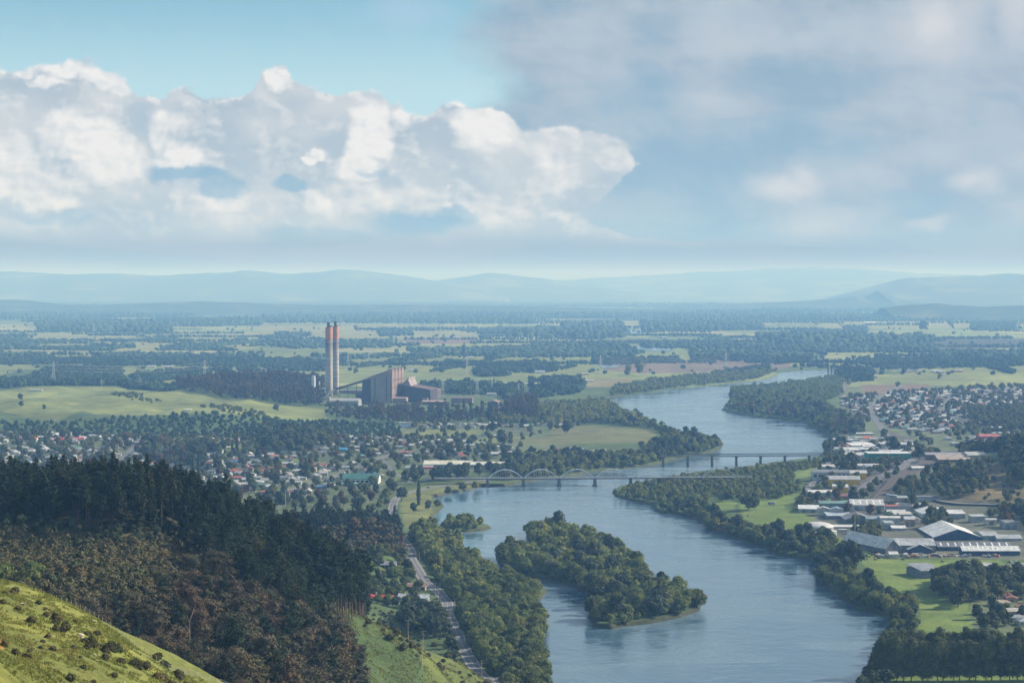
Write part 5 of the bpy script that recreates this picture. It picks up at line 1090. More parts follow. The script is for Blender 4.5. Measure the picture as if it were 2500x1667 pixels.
for px, py, w, h, dp, ri, rc, wc, lb in [(1055, 975, 22, 22, 66, 0, (.3, .2, .18), (.13, .1, .1), 'dark brown end block joined to the turbine hall'), (968, 984, 48, 12, 26, 1, (.46, .30, .24), (.3, .24, .22), 'low pink roofed block in front of the boiler house'), (1060, 988, 60, 7, 26, 2, (.44, .31, .26), (.15, .12, .12), 'low pink roofed workshop in front of the turbine hall'),
        (1127, 984, 52, 12, 24, 2, (.22, .15, .13), (.20, .16, .15), 'flat brown control building right of the turbine hall'), (1203, 999, 26, 17, 40, 3, (.30, .20, .18), (.12, .11, .11), 'dark brown gabled switch house at the right of the station'), (840, 992, 70, 13, 36, 4, (.36, .36, .36), (.28, .32, .34), 'pale grey coal store below the chimneys'),
        (858, 962, 60, 8, 20, 0, (.30, .22, .2), (.2, .15, .14), 'low brown block behind the conveyor'), (801, 992, 8, 20, 8, 0, (.5, .42, .38), (.42, .38, .34), 'narrow pinkish tower at the foot of the chimneys')]:
    building(px, py, w, h, dp, ri, BR_ * .6, rc, wc, lb, 'power station', 'flat' if ri == 0 else 'gable', 'plant_building', gend=('switch' in lb))
for px, py, dia, h, lb, c in [(765.5, 974, 8, 45, 'tall white silo left of the chimneys', (.62, .64, .66)), (780, 976, 2.6, 36, 'thin pale vent stack left of the chimneys', (.55, .54, .52))]:
    x, y = SL(px, py); e = ob('silo', None, None, (x, y, 2.5)); tag(e, lb, 'silo'); ob('tank_wall', MB().lathe([(dia / 2, -1), (dia / 2, h)], 20).mesh('tank_wall', plain('silo paint', c, .5)), e); ob('roof', MB().lathe([(dia / 2, h + .01), (dia * .2, h + dia * .2), (.1, h + dia * .22)], 20).mesh('roof', M_STEEL), e)
x, y = SL(782, 980); e = ob('pipe_rack', None, None, (x, y, 2.5)); tag(e, 'pale steel pipe rack and platforms left of the chimneys', 'pipe rack')
for k in range(6):
    q = MB(); q.bar((-16 + k * 5, 0, 0), (-16 + k * 5, 0, 26), .5).bar((-16 + k * 5, 8, 0), (-16 + k * 5, 8, 26), .5); ob('post', q.mesh('post', M_STEEL), e)
for zz in (9, 17, 25): ob('platform', MB().box(-17, 11, -.5, 8.5, zz, zz + .8).mesh('platform', M_STEEL), e)

# ------------------------------------------------------------------ bridges
M_BRC = plain('pale arch paint', (.72, .76, .76), .6, .3, .1); M_DECK = plain('deck steel', (.09, .10, .11), .7, .3, .15); M_PIER = plain('stained pier concrete', (.15, .13, .115), .9, .3, .25)
ax, ay = [float(q) for q in gp(1190, 1187, 0)]; bx, by_ = [float(q) for q in gp(1800, 1184, 0)]
dirv = np.array((bx - ax, by_ - ay)); Lb = np.linalg.norm(dirv); ang = math.atan2(dirv[1], dirv[0]); DK_Z = 9.2
e = ob('arch_bridge', None, None, (ax, ay, 0), ang); tag(e, 'road bridge of seven pale steel arches on concrete piers', 'bridge')
ns = 7; spn = Lb / ns
ob('deck', MB().box(-60, Lb + 55, -4.6, 4.6, DK_Z - 1.1, DK_Z).mesh('deck', M_DECK), e); ob('roadway', MB().box(-60, Lb + 55, -3.4, 3.4, DK_Z + .004, DK_Z + .08).mesh('roadway', am), e)
for s in (-1, 1):
    rl = MB(); rl.box(-60, Lb + 55, s * 4.55 - .08, s * 4.55 + .08, DK_Z + .95, DK_Z + 1.1)
    for q in np.arange(-60, Lb + 55, 4): rl.bar((q, s * 4.55, DK_Z), (q, s * 4.55, DK_Z + 1), .07, 4)
    ob('railing', rl.mesh('railing', M_BRC), e)
for i in range(ns):
    for s in (-1, 1):
        ar = MB(); pts = [(i * spn + spn * (.02 + .96 * t), s * 4.1, DK_Z + 9.8 * (1 - (2 * t - 1) ** 2)) for t in np.linspace(0, 1, 15)]
        for a, c in zip(pts[:-1], pts[1:]): ar.bar(a, c, .33, 4)
        r_ = ob('arch', ar.mesh('arch', M_BRC), e)
        hg = MB()
        for q in pts[1:-1]: hg.bar((q[0], q[1], DK_Z), q, .035, 3)
        ob('hanger', hg.mesh('hanger', M_BRC), r_)
    for t in (.35, .5, .65): ob('cross_brace', MB().bar((i * spn + spn * t, -4.1, DK_Z + 9.8 * (1 - (2 * t - 1) ** 2)), (i * spn + spn * t, 4.1, DK_Z + 9.8 * (1 - (2 * t - 1) ** 2)), .22).mesh('cross_brace', M_BRC), e)
for i in range(ns + 1):
    p_ = MB(); 
    for s in (-1, 1): p_.add([(i * spn + a, s * 3.2 + c, z) for z, k_ in ((-3, 1.9), (DK_Z - 1.12, 1.15)) for a, c in ((-k_, -k_), (k_, -k_), (k_, k_), (-k_, k_))], [(0, 3, 2, 1), (4, 5, 6, 7), (0, 1, 5, 4), (1, 2, 6, 5), (2, 3, 7, 6), (3, 0, 4, 7)])
    p_.box(i * spn - 1.3, i * spn + 1.3, -2.2, 2.2, -2, DK_Z - 3.5); p_.box(i * spn - 2.6, i * spn + 2.6, -6, 6, -3, .9)
    ob('pier', p_.mesh('pier', M_PIER), e)
ax, ay = [float(q) for q in gp(1619, 1139, 0)]; bx, by_ = [float(q) for q in gp(2034, 1136, 0)]; dirv = np.array((bx - ax, by_ - ay)); Lr = np.linalg.norm(dirv); ang = math.atan2(dirv[1], dirv[0]); Z0 = 12.2
e = ob('rail_bridge', None, None, (ax, ay, 0), ang); tag(e, 'long low dark lattice girder rail bridge behind the arch bridge', 'bridge')
for s in (-1, 1):
    q = MB(); q.box(-5, Lr + 5, s * 2.6 - .2, s * 2.6 + .2, Z0 + .05, Z0 + .5); q.box(-5, Lr + 5, s * 2.6 - .2, s * 2.6 + .2, Z0 + 3.0, Z0 + 3.4); k = 0
    for t in np.arange(-5, Lr + 4, 2.6): q.bar((t, s * 2.6, Z0 + .4), (t + 1.3, s * 2.6, Z0 + 3.1), .13, 4); q.bar((t + 1.3, s * 2.6, Z0 + 3.1), (t + 2.6, s * 2.6, Z0 + .4), .13, 4)
    ob('lattice_girder', q.mesh('lattice_girder', plain('grey green girder paint', (.08, .10, .11), .6)), e)
ob('deck', MB().box(-5, Lr + 5, -2.3, 2.3, Z0, Z0 + .7).mesh('deck', M_DARKM), e)
nr = 7
for i in range(nr + 1):
    t = Lr * i / nr; q = MB()
    for s in (-1, 1): q.lathe([(1.25, -3), (1.1, Z0 - .9)], 12, t, s * 2.4)
    q.box(t - .5, t + .5, -2.4, 2.4, 4, 6); q.box(t - 1.3, t + 1.3, -4, 4, Z0 - .89, Z0 - .02); ob('pier', q.mesh('pier', M_PIER), e)
# road overpass across the railway
ax, ay = SL(2258, 1118); bx, by_ = SL(2392, 1116); e = ob('overpass', None, None, (ax, ay, 2.5), math.atan2(by_ - ay, bx - ax)); tag(e, 'concrete road overpass crossing the railway yard', 'bridge'); Lo = math.hypot(bx - ax, by_ - ay)
ob('deck', MB().box(-20, Lo + 20, -5, 5, 6, 7.3).mesh('deck', M_CONC), e)
for s in (-1, 1): ob('parapet', MB().box(-20, Lo + 20, s * 4.9 - .12, s * 4.9 + .12, 7.31, 8.3).mesh('parapet', M_CONC), e)
for t in (.1, .37, .62, .9): ob('pier', MB().box(Lo * t - .7, Lo * t + .7, -4, 4, -1, 5.98).mesh('pier', M_CONC), e)

# ------------------------------------------------------------------ pylons, poles
def pylon_mesh(h):
    m = MB(); w0 = h * .085
    def W_(z): return w0 * (1 - z / h * .92) if z < h * .6 else w0 * (.448 - (z / h - .6) * .7)
    zs = [0, .14, .26, .37, .47, .56, .64, .71, .78, .85, .92, .99]
    for i in range(len(zs) - 1):
        z0, z1 = zs[i] * h, zs[i + 1] * h; a, c = max(.35, W_(z0)), max(.3, W_(z1)); P0 = [(-a, -a), (a, -a), (a, a), (-a, a)]; P1 = [(-c, -c), (c, -c), (c, c), (-c, c)]
        for k in range(4):
            n2 = (k + 1) % 4; m.bar((*P0[k], z0), (*P1[k], z1), .17, 4); m.bar((*P0[k], z0), (*P1[n2], z1), .09, 3); m.bar((*P0[n2], z0), (*P1[k], z1), .09, 3); m.bar((*P1[k], z1), (*P1[n2], z1), .09, 3)
    arms = []
    for z, L in ((.66, .17), (.78, .20), (.90, .15)):
        q = MB()
        for s in (-1, 1):
            q.bar((0, -.5, z * h), (s * L * h, 0, z * h + .4), .13, 3).bar((0, .5, z * h), (s * L * h, 0, z * h + .4), .13, 3).bar((0, 0, z * h + h * .045), (s * L * h, 0, z * h + .4), .13, 3).bar((s * L * h, 0, z * h + .4), (s * L * h, 0, z * h - 2.2), .12, 3)
        arms.append(q)
    return m, arms
pm_, arms_ = pylon_mesh(50); PYM = pm_.mesh('lattice_tower', plain('galvanised lattice', (.52, .52, .52), .5)); PYA = [q.mesh('cross_arm', MATS['galvanised lattice']) for q in arms_]
PY = [(131, 951, 1.06, 'largest pylon at the left in front of the dark gum wood'), (500, 936, 1.05, 'pylon standing left of the dark wood near the striped pasture'), (229, 812, 1.0, 'far pylon on the upper left plain'), (434, 814, .95, 'faint far pylon right of the upper left one'), (1081, 970, .80, 'pylon just right of the turbine hall'), (1165, 970, .86, 'pylon left of the brown switch house'),
      (1201, 958, .62, 'smaller pylon behind the switch house'), (1140, 921, 1.0, 'faint pylon on the plain above the switchyard'), (850, 901, 1.05, 'faint pylon right of the chimneys on the plain'), (900, 890, .9, 'second faint pylon right of the chimneys'), (1466, 917, 1.05, 'pylon at the near edge of the brown field'), (1772, 907, 1.0, 'pylon on the far bank at the end of the brown field'), (541, 816, .8, 'tiny far pylon on the middle left plain'), (1266, 972, .6, 'short pylon at the river side of the switchyard'), (342, 962, .5, 'thin mast on the pasture below the gum wood'), (248, 974, .45, 'thin mast on the left part of pasture')]
PYP = []
for px, py, s, lb in PY:
    x, y = SL(px, py); e = ob('pylon', None, None, (x, y, hz(x, y)), .5, s); tag(e, lb, 'pylon', 'pylons on the plain'); ob('lattice_tower', PYM, e)
    for q in PYA: ob('cross_arm', q, e)
    PYP.append((x, y, hz(x, y), s))
def span(a, b2, h0, h1, sag, off, r, name, label, cat='power line', n=12):
    m = MB(); d_ = np.array((b2[1] - a[1], a[0] - b2[0]), float); d_ /= np.linalg.norm(d_); 
    P = []
    for t in np.linspace(0, 1, n): P.append((a[0] + (b2[0] - a[0]) * t + d_[0] * off, a[1] + (b2[1] - a[1]) * t + d_[1] * off, h0 * (1 - t) + h1 * t - sag * 4 * t * (1 - t)))
    for p0, p1 in zip(P[:-1], P[1:]): m.bar(p0, p1, r, 3)
    return m
wirem = plain('power cable', (.45, .45, .45), .5)
def lines(i, j, label, zl=(.66, .78, .90)):
    a, c = PYP[i], PYP[j]; e = ob('power_line', None); tag(e, label, 'power line', None)
    for z, L in zip(zl, (.17, .20, .15)):
        for s in (-1, 1): ob('cable', span(a, c, a[2] + z * 50 * a[3] - 2, c[2] + z * 50 * c[3] - 2, 6, s * L * 50 * a[3], .10, '', '').mesh('cable', wirem), e)
lines(10, 11, 'sagging cables strung over the brown field'); lines(0, 1, 'sagging cables between the two left pylons'); lines(4, 5, 'cables linking the pylons beside the turbine hall')
# switchyard
x, y = SL(1235, 985); e = ob('switchyard', None, None, (x, y, 2.5)); tag(e, 'switchyard of thin grey gantries right of the brown switch house', 'switchyard')
for k in range(14):
    q = MB(); xx, yy = random.uniform(-110, 40), random.uniform(-20, 160); q.bar((xx, yy, 0), (xx, yy, 14), .25).bar((xx + 11, yy, 0), (xx + 11, yy, 14), .25).bar((xx, yy, 13), (xx + 11, yy, 13), .3)
    ob('gantry', q.mesh('gantry', M_STEEL), e)
# timber power poles
M_POLE = plain('weathered timber pole', (.42, .36, .29), .9)
def pole_mesh(h=10.5):
    return MB().bar((0, 0, -1), (0, 0, h), .19, 8, .13).mesh('post', M_POLE), MB().box(-1.25, 1.25, -.07, .07, h - .6, h - .42).mesh('cross_arm', M_POLE), MB().box(-.9, .9, -.06, .06, h - 2.2, h - 2.05).mesh('cross_arm', M_POLE)
PM = pole_mesh(); POLES = []
def pole(x, y, lb, s=1.0, rz=0, grp='timber power poles'):
    z = hz(x, y); e = ob('power_pole', None, None, (x, y, z), rz, s); tag(e, lb, 'power pole', grp); ob('post', PM[0], e); ob('cross_arm', PM[1], e); ob('cross_arm', PM[2], e); POLES.append((x, y, z)); KEEP.append((x, y, 1.5))
for px, D, lb in [(995, 872, 'power pole on the crest of the grass spur'), (1029, 850, 'power pole lower down the grass spur face'), (1032, 895, 'power pole just behind the grass spur crest'), (1022, 770, 'tall power pole at the bottom edge of the grass spur'), (926, 1150, 'power pole in the rough paddock below the bungalow'), (964, 1100, 'power pole between paddock and spur')]:
    pole((px - CXP) / F * D, D, lb)
for k, (px, py) in enumerate([(1063, 1458), (1110, 1498), (1146, 1580), (1100, 1520), (1024, 1396), (992, 1362), (1176, 1664), (1030, 1358), (1070, 1476), (993, 1406)]):
    x, y = SL(px, py); pole(x, y, f'roadside power pole, {ordw(k + 1) if k else "first"} met along the river road' if False else ['power pole where the road passes the palm', 'power pole at the lay-by', 'power pole beside the lower straight of the road', 'power pole by the dark trees left of the road', 'power pole at the upper bend of the road', 'power pole at the top of the visible road', 'power pole at the bottom end of the road', 'power pole on the river side of the upper road', 'power pole in front of the road bend grass', 'pale power pole left of the upper bend'][k])
for k, (px, py, s) in enumerate([(288, 1136, 2.4), (283, 1134, 2.2), (697, 1246, 1.8), (964, 1222, 1.3), (1494, 1071, 1.5), (1469, 1071, 1.3), (2087, 1309, 2.0), (1097, 1072, 1.3), (1159, 1045, 1.3), (2070, 1265, 1.2)]):
    x, y = SL(px, py); e = ob('lamp_mast', None, None, (x, y, hz(x, y)), 0, s); tag(e, ['tallest pale mast among the west town roofs', 'thinner mast touching the tallest west town mast', 'pale mast beside the pine wood edge', 'mast beside the river road at the town end', 'pale mast on the wooded river flats', 'thin mast left of the river flats one', 'tall radio mast behind the tanks', 'mast on the playing field', 'mast at the river row of houses', 'mast between the industrial sheds'][k], 'mast')
    ob('post', PM[0], e); ob('lamp_head', MB().box(-.5, .5, -.15, .15, 10.3, 10.7).mesh('lamp_head', M_STEEL), e)

# ------------------------------------------------------------------ planting plan
WB = 'on the left river bank'
plant('willow_tree', [(1000, 1304), (1050, 1296), (1080, 1312), (1116, 1328), (1134, 1362), (1210, 1402), (1290, 1428), (1322, 1445), (1296, 1480), (1328, 1506), (1332, 1535), (1312, 1575), (1316, 1605), (1332, 1645), (1345, 1720), (1220, 1720), (1190, 1640), (1160, 1590), (1140, 1540), (1120, 1500), (1100, 1450), (1060, 1405), (1032, 1350), (1012, 1325)], 7.2, ['willow'] * 7 + ['garden'], WB, 'olive willow', .5, 1.35, shore=-.8)
plant('willow_tree', [(1284, 1296), (1330, 1290), (1440, 1310), (1530, 1350), (1600, 1425), (1715, 1478), (1600, 1520), (1470, 1538), (1435, 1510), (1430, 1450), (1300, 1415), (1205, 1372), (1225, 1350), (1300, 1346)], 8.2, ['willow'] * 7 + ['garden', 'dark'], 'on the long island', 'green willow', .5, 1.45, shore=-.8)
plant('willow_tree', [(1080, 1290), (1085, 1272), (1120, 1265), (1150, 1269), (1185, 1284), (1150, 1293), (1112, 1296)], 6.5, ['willow_small', 'willow'], 'on the small island', 'small olive willow', .5, .85, shore=1.0)
plant('river_tree', [(1498, 1206), (1530, 1196), (1640, 1188), (1765, 1184), (1860, 1176), (1930, 1170), (1930, 1176), (1958, 1200), (1945, 1222), (1830, 1228), (1740, 1226), (1690, 1234), (1600, 1236), (1530, 1224)], 10.5, ['willow', 'willow', 'dark'], 'on the bridge peninsula', 'rounded river tree', .5, .95, shore=-.6)
plant('river_tree', [(1600, 1252), (1600, 1236), (1660, 1246), (1735, 1250), (1790, 1285), (1830, 1302), (1900, 1302), (1990, 1306), (2060, 1330), (2096, 1372), (2080, 1412), (2130, 1446), (2170, 1466), (2225, 1484), (2240, 1522), (2228, 1556), (2170, 1560), (2200, 1520), (2130, 1495), (2050, 1455), (2002, 1425), (1993, 1384), (1983, 1370), (1901, 1354), (1820, 1322), (1726, 1292), (1697, 1268)], 8.5, ['willow', 'willow', 'dark', 'willow'], 'along the right bank', 'dark olive bank tree', .5, 1.25, shore=-.6)
plant('river_tree', [(2100, 1668), (2154, 1600), (2185, 1550), (2230, 1560), (2240, 1600), (2180, 1660), (2160, 1720), (2080, 1720)], 7.5, ['willow', 'dark'], 'at the bottom right bank', 'dark bank tree', .6, .95, shore=.3)
plant('river_tree', [(1530, 1190), (1640, 1168), (1765, 1152), (1860, 1144), (1990, 1128), (2012, 1146), (1940, 1162), (1925, 1170), (1860, 1174), (1765, 1181), (1640, 1186), (1540, 1194)], 8.5, ['willow', 'willow_small'], 'beside the arch bridge end', 'low river tree', .45, .7, shore=-.6)
put('river_tree', 2077, 1402, 'dark', 2.05, '@on the right bank', 'very large dark round tree beside the meadow')
put('river_tree', 1826, 1250, 'dark', 1.35, '@peninsula', 'left of two dark round trees by the meadow,'); put('river_tree', 1843, 1247, 'dark', 1.3, '@peninsula', 'right of two dark round trees by the meadow,')
put('river_tree', 1226, 1362, 'dark', 1.0, '@long island', 'grey green tree at the western tip of the')
for kind, poly, sp, keys, place, look, a, c_ in [
    ('flats_tree', [(1180, 1020), (1300, 992), (1480, 982), (1512, 1006), (1560, 1024), (1598, 1040), (1645, 1058), (1700, 1068), (1762, 1084), (1750, 1098), (1680, 1112), (1625, 1122), (1588, 1110), (1560, 1096), (1620, 1078), (1600, 1048), (1480, 1036), (1400, 1034), (1330, 1040), (1260, 1040)], 12.5, ['willow', 'dark', 'garden', 'willow'], 'on the river flats', 'rounded flats tree', .8, 1.35),
    ('flats_tree', [(1180, 1150), (1290, 1112), (1400, 1112), (1500, 1112), (1620, 1116), (1620, 1128), (1533, 1141), (1457, 1148), (1323, 1168), (1240, 1176)], 9.5, ['willow', 'dark', 'willow'], 'behind the arch bridge', 'dark bank tree', .7, 1.1),
    ('flats_tree', [(1492, 966), (1500, 948), (1600, 930), (1760, 914), (1900, 905), (1860, 922), (1792, 934), (1645, 948), (1588, 958), (1514, 966)], 15, ['willow', 'garden'], 'on the far river bend', 'olive bank tree', .8, 1.2),
    ('east_bank_tree', [(1768, 1000), (1785, 984), (1785, 956), (1850, 949), (1960, 938), (2030, 926), (2080, 930), (2064, 960), (2010, 985), (2040, 1010), (2100, 1040), (2110, 1060), (2060, 1070), (2002, 1054), (1977, 1038), (1914, 1022), (1860, 1017), (1819, 1011)], 12, ['willow', 'dark', 'garden', 'rust'], 'on the east bank', 'leafy bank tree', .8, 1.35),
    ('east_bank_tree', [(2010, 1095), (2040, 1082), (2065, 1080), (2060, 1110), (2015, 1118)], 9, ['willow', 'dark'], 'at the rail bridge end', 'dark bank tree', .8, 1.2)]:
    plant(kind, poly, sp, keys, place, look, a, c_, shore=.5)
# plantation pines on the hill
plant('pine_tree', [(-260, 770), (0, 790), (110, 780), (245, 757), (436, 790), (500, 745), (600, 728), (700, 755), (790, 800), (868, 868), (893, 930), (890, 985), (800, 1010), (700, 1010), (560, 985), (300, 960), (-260, 960)], 6.4, ['pine'], 'of the hill plantation', 'tall dark pine', .82, 1.1, ground=False)
plant('pine_tree', [(640, 1440), (760, 1400), (900, 1480), (985, 1590), (1000, 1660), (860, 1680), (740, 1560)], 8, ['pine', 'pine', 'gum'], 'in the lower wood', 'dark pine', .7, .95, ground=False)
plant('gum_tree', [(700, 1330), (800, 1350), (900, 1430), (990, 1480), (985, 1580), (900, 1490), (800, 1430)], 12, ['gum', 'gum', 'willow', 'dark'], 'beside the river road', 'bronze gum', .7, 1.0, ground=False)
plant('gum_tree', [(60, 600), (180, 575), (300, 560), (450, 560), (620, 590), (760, 660), (860, 760), (850, 815), (760, 780), (660, 728), (560, 720), (470, 738), (400, 672), (280, 640), (150, 628)], 6.2, ['gum', 'gum', 'gum', 'pine'], 'below the pine plantation', 'bronze gum', .55, 1.0, ground=False)
plant('gum_tree', [(700, 560), (850, 600), (930, 700), (880, 790), (780, 680), (640, 580)], 7, ['gum', 'willow'], 'at the hill foot', 'rusty gum', .45, .7, ground=False)
plant('hill_shrub', [(-60, 640), (120, 645), (300, 650), (470, 740), (430, 780), (240, 752), (100, 770), (-60, 780)], 2.9, ['bigshrub'], 'on the mound', 'brown scrub bush', .7, 1.5, ground=False, cat='bush')
plant('garden_tree', [(-120, 758), (0, 772), (110, 762), (245, 742), (436, 772), (480, 745), (490, 760), (436, 800), (245, 772), (0, 800), (-120, 790)], 5, ['dark'], 'under the pines', 'dark shade-filling tree', .2, .42, ground=False)  # low dark trees added to fill in the shade at the pine bases
plant('hill_shrub', [(-60, 600), (110, 600), (140, 690), (-60, 690)], 5, ['bigshrub', 'willow_small'], 'at the clearing', 'dark scrub bush', .8, 1.6, ground=False, cat='bush')
plant('hill_shrub', [(0, 405), (200, 392), (380, 372), (560, 420), (580, 380), (480, 330), (300, 280), (0, 270)], 5.6, ['shrub'], 'on the near slope', 'gorse bush', .25, .85, ground=False, cat='bush', dens=.75)
for k in range(7):
    for j in range(5): put('hill_shrub', 150 + k * 62 + random.uniform(-20, 20), 365 + (k * 62) * .04 + random.uniform(-6, 6) - k * 3, 'shrub', random.uniform(.5, 1.1), 'of the dark band', 'dark gorse bush', 'bush', False)
for k in range(9): put('hill_shrub', 380 + k * 16 + random.uniform(-14, 14), 395 - k * 1.0 + random.uniform(-8, 5), 'bigshrub', random.uniform(.4, .8), 'at the slope bottom', 'large dark bush', 'bush', False)
plant('hill_shrub', [(820, 900), (880, 860), (1000, 840), (1200, 900), (1190, 1020), (1100, 960), (1000, 900), (900, 905)], 6.5, ['shrub', 'bigshrub'], 'on the grass spur', 'brown gorse bush', .5, 1.25, ground=False, cat='bush', dens=.75)
plant('hill_shrub', [(900, 1495), (1060, 1500), (1100, 1560), (1130, 1600), (1060, 1580), (960, 1545), (900, 1515)], 6, ['bigshrub', 'shrub'], 'in the paddock', 'olive scrub bush', .6, 1.2, cat='bush', dens=.5)
plant('garden_tree', [(985, 1500), (1095, 1495), (1108, 1545), (1080, 1560), (1010, 1545), (975, 1525)], 7.5, ['dark'], 'below the road bend', 'near black leafy tree', .8, 1.05)
plant('garden_tree', [(1095, 1570), (1120, 1575), (1130, 1610), (1105, 1615)], 6, ['dark'], 'left of the lower road', 'dark round tree', .6, .8)
plant('garden_tree', [(900, 1405), (990, 1395), (1035, 1440), (1060, 1470), (1030, 1500), (900, 1480), (880, 1450)], 8.5, ['garden', 'willow', 'dark', 'willow'], 'around the bungalow', 'leafy garden tree', .6, .95, dens=.75)
plant('garden_tree', [(880, 1395), (985, 1350), (990, 1395), (900, 1405)], 8, ['willow', 'garden', 'yellow'], 'left of the upper road', 'light green tree', .6, .95)
put('garden_tree', 1066, 1432, 'rust', .5, '@beside the road', 'small rusty tree above the house')
put('garden_tree', 978, 1382, 'yellow', .4, '@left of the upper road', 'small bright yellow bush')
# poplars
for row, y0, n in ((0, 1664, 21), (1, 1640, 18)):
    for k in range(n):
        px = 2150 + k * (19.5 if row == 0 else 22) + random.uniform(-4, 4) + row * 8; x, y = gp(px, y0 - k * .15); POOL.setdefault('poplar_tree', []).append(dict(x=float(x), y=float(y), key='poplar', s=random.uniform(.92, 1.1), zs=1, place='of the bottom right shelter belt', look='tall poplar', cat='tree'))
# town planting
WT = [(-20, 1060), (330, 1066), (640, 1075), (980, 1068), (1290, 1085), (1250, 1130), (1010, 1140), (960, 1180), (970, 1230), (900, 1260), (740, 1250), (640, 1240), (400, 1200), (-20, 1200)]
plant('town_tree', WT, 19, ['garden', 'garden', 'dark', 'willow', 'rust'], 'in the west town', 'leafy town tree', .5, 1.2, dens=.9)
plant('town_tree', [(985, 1034), (1350, 1030), (1460, 1040), (1330, 1070), (1340, 1095), (1250, 1092), (1000, 1075)], 30, ['garden', 'dark', 'willow'], 'near the playing field', 'leafy town tree', .6, 1.2, dens=.6)
plant('east_tree', [(2050, 975), (2140, 962), (2270, 956), (2420, 945), (2560, 940), (2560, 1095), (2440, 1105), (2290, 1060), (2200, 1050), (2150, 1035), (2100, 1030)], 18, ['garden', 'dark', 'willow', 'rust'], 'in the east town', 'leafy town tree', .5, 1.2, dens=.85)
plant('east_tree', [(2440, 1000), (2560, 990), (2560, 1060), (2470, 1060), (2380, 1040), (2360, 1000)], 17, ['dark', 'garden'], 'in the east town', 'dark leafy tree', 1.0, 1.6)
plant('east_tree', [(2330, 1150), (2420, 1135), (2560, 1120), (2560, 1240), (2470, 1240), (2440, 1200), (2410, 1170), (2330, 1160)], 11, ['dark', 'dark', 'garden'], 'on the wooded hill', 'dark hill tree', 1.0, 1.5)
plant('east_tree', [(2100, 1235), (2150, 1222), (2260, 1215), (2330, 1205), (2400, 1215), (2410, 1245), (2300, 1250), (2210, 1235), (2130, 1245)], 12, ['dark', 'garden'], 'along the railway scrub', 'dark scrub tree', .7, 1.25)
plant('east_tree', [(2290, 1205), (2420, 1200), (2560, 1215), (2560, 1270), (2420, 1262), (2290, 1240)], 14, ['dark', 'garden', 'willow_small'], 'on the scrubby slope', 'scrubby tree', .4, .9, dens=.7)
plant('east_tree', [(2020, 1100), (2250, 1060), (2330, 1150), (2200, 1215), (2340, 1290), (2100, 1290), (1990, 1245)], 19, ['garden', 'dark', 'rust', 'willow'], 'between the shops and sheds', 'street tree', .5, 1.25, dens=.9)
plant('east_tree', [(2225, 1300), (2290, 1275), (2330, 1300), (2320, 1320), (2240, 1320)], 12, ['dark', 'garden'], 'behind the warehouses', 'dark yard tree', .8, 1.2)
plant('east_tree', [(2400, 1280), (2480, 1265), (2560, 1275), (2560, 1310), (2420, 1300)], 13, ['garden', 'dark', 'rust'], 'by the right edge yards', 'garden tree', .8, 1.2)
plant('east_tree', [(2290, 1425), (2330, 1405), (2370, 1420), (2380, 1470), (2340, 1490), (2270, 1450)], 8.5, ['dark', 'dark', 'garden'], 'clump beside the slate barn', 'dark tree', .9, 1.4)
plant('east_tree', [(2370, 1400), (2560, 1405), (2560, 1465), (2420, 1462), (2380, 1480)], 9.5, ['dark', 'garden', 'garden'], 'above the lower right houses', 'dark garden tree', .6, 1.05, dens=.8)
plant('east_tree', [(2372, 1500), (2430, 1495), (2560, 1500), (2560, 1545), (2380, 1545)], 9, ['dark', 'garden'], 'among the lower right houses', 'garden tree', .55, .9, dens=.6)
plant('east_tree', [(1930, 1235), (2010, 1228), (2020, 1250), (1950, 1250)], 9, ['dark', 'garden'], 'in front of the pale blue shop', 'dark tree', .7, 1.0, dens=.7)
plant('east_tree', [(2085, 1305), (2140, 1290), (2160, 1320), (2110, 1330)], 9, ['dark', 'garden'], 'below the estate fence', 'dark tree', .7, 1.0)
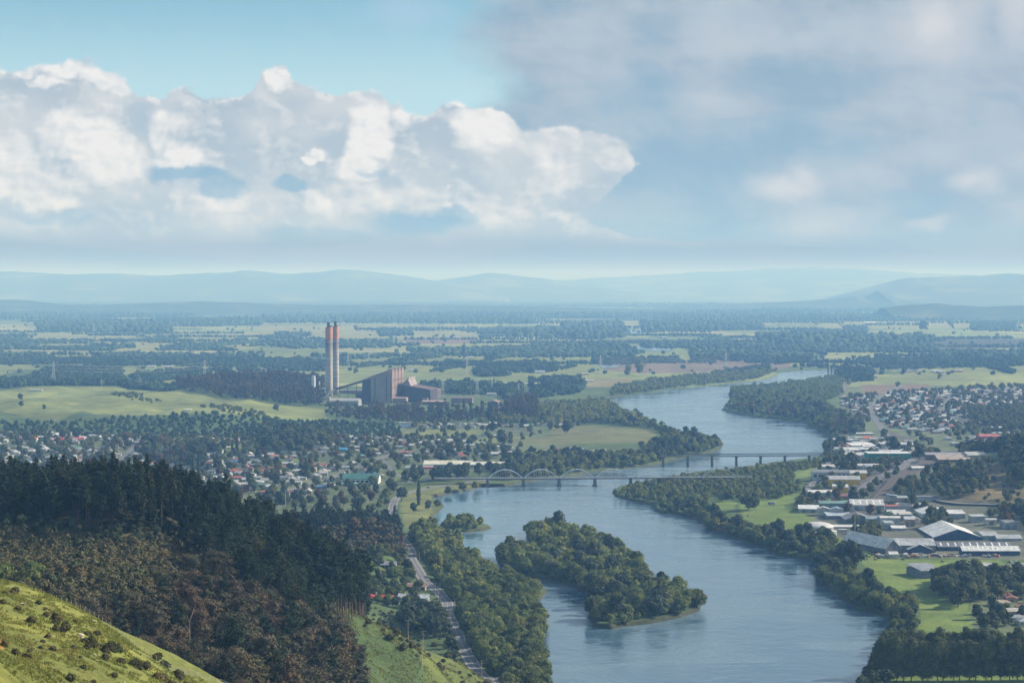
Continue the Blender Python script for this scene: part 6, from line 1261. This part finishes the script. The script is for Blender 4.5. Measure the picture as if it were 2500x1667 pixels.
for px, py, key, s, lb in [(1962, 1236, 'cypress', 1.5, 'dark upright conifer in front of the pale blue shop'), (2087, 1190, 'cypress', 1.6, 'tall conifer among the yellow shops'), (2078, 1180, 'dark', 1.9, 'big dark round tree left of the supermarket'), (2060, 1182, 'dark', 1.6, 'dark round tree at the meadow side of big one'), (2182, 1112, 'dark', 1.8, 'big round dark tree above the supermarket'), (2245, 1165, 'garden', 1.7, 'wide green tree right of the supermarket'), (2158, 1074, 'dark', 1.3, 'dark tree at the end of the high street'),
        (1996, 1180, 'garden', .8, 'palm like tree on the small meadow'), (2022, 1175, 'garden', .9, 'lone tree left of the dark round ones'), (748, 1166, 'cypress', 2.0, 'tall dark conifer in the west town'), (567, 1108, 'lombardy', 1.0, 'left lombardy poplar beside the playing field'), (579, 1112, 'lombardy', 1.35, 'right taller lombardy poplar beside the playing field'), (380, 1128, 'lombardy', 1.3, 'lombardy poplar by the willows of west town'), (472, 1165, 'lombardy', 1.4, 'lombardy poplar left of a pair in mid town'), (485, 1168, 'lombardy', 1.5, 'lombardy poplar right of a pair in mid town'),
        (693, 1228, 'cypress', 2.0, 'norfolk pine beside the green paddock'), (1382, 1062, 'dark', 1.7, 'lone dark round tree on the river flats'), (1018, 1066, 'cypress', 1.1, 'small dark conifer on the playing field edge'), (1086, 1066, 'cypress', 1.2, 'second small conifer by the playing field'), (1202, 1058, 'dark', 1.4, 'round dark tree right of the playing field'), (1222, 1086, 'dark', 1.7, 'big dark tree among the river side houses'), (1232, 1118, 'dark', 1.4, 'purple dark tree above the school'), (1096, 1118, 'dark', 1.5, 'dark tree behind the school hall'),
        (1022, 1234, 'lombardy', 1.3, 'feathery upright tree on the river lawn'), (980, 1225, 'garden', 1.4, 'pale bare tree beside the river road'), (1045, 1246, 'dark', .8, 'dark shrub tree near the small bay'), (1010, 1252, 'dark', .8, 'dark shrub tree on the lower river lawn'), (1094, 1205, 'willow', .9, 'rounded bush on the town foreshore'), (1130, 1196, 'willow', 1.0, 'second rounded bush on the foreshore'), (1160, 1192, 'willow', .9, 'third rounded bush near the bridge'),
        (1068, 1236, 'willow', .8, 'bush on the bay point of the river lawn'), (2022, 916, 'lombardy', 1.3, 'left lombardy poplar at the far river end'), (2030, 915, 'lombardy', 1.3, 'right lombardy poplar at the far river end'), (2062, 912, 'lombardy', 1.5, 'lombardy poplar further right at the far river end'), (2205, 918, 'dark', 2.0, 'layered dark tree on the east meadow'), (2294, 928, 'dark', 1.5, 'lone tree in the middle of east meadow'), (2378, 906, 'dark', 1.4, 'small dark clump on the right meadow'), (1885, 891, 'dark', 1.4, 'lone round bush on the brown field'),
        (2192, 948, 'garden', 1.4, 'tree at the field corner of east town'), (1560, 916, 'garden', 3.2, 'tall pale tree by the brown field'), (1532, 914, 'garden', 2.2, 'round tree left of the tall pale one'), (1033, 884, 'dark', 2.6, 'lone dark round tree on the middle plain'), (984, 898, 'dark', 1.0, 'small lone tree on the bright plain'), (987, 903, 'dark', .8, 'smaller tree beside the small lone one'), (1078, 892, 'dark', 1.3, 'lone tree right of the middle plain tree'), (1103, 886, 'dark', 1.3, 'lone tree far right on the bright plain'), (1111, 896, 'dark', 1.0, 'bushy tree below the far right one'), (1133, 876, 'lombardy', 2.6, 'tall pale column tree on the plain'),
        (674, 1018, 'garden', 1.3, 'lone tree on the right end of pasture'), (50, 1008, 'dark', 1.0, 'lone dark tree low on the left pasture'), (52, 1020, 'dark', .9, 'bush just below the left pasture tree'), (108, 1024, 'dark', .7, 'small bush at the pasture foot'), (870, 811, 'dark', 3.2, 'round far tree right of the chimneys'), (2255, 811, 'dark', 5, 'big dark tree on the far right field'), (2322, 800, 'dark', 3, 'small far tree right of the big one')]:
    put('landmark_tree', px, py, key, s, '@', lb)
for px, py, s in [(1178, 1032, 1.3), (1205, 1030, 1.6), (1222, 1032, 1.7), (1240, 1034, 1.5), (1282, 1024, .8), (1300, 1028, 1.4), (1322, 1028, 1.5), (1342, 1026, 1.2)]: put('yellow_tree', px, py, 'yellow', s, 'below the station wood', 'fresh yellow green tree')
plant('park_tree', [(975, 1172), (1175, 1158), (1165, 1175), (1100, 1178), (1040, 1182), (985, 1186)], 14, ['dark'], 'in front of the school', 'dark park tree', 1.0, 1.35)
plant('park_tree', [(640, 1060), (760, 1068), (800, 1060), (812, 1085), (760, 1110), (640, 1112)], 17, ['dark', 'garden'], 'in the west park', 'tall dark park tree', 1.2, 1.9)
plant('park_tree', [(300, 1085), (520, 1088), (540, 1115), (500, 1150), (340, 1140)], 22, ['garden', 'garden', 'rust', 'dark'], 'in the west park', 'tall green park tree', 1.1, 1.8)
# woods on the plain (individual trees are not countable there beyond the nearest)
ST = 'around the power station'
plant('pasture_bush', [(272, 988), (330, 986), (400, 1000), (380, 1009), (330, 1006), (285, 998)], 12, ['willow_small'], 'in the pasture gully', 'dark gully bush', .7, 1.3, dens=.6, cat='bush')
plant('pasture_bush', [(485, 1020), (560, 1016), (640, 1026), (700, 1034), (620, 1038), (540, 1030)], 12, ['willow_small'], 'at the pasture foot', 'olive bush', .7, 1.4, dens=.6, cat='bush')
plant('station_tree', [(400, 985), (430, 968), (540, 945), (620, 938), (790, 946), (795, 1006), (770, 1012), (640, 1000), (500, 992)], 15, ['gum_far', 'gum', 'dark'], ST, 'grey green gum', .75, 1.1, dens=.9)
plant('station_tree', [(792, 1004), (900, 1006), (1000, 1006), (1110, 1008), (1240, 1010), (1262, 1014), (1240, 1034), (1180, 1030), (1080, 1034), (960, 1036), (860, 1024), (800, 1014)], 14, ['dark', 'garden', 'gum', 'willow'], ST, 'mixed station tree', .55, 1.0)
plant('station_tree', [(1236, 1005), (1262, 985), (1310, 990), (1310, 1035), (1240, 1030)], 14, ['gum', 'dark'], ST, 'bronze station gum', .8, 1.1)
plant('plain_tree', [(-100, 1048), (130, 1048), (330, 1042), (640, 1038), (800, 1030), (960, 1040), (985, 1062), (900, 1074), (640, 1082), (500, 1070), (-100, 1068)], 13, ['willow', 'garden', 'willow'], 'in the bush strip', 'olive bush strip tree', .4, .85)
for poly, sp in [([(-100, 975), (0, 962), (120, 962), (310, 962), (300, 930), (290, 905), (130, 900), (60, 930), (-100, 940)], 17), ([(300, 958), (420, 958), (520, 962), (420, 972), (310, 968)], 16), ([(310, 920), (400, 912), (470, 905), (520, 912), (420, 930), (330, 935)], 20), ([(230, 872), (640, 868), (650, 900), (500, 896), (320, 893), (230, 900)], 27), ([(-50, 868), (110, 868), (140, 890), (60, 886), (-50, 890)], 27),
                 ([(640, 880), (760, 882), (810, 898), (760, 905), (660, 902)], 24), ([(975, 945), (1160, 938), (1240, 950), (1230, 966), (1100, 962), (980, 960)], 19), ([(1157, 905), (1231, 900), (1240, 918), (1165, 922)], 17), ([(1223, 955), (1270, 945), (1275, 975), (1230, 975)], 16), ([(988, 856), (1280, 850), (1560, 862), (1548, 872), (1280, 873), (1040, 868)], 24), ([(1443, 878), (1656, 876), (1660, 888), (1450, 886)], 24),
                 ([(1683, 862), (1860, 860), (2020, 874), (1940, 884), (1860, 884), (1690, 880)], 27), ([(1860, 845), (2277, 842), (2290, 858), (1860, 862)], 30), ([(1566, 838), (1690, 838), (1860, 845), (1860, 856), (1680, 852), (1566, 850)], 32), ([(640, 835), (960, 832), (960, 850), (700, 852)], 34), ([(672, 815), (760, 815), (760, 822), (672, 822)], 30), ([(923, 812), (1000, 810), (1010, 820), (925, 822)], 34), ([(1167, 808), (1260, 806), (1262, 816), (1167, 817)], 34),
                 ([(-60, 830), (60, 828), (100, 842), (60, 850), (-60, 852)], 26), ([(220, 846), (330, 842), (330, 850), (225, 852)], 30), ([(360, 830), (430, 828), (430, 838), (365, 838)], 30), ([(430, 842), (540, 842), (540, 852), (440, 852)], 30), ([(1220, 895), (1260, 888), (1360, 892), (1380, 905), (1300, 912), (1225, 910)], 32), ([(1290, 930), (1420, 925), (1430, 960), (1300, 975)], 26), ([(2080, 880), (2300, 876), (2500, 880), (2600, 885), (2560, 893), (2300, 900), (2150, 905)], 25), ([(2050, 900), (2130, 905), (2130, 930), (2060, 935), (2040, 920)], 18),
                 ([(1300, 842), (1530, 838), (1540, 850), (1300, 850)], 38), ([(2370, 790), (2480, 788), (2480, 808), (2370, 808)], 34), ([(2058, 800), (2115, 798), (2120, 815), (2060, 815)], 34), ([(1930, 812), (2060, 805), (2060, 822), (1930, 825)], 36), ([(2280, 862), (2600, 858), (2600, 872), (2280, 874)], 34)]:
    plant('plain_tree', poly, sp, ['far'], 'on the plain', 'dark farm tree', .8, 1.5)
# shelter belts and scattered trees on the far plain
for _ in range(230):
    py = 742 + 165 * RNG.random() ** 1.5; px = RNG.uniform(-250, 2750); cx, cy = gp(px, py); L = RNG.uniform(80, 700) * (cy / 6000) ** .7; a = RNG.choice([.08, .12, 1.3, -.2]) + RNG.normal(0, .12); st_ = 13 * (1 if cy < 9000 else 1.7)
    q = G([(px, py)])[0]
    nrow = RNG.integers(1, 4)
    for t in np.repeat(np.arange(-L / 2, L / 2, st_), nrow) + 0: POOL['plain_tree'].append(dict(x=float(cx + t * math.cos(a) + RNG.normal(0, 2)), y=float(cy + t * math.sin(a) + RNG.normal(0, 2 + 14 * (nrow - 1))), key='far' if cy < 9500 else 'vfar', s=float(RNG.uniform(.6, 1.25) * (1 if cy < 9500 else 1.3)), zs=1, place='on the plain', look='dark farm tree', cat='tree'))
for _ in range(1000):
    py = 745 + 170 * RNG.random() ** 1.3; px = RNG.uniform(-250, 2750); cx, cy = gp(px, py); POOL['plain_tree'].append(dict(x=float(cx), y=float(cy), key='far', s=float(RNG.uniform(.4, 1.2)), zs=1, place='on the plain', look='dark farm tree', cat='tree'))
def wood(poly, sp, s0=1.2, s1=2.2):  # far woods, laid dense so their dark bands replace cloud shadows
    x, y = sample(G(poly), sp)
    for a, c in zip(x, y): POOL.setdefault('wood', []).append(dict(x=float(a), y=float(c), key='vfar', s=float(RNG.uniform(s0, s1)), zs=float(RNG.uniform(.7, 1.5))))
for poly, sp in [([(-300, 760), (640, 758), (640, 766), (300, 776), (-300, 790)], 46), ([(380, 782), (640, 782), (640, 796), (420, 800)], 38), ([(85, 795), (420, 793), (420, 812), (100, 812)], 36), ([(640, 758), (1300, 762), (1300, 774), (900, 776), (640, 770)], 50), ([(640, 776), (1300, 778), (1300, 794), (640, 792)], 50),
                 ([(1300, 764), (1860, 762), (1860, 775), (1300, 778)], 52), ([(1370, 795), (1520, 792), (1520, 803), (1375, 805)], 40), ([(1560, 790), (1860, 786), (1860, 806), (1570, 812)], 46), ([(1860, 758), (2260, 757), (2400, 763), (1860, 763.5)], 50), ([(1860, 770), (2380, 771), (2600, 772), (2600, 777), (2380, 777), (2300, 784), (1860, 784)], 44), ([(1850, 828), (2270, 826), (2275, 840), (1860, 842)], 32), ([(1220, 806), (1500, 806), (1540, 820), (1480, 830), (1230, 826)], 55), ([(-300, 740), (2800, 744), (2800, 752), (-300, 750)], 85)]: wood(poly, sp)
KX = np.array([t[0] for t in KEEP]); 
print({k: len(v) for k, v in POOL.items()})
# drop trees that would stand in a building or on a road
for kind, L in POOL.items():
    if kind in ('wood',): continue
    xs = np.array([t['x'] for t in L]); ys = np.array([t['y'] for t in L]); ok = np.ones(len(L), bool)
    for (a, c, rr) in KEEP: ok &= ((xs - a) ** 2 + (ys - c) ** 2 > (rr * .95) ** 2)
    near = (ys < 6000); sdv = np.full(len(L), 99.0); sdv[near] = river_sd(xs[near], ys[near]); ok &= sdv > -1.0
    for q in ((PASTURE,) if kind != 'pasture_bush' else ()): ok &= ~(inpoly(xs, ys, q) & np.array([not t.get('one') for t in L]))
    POOL[kind] = [t for t, k in zip(L, ok) if k or t.get('one')]
for key in ('far', 'vfar'):
    if key == 'far': TREE['far'] = TREE['far']
grow('willow_tree', 290, 'willow_thicket', 'olive willow thicket filling in behind the nearer bank willows', L_WIL)
grow('river_tree', 290, 'bank_thicket', 'dark olive trees massed along the far side of the right bank', L_WIL)
grow('flats_tree', 290, 'flats_woodland', 'massed woodland on the river flats', L_WIL)
grow('east_bank_tree', 260, 'bank_woodland', 'massed trees on the east bank', L_WIL)
grow('pine_tree', 290, 'pine_plantation', 'mass of dark pines behind the front rows of the plantation', L_PINE)
grow('gum_tree', 290, 'gum_woodland', 'mass of bronze gum crowns below the pines', L_GUM)
grow('hill_shrub', 290, 'hill_scrub', 'dense brown scrub covering the mound', L_SHRUB)
grow('pasture_bush', 200, None, '', L_WIL); grow('garden_tree', 290, None, '', L_GARD); grow('poplar_tree', 60, None, '', L_POP); grow('landmark_tree', 200, None, '', L_DARK); grow('yellow_tree', 20, None, '', L_YEL); grow('park_tree', 120, None, '', L_DARK)
grow('town_tree', 290, 'town_greenery', 'leafy trees among the roofs of the west town', L_GARD)
grow('east_tree', 290, 'town_woodland', 'leafy trees among the roofs of the east town', L_GARD)
grow('station_tree', 290, 'station_woodland', 'mixed woodland around the power station', L_GUM)
grow('plain_tree', 280, 'plain_woodland', 'shelter belts and scattered trees across the far plain', L_FAR)
merged(POOL['wood'], 'far_woodland', 'dark woods across the far plain, partly standing in for cloud shadow', 'woods', L_FAR)

# dead pale trees
def deadtree(px, D, h, lb):
    x = (px - CXP) / F * D; e = ob('dead_tree', trunkmesh(int(px), h, .22, 'limbs', .8, .02).mesh('dead_tree', M_BARKP), None, (x, D, hz(x, D))); tag(e, lb, 'tree')
deadtree(436, 690, 22, 'bare white forked tree among the dark pines'); deadtree(585, 720, 24, 'bare pale trunk at the edge of the bronze gums'); deadtree(467, 640, 24, 'thin white trunk rising from the gum wood'); deadtree(930, 1380, 12, 'small bare white tree by the upper road')

# ------------------------------------------------------------------ small things
M_TYRE = plain('tyre rubber', (.03, .03, .03), .8); M_CAR = objcol('car paint', .3)
cb = MB().box(-2.15, 2.15, -.86, .86, .35, .92); cb.add([(-1.5, -.8, .925), (1.35, -.8, .925), (1.35, .8, .925), (-1.5, .8, .925), (-1.0, -.66, 1.45), (.6, -.66, 1.45), (.6, .66, 1.45), (-1.0, .66, 1.45)], [(4, 5, 6, 7), (0, 1, 5, 4), (1, 2, 6, 5), (2, 3, 7, 6), (3, 0, 4, 7)])
CARB = cb.mesh('car_body', M_CAR); CARG = MB().add([(-1.42, -.82, .95), (1.25, -.82, .95), (.58, -.70, 1.40), (-.98, -.70, 1.40), (-1.42, .82, .95), (1.25, .82, .95), (.58, .70, 1.40), (-.98, .70, 1.40)], [(0, 1, 2, 3), (7, 6, 5, 4), (1, 5, 6, 2), (4, 0, 3, 7)]).mesh('window', M_GLASS)
w_ = MB(); 
for k in range(12): pass
def wheelm():
    m = MB(); n = 12; v = [(.34 * math.cos(t), s * .11, .34 * math.sin(t)) for s in (-1, 1) for t in np.linspace(0, 2 * math.pi, n, endpoint=False)]
    return m.add(v, [(k, (k + 1) % n, n + (k + 1) % n, n + k) for k in range(n)] + [tuple(range(n)), tuple(range(n, 2 * n))[::-1]]).mesh('wheel', M_TYRE)
WHL = wheelm()
CARS = []
CC = [((.7, .7, .7), 'white'), ((.7, .7, .7), 'white'), ((.45, .46, .48), 'silver'), ((.05, .05, .06), 'black'), ((.42, .05, .04), 'red'), ((.06, .12, .28), 'blue'), ((.2, .21, .22), 'grey')]
def car(px, py, rz, place, ground=True): x, y = SL(px, py); c = random.choice(CC); CARS.append((x, y, rz, c, place))
for r_ in range(4):
    for k in range(9):
        if random.random() < .8: car(2162 + k * 6.2 + r_ * 3, 1186 - r_ * 5 - k * 1.2, 1.3, 'in the supermarket car park')
for k in range(12): car(1905 + k * 3.5 + 60 * (k % 2) + random.uniform(-3, 3), 1196 + random.uniform(-3, 4), random.uniform(0, 3), 'behind the blue grey shop')
for k in range(16): car(2068 + k * 11 + random.uniform(-4, 4), 1268 + random.uniform(-7, 9), random.choice([0, 1.57]), 'in the industrial estate')
for k in range(14): car(2135 + k * 13 + random.uniform(-4, 4), 1390 - 30 + random.uniform(-6, 0), random.choice([0, .1, 1.57]), 'along the yard fence')
for k in range(12): car(2030 + k * 8, 1118 + random.uniform(-10, 12), random.uniform(0, 3), 'in the high street')
for k in range(9): car(2440 + k * 8 + random.uniform(-3, 3), 1380 + random.uniform(-8, 6), random.uniform(0, 3), 'at the right edge yard')
for px, py in [(2110, 1222), (2150, 1201), (2215, 1176), (2188, 1146), (1045, 1192), (1118, 1182), (880, 1139), (845, 1152), (790, 1170), (990, 1205), (955, 1476)]: car(px, py, random.choice([.5, .9]) if px > 1200 else .3, 'on its own on a town road')
by = {}
for t in CARS: by.setdefault(t[4], []).append(t)
for place, its in by.items():
    for t, lb in zip(its, rowlabels([(q[0], q[1]) for q in its], '%s car', place, 9)):
        x, y, rz, c, _p = t; e = ob('parked_car', None, None, (x, y, hz(x, y) + (.25 if 'road' in place else 0)), rz); tag(e, lb % c[1], 'car', 'cars ' + place); ob('car_body', CARB, e, color=c[0]); ob('window', CARG, e)
        for a in (-1.35, 1.35):
            for s in (-.86, .86): ob('wheel', WHL, e, (a, s, .34))
# stacked pipes and pallets in the yard, containers
M_PAL = objcol('yard goods', .7); k = 0; PAL = []
gm_ = MB(); [gm_.box(-2.4, 2.4, -1.1 + j * 1.15, -.1 + j * 1.15, .1, 1.3) for j in range(2)]; gm_.box(-2.3, 2.3, -1.0, 1.0, 1.31, 1.9); gm_.box(-2.2, 2.2, -.9, .9, -.3, .09); GM = gm_.mesh('material_stack', M_PAL)
for k in range(70):
    if k < 34: px, py = 2062 + k * 2.9 + random.uniform(-8, 8), 1318 + k * 1.25 + random.uniform(-4, 6)
    else: px, py = 2170 + (k - 34) * 7.5 + random.uniform(-6, 6), 1360 + random.uniform(-5, 3)
    x, y = SL(px, py)
    if any((x - a) ** 2 + (y - c) ** 2 < (rr * .7) ** 2 for a, c, rr in KEEP): continue
    PAL.append((x, y))
for (x, y), lb in zip(PAL, rowlabels(PAL, 'stack of yard materials', 'of the pipe yard', 10)):
    e = ob('material_stack', GM, None, (x, y, hz(x, y)), random.uniform(0, 3), random.uniform(.6, 1.2), random.choice([(.5, .5, .5), (.62, .62, .6), (.4, .3, .22), (.3, .36, .42), (.5, .28, .18)])); tag(e, lb, 'goods', 'stacks in the yard')
cm2 = MB().box(-3, 3, -1.2, 1.2, 0, 2.5)
for j in range(12): cm2.box(-2.8 + j * .5, -2.6 + j * .5, -1.25, 1.25, .1, 2.4)
CNT = cm2.mesh('container', objcol('container paint', .6))
for px, py, c, cn in [(1884, 1236, (.5, .5, .5), 'grey'), (2058, 1302, (.66, .66, .66), 'white'), (2000, 1236, (.5, .06, .05), 'red'), (2038, 1236, (.45, .08, .06), 'dark red'), (2104, 1322, (.6, .3, .05), 'orange'), (2150, 1164, (.5, .1, .08), 'maroon')]:
    x, y = SL(px, py); e = ob('container', CNT, None, (x, y, hz(x, y)), random.uniform(-.3, .3), 1.2, c); tag(e, f'{cn} shipping container ' + {1884: 'at the end of the meadow track', 2058: 'behind the domed tank', 2000: 'in front of the pale blue shop', 2038: 'right of the bright red one', 2104: 'at the head of the pipe yard', 2150: 'in front of the supermarket'}[px], 'container')
# railway wagons
wg = MB().box(-7, 7, -1.4, 1.4, 1.0, 3.2).box(-6.4, 6.4, -1.2, 1.2, .4, .99); WG = wg.mesh('goods_wagon', objcol('wagon paint', .7)); pts = smoothline(G([(2228, 1080), (2268, 1103), (2300, 1123), (2318, 1145), (2300, 1165)], 3), 12)
T = np.gradient(pts, axis=0); acc = 0; nw = 0
for i in range(14, len(pts) - 6, 2):
    if nw and math.dist(pts[i], last_) < 16.5: continue
    last_ = pts[i]; nw += 1; x, y = pts[i]; e = ob('goods_wagon', WG, None, (x + 2, y, hz(x, y) + .5), math.atan2(T[i][1], T[i][0]), 1, (.35, .30, .30)); tag(e, f'brown goods wagon, {ordw(nw)} of the string on the siding', 'wagon', 'goods wagons on the siding')
# cattle in the meadows
def cow_mesh():
    m = MB()
    def seg(P, n=8):
        vs = []
        for (x, y, z, ry, rz) in P: vs += [(x, y + ry * math.cos(t), z + rz * math.sin(t)) for t in np.linspace(0, 2 * math.pi, n, endpoint=False)]
        fs = [(j * n + k, j * n + (k + 1) % n, (j + 1) * n + (k + 1) % n, (j + 1) * n + k) for j in range(len(P) - 1) for k in range(n)] + [tuple(range(n))[::-1], tuple(range((len(P) - 1) * n, len(P) * n))]
        m.add(vs, fs)
    seg([(-1.1, 0, 1.15, .1, .15), (-1.0, 0, 1.1, .32, .38), (-.3, 0, 1.02, .38, .44), (.5, 0, 1.05, .34, .44), (.85, 0, 1.1, .25, .36), (1.15, 0, .95, .15, .22), (1.4, 0, .70, .14, .17), (1.62, 0, .45, .10, .12), (1.72, 0, .35, .07, .08)])
    for x in (-.85, .65):
        for s in (-.22, .22): m.bar((x, s, .95), (x + .04, s, .5), .13, 6, .08); m.bar((x + .04, s, .5), (x, s, 0), .08, 6, .06)
    m.bar((-1.08, 0, 1.2), (-1.2, 0, .6), .04, 4); return m
COW = cow_mesh().mesh('cow', plain('dark cattle hide', (.035, .028, .024), .8), True)
cows = [SL(*q) for q in [(2122, 1362), (2128, 1358), (2134, 1364), (2140, 1360), (2146, 1366), (2204, 1369), (2357, 1372), (2366, 1374), (2372, 1372), (2300, 1374), (1826, 1262), (2116, 1367), (2137, 1369)]]
for (x, y), lb in zip(cows, rowlabels(cows, 'black cow grazing', 'of the riverside meadow', 7)): tag(ob('cow', COW, None, (x, y, hz(x, y)), random.uniform(0, 6), 1.15), lb, 'cow', 'cattle in the meadow')
# sheep and pale rocks on the near slope
def rockm(s):
    v, f = ICO[1]; r = np.random.default_rng(s); return npmesh('boulder', v * (1 + r.normal(0, .12, (len(v), 1))) * (1, .7, .5), [f], plain('limestone', (.52, .45, .34), .9, 2, .2))
for k, (px, D, s, lb) in enumerate([(190, 365, .75, 'largest pale boulder in the middle of the near slope'), (196, 363, .55, 'pale boulder touching the largest boulder'), (226, 352, .45, 'small round pale boulder right of the pair'), (224, 408, .6, 'pale boulder near the top fence of the slope'), (47, 372, .4, 'small pale stone at the left of slope'), (298, 335, .3, 'tiny pale stone low on the slope')]):
    x = (px - CXP) / F * D; tag(ob('boulder', rockm(k), None, (x, D, hz(x, D) + .1), k, s), lb, 'boulder')
# post and wire fences along the ridges
def fence(pts, step, lb, ground=False):
    P = smoothline(G(pts, 3) if ground else PD(pts), 10); seg = np.concatenate([[0], np.cumsum(np.linalg.norm(np.diff(P, axis=0), axis=1))]); n = int(seg[-1] / step); t = np.linspace(0, seg[-1], n + 1); xs = np.interp(t, seg, P[:, 0]); ys = np.interp(t, seg, P[:, 1]); zs = hgt(xs, ys)
    e = ob('wire_fence', None); tag(e, lb, 'fence'); wm2 = MB(); pmesh = MB().bar((0, 0, -.3), (0, 0, 1.25), .07, 5).mesh('fence_post', M_POLE)
    for i in range(min(n + 1, 100)): ob('fence_post', pmesh, e, (xs[i], ys[i], zs[i]))
    for i in range(min(n, 99)):
        for h in (.4, .8, 1.15): wm2.bar((xs[i], ys[i], zs[i] + h), (xs[i + 1], ys[i + 1], zs[i + 1] + h), .012, 3)
    ob('wire', wm2.mesh('wire', M_STEEL), e)
fence([(-20, 446), (109, 436), (218, 421), (272, 411), (327, 401), (408, 392)], 2.2, 'post and wire fence along the crest of the near slope'); fence([(408, 394), (490, 417), (572, 427), (640, 430)], 1.6, 'fence on the lower shoulder of the near slope'); fence([(877, 893), (967, 873), (1021, 884), (1116, 944), (1185, 1024)], 3.5, 'fence line along the crest of the grass spur')
# walker by the road
def person_mesh():
    m = bpy.data.meshes.new('person'); J = [((0, 0, .95), .13), ((0, 0, 1.2), .14), ((0, 0, 1.42), .16), ((0, 0, 1.55), .06), ((0, .01, 1.70), .10), ((-.11, 0, .88), .10), ((-.13, .08, .48), .065), ((-.13, 0, .08), .05), ((-.13, .14, .04), .04), ((.11, 0, .88), .10), ((.13, -.06, .48), .065), ((.13, -.2, .1), .05), ((.13, -.06, .04), .04), ((-.22, 0, 1.4), .06), ((-.27, -.04, 1.12), .045), ((-.25, .1, .88), .035), ((.22, 0, 1.4), .06), ((.27, .0, 1.12), .045), ((.26, .12, .9), .035)]
    E = [(0, 1), (1, 2), (2, 3), (3, 4), (0, 5), (5, 6), (6, 7), (7, 8), (0, 9), (9, 10), (10, 11), (11, 12), (2, 13), (13, 14), (14, 15), (2, 16), (16, 17), (17, 18)]
    m.from_pydata([j[0] for j in J], E, []); o = bpy.data.objects.new('tmp', m); C.objects.link(o); md = o.modifiers.new('s', 'SKIN'); sv = m.skin_vertices[0].data
    for i, j in enumerate(J): sv[i].radius = (j[1], j[1])
    sv[0].use_root = True; o.modifiers.new('b', 'SUBSURF').levels = 1; bpy.context.view_layer.update()
    r = bpy.data.meshes.new_from_object(o.evaluated_get(bpy.context.evaluated_depsgraph_get())); bpy.data.objects.remove(o)
    r.materials.clear(); 
    for q in (plain('pale shirt', (.62, .64, .66)), plain('dark trousers', (.05, .06, .09)), plain('skin', (.45, .28, .2))): r.materials.append(q)
    for f in r.polygons: z = f.center[2]; f.material_index = 1 if z < .95 else (2 if z > 1.52 else 0)
    return r
x, y = SL(1180, 1649); tag(ob('person', person_mesh(), None, (x, y, hz(x, y) + .1), 2.4), 'person in a pale top walking beside the bottom of the road', 'person')
# grass tufts on the near slopes
random.seed(5)
def tufts(poly, n, smin, smax, mat, label, seed):
    rng = np.random.default_rng(seed); P = PD(poly); x0, y0 = P.min(0); x1, y1 = P.max(0); x = rng.uniform(x0, x1, n * 2); y = rng.uniform(y0, y1, n * 2); k = inpoly(x, y, P) & (fbm(x / 3.5, y / 3.5, 3) > .47); x, y = x[k][:n], y[k][:n]; n = len(x); z = hgt(x, y)
    Vv = []; Ff = []; o = 0
    for j in range(5):
        s = rng.uniform(smin, smax, n); a = rng.uniform(0, 6.28, n); dx, dy = np.cos(a) * s * .28, np.sin(a) * s * .28; ox, oy = rng.normal(0, .16, n), rng.normal(0, .16, n)
        A = np.stack([np.stack([x + ox - dx, y + oy - dy, z - .05], 1), np.stack([x + ox + dx, y + oy + dy, z - .05], 1), np.stack([x + ox * 1.8, y + oy * 1.8, z + s * .7], 1)], 1); Vv.append(A.reshape(-1, 3)); Ff.append(np.arange(3 * n).reshape(n, 3) + o); o += 3 * n
    stuff(ob('grass', npmesh('grass', np.concatenate(Vv), [np.concatenate(Ff)], mat)), label, 'grass')
L_GRASS = leafmat('pasture grass', (.24, .255, .075), (.17, .21, .055), (.28, .25, .10), .15)
tufts([(-60, 448), (109, 438), (272, 413), (327, 403), (408, 393), (490, 418), (600, 432), (640, 330), (300, 255), (-60, 245)], 26000, .25, .6, L_GRASS, 'rough green grass over the near slope', 3)
tufts([(820, 910), (877, 898), (967, 878), (1021, 888), (1116, 948), (1185, 1028), (1240, 950), (1050, 740), (800, 800)], 15000, .4, .9, L_GRASS, 'rough green grass over the lower spur', 4)
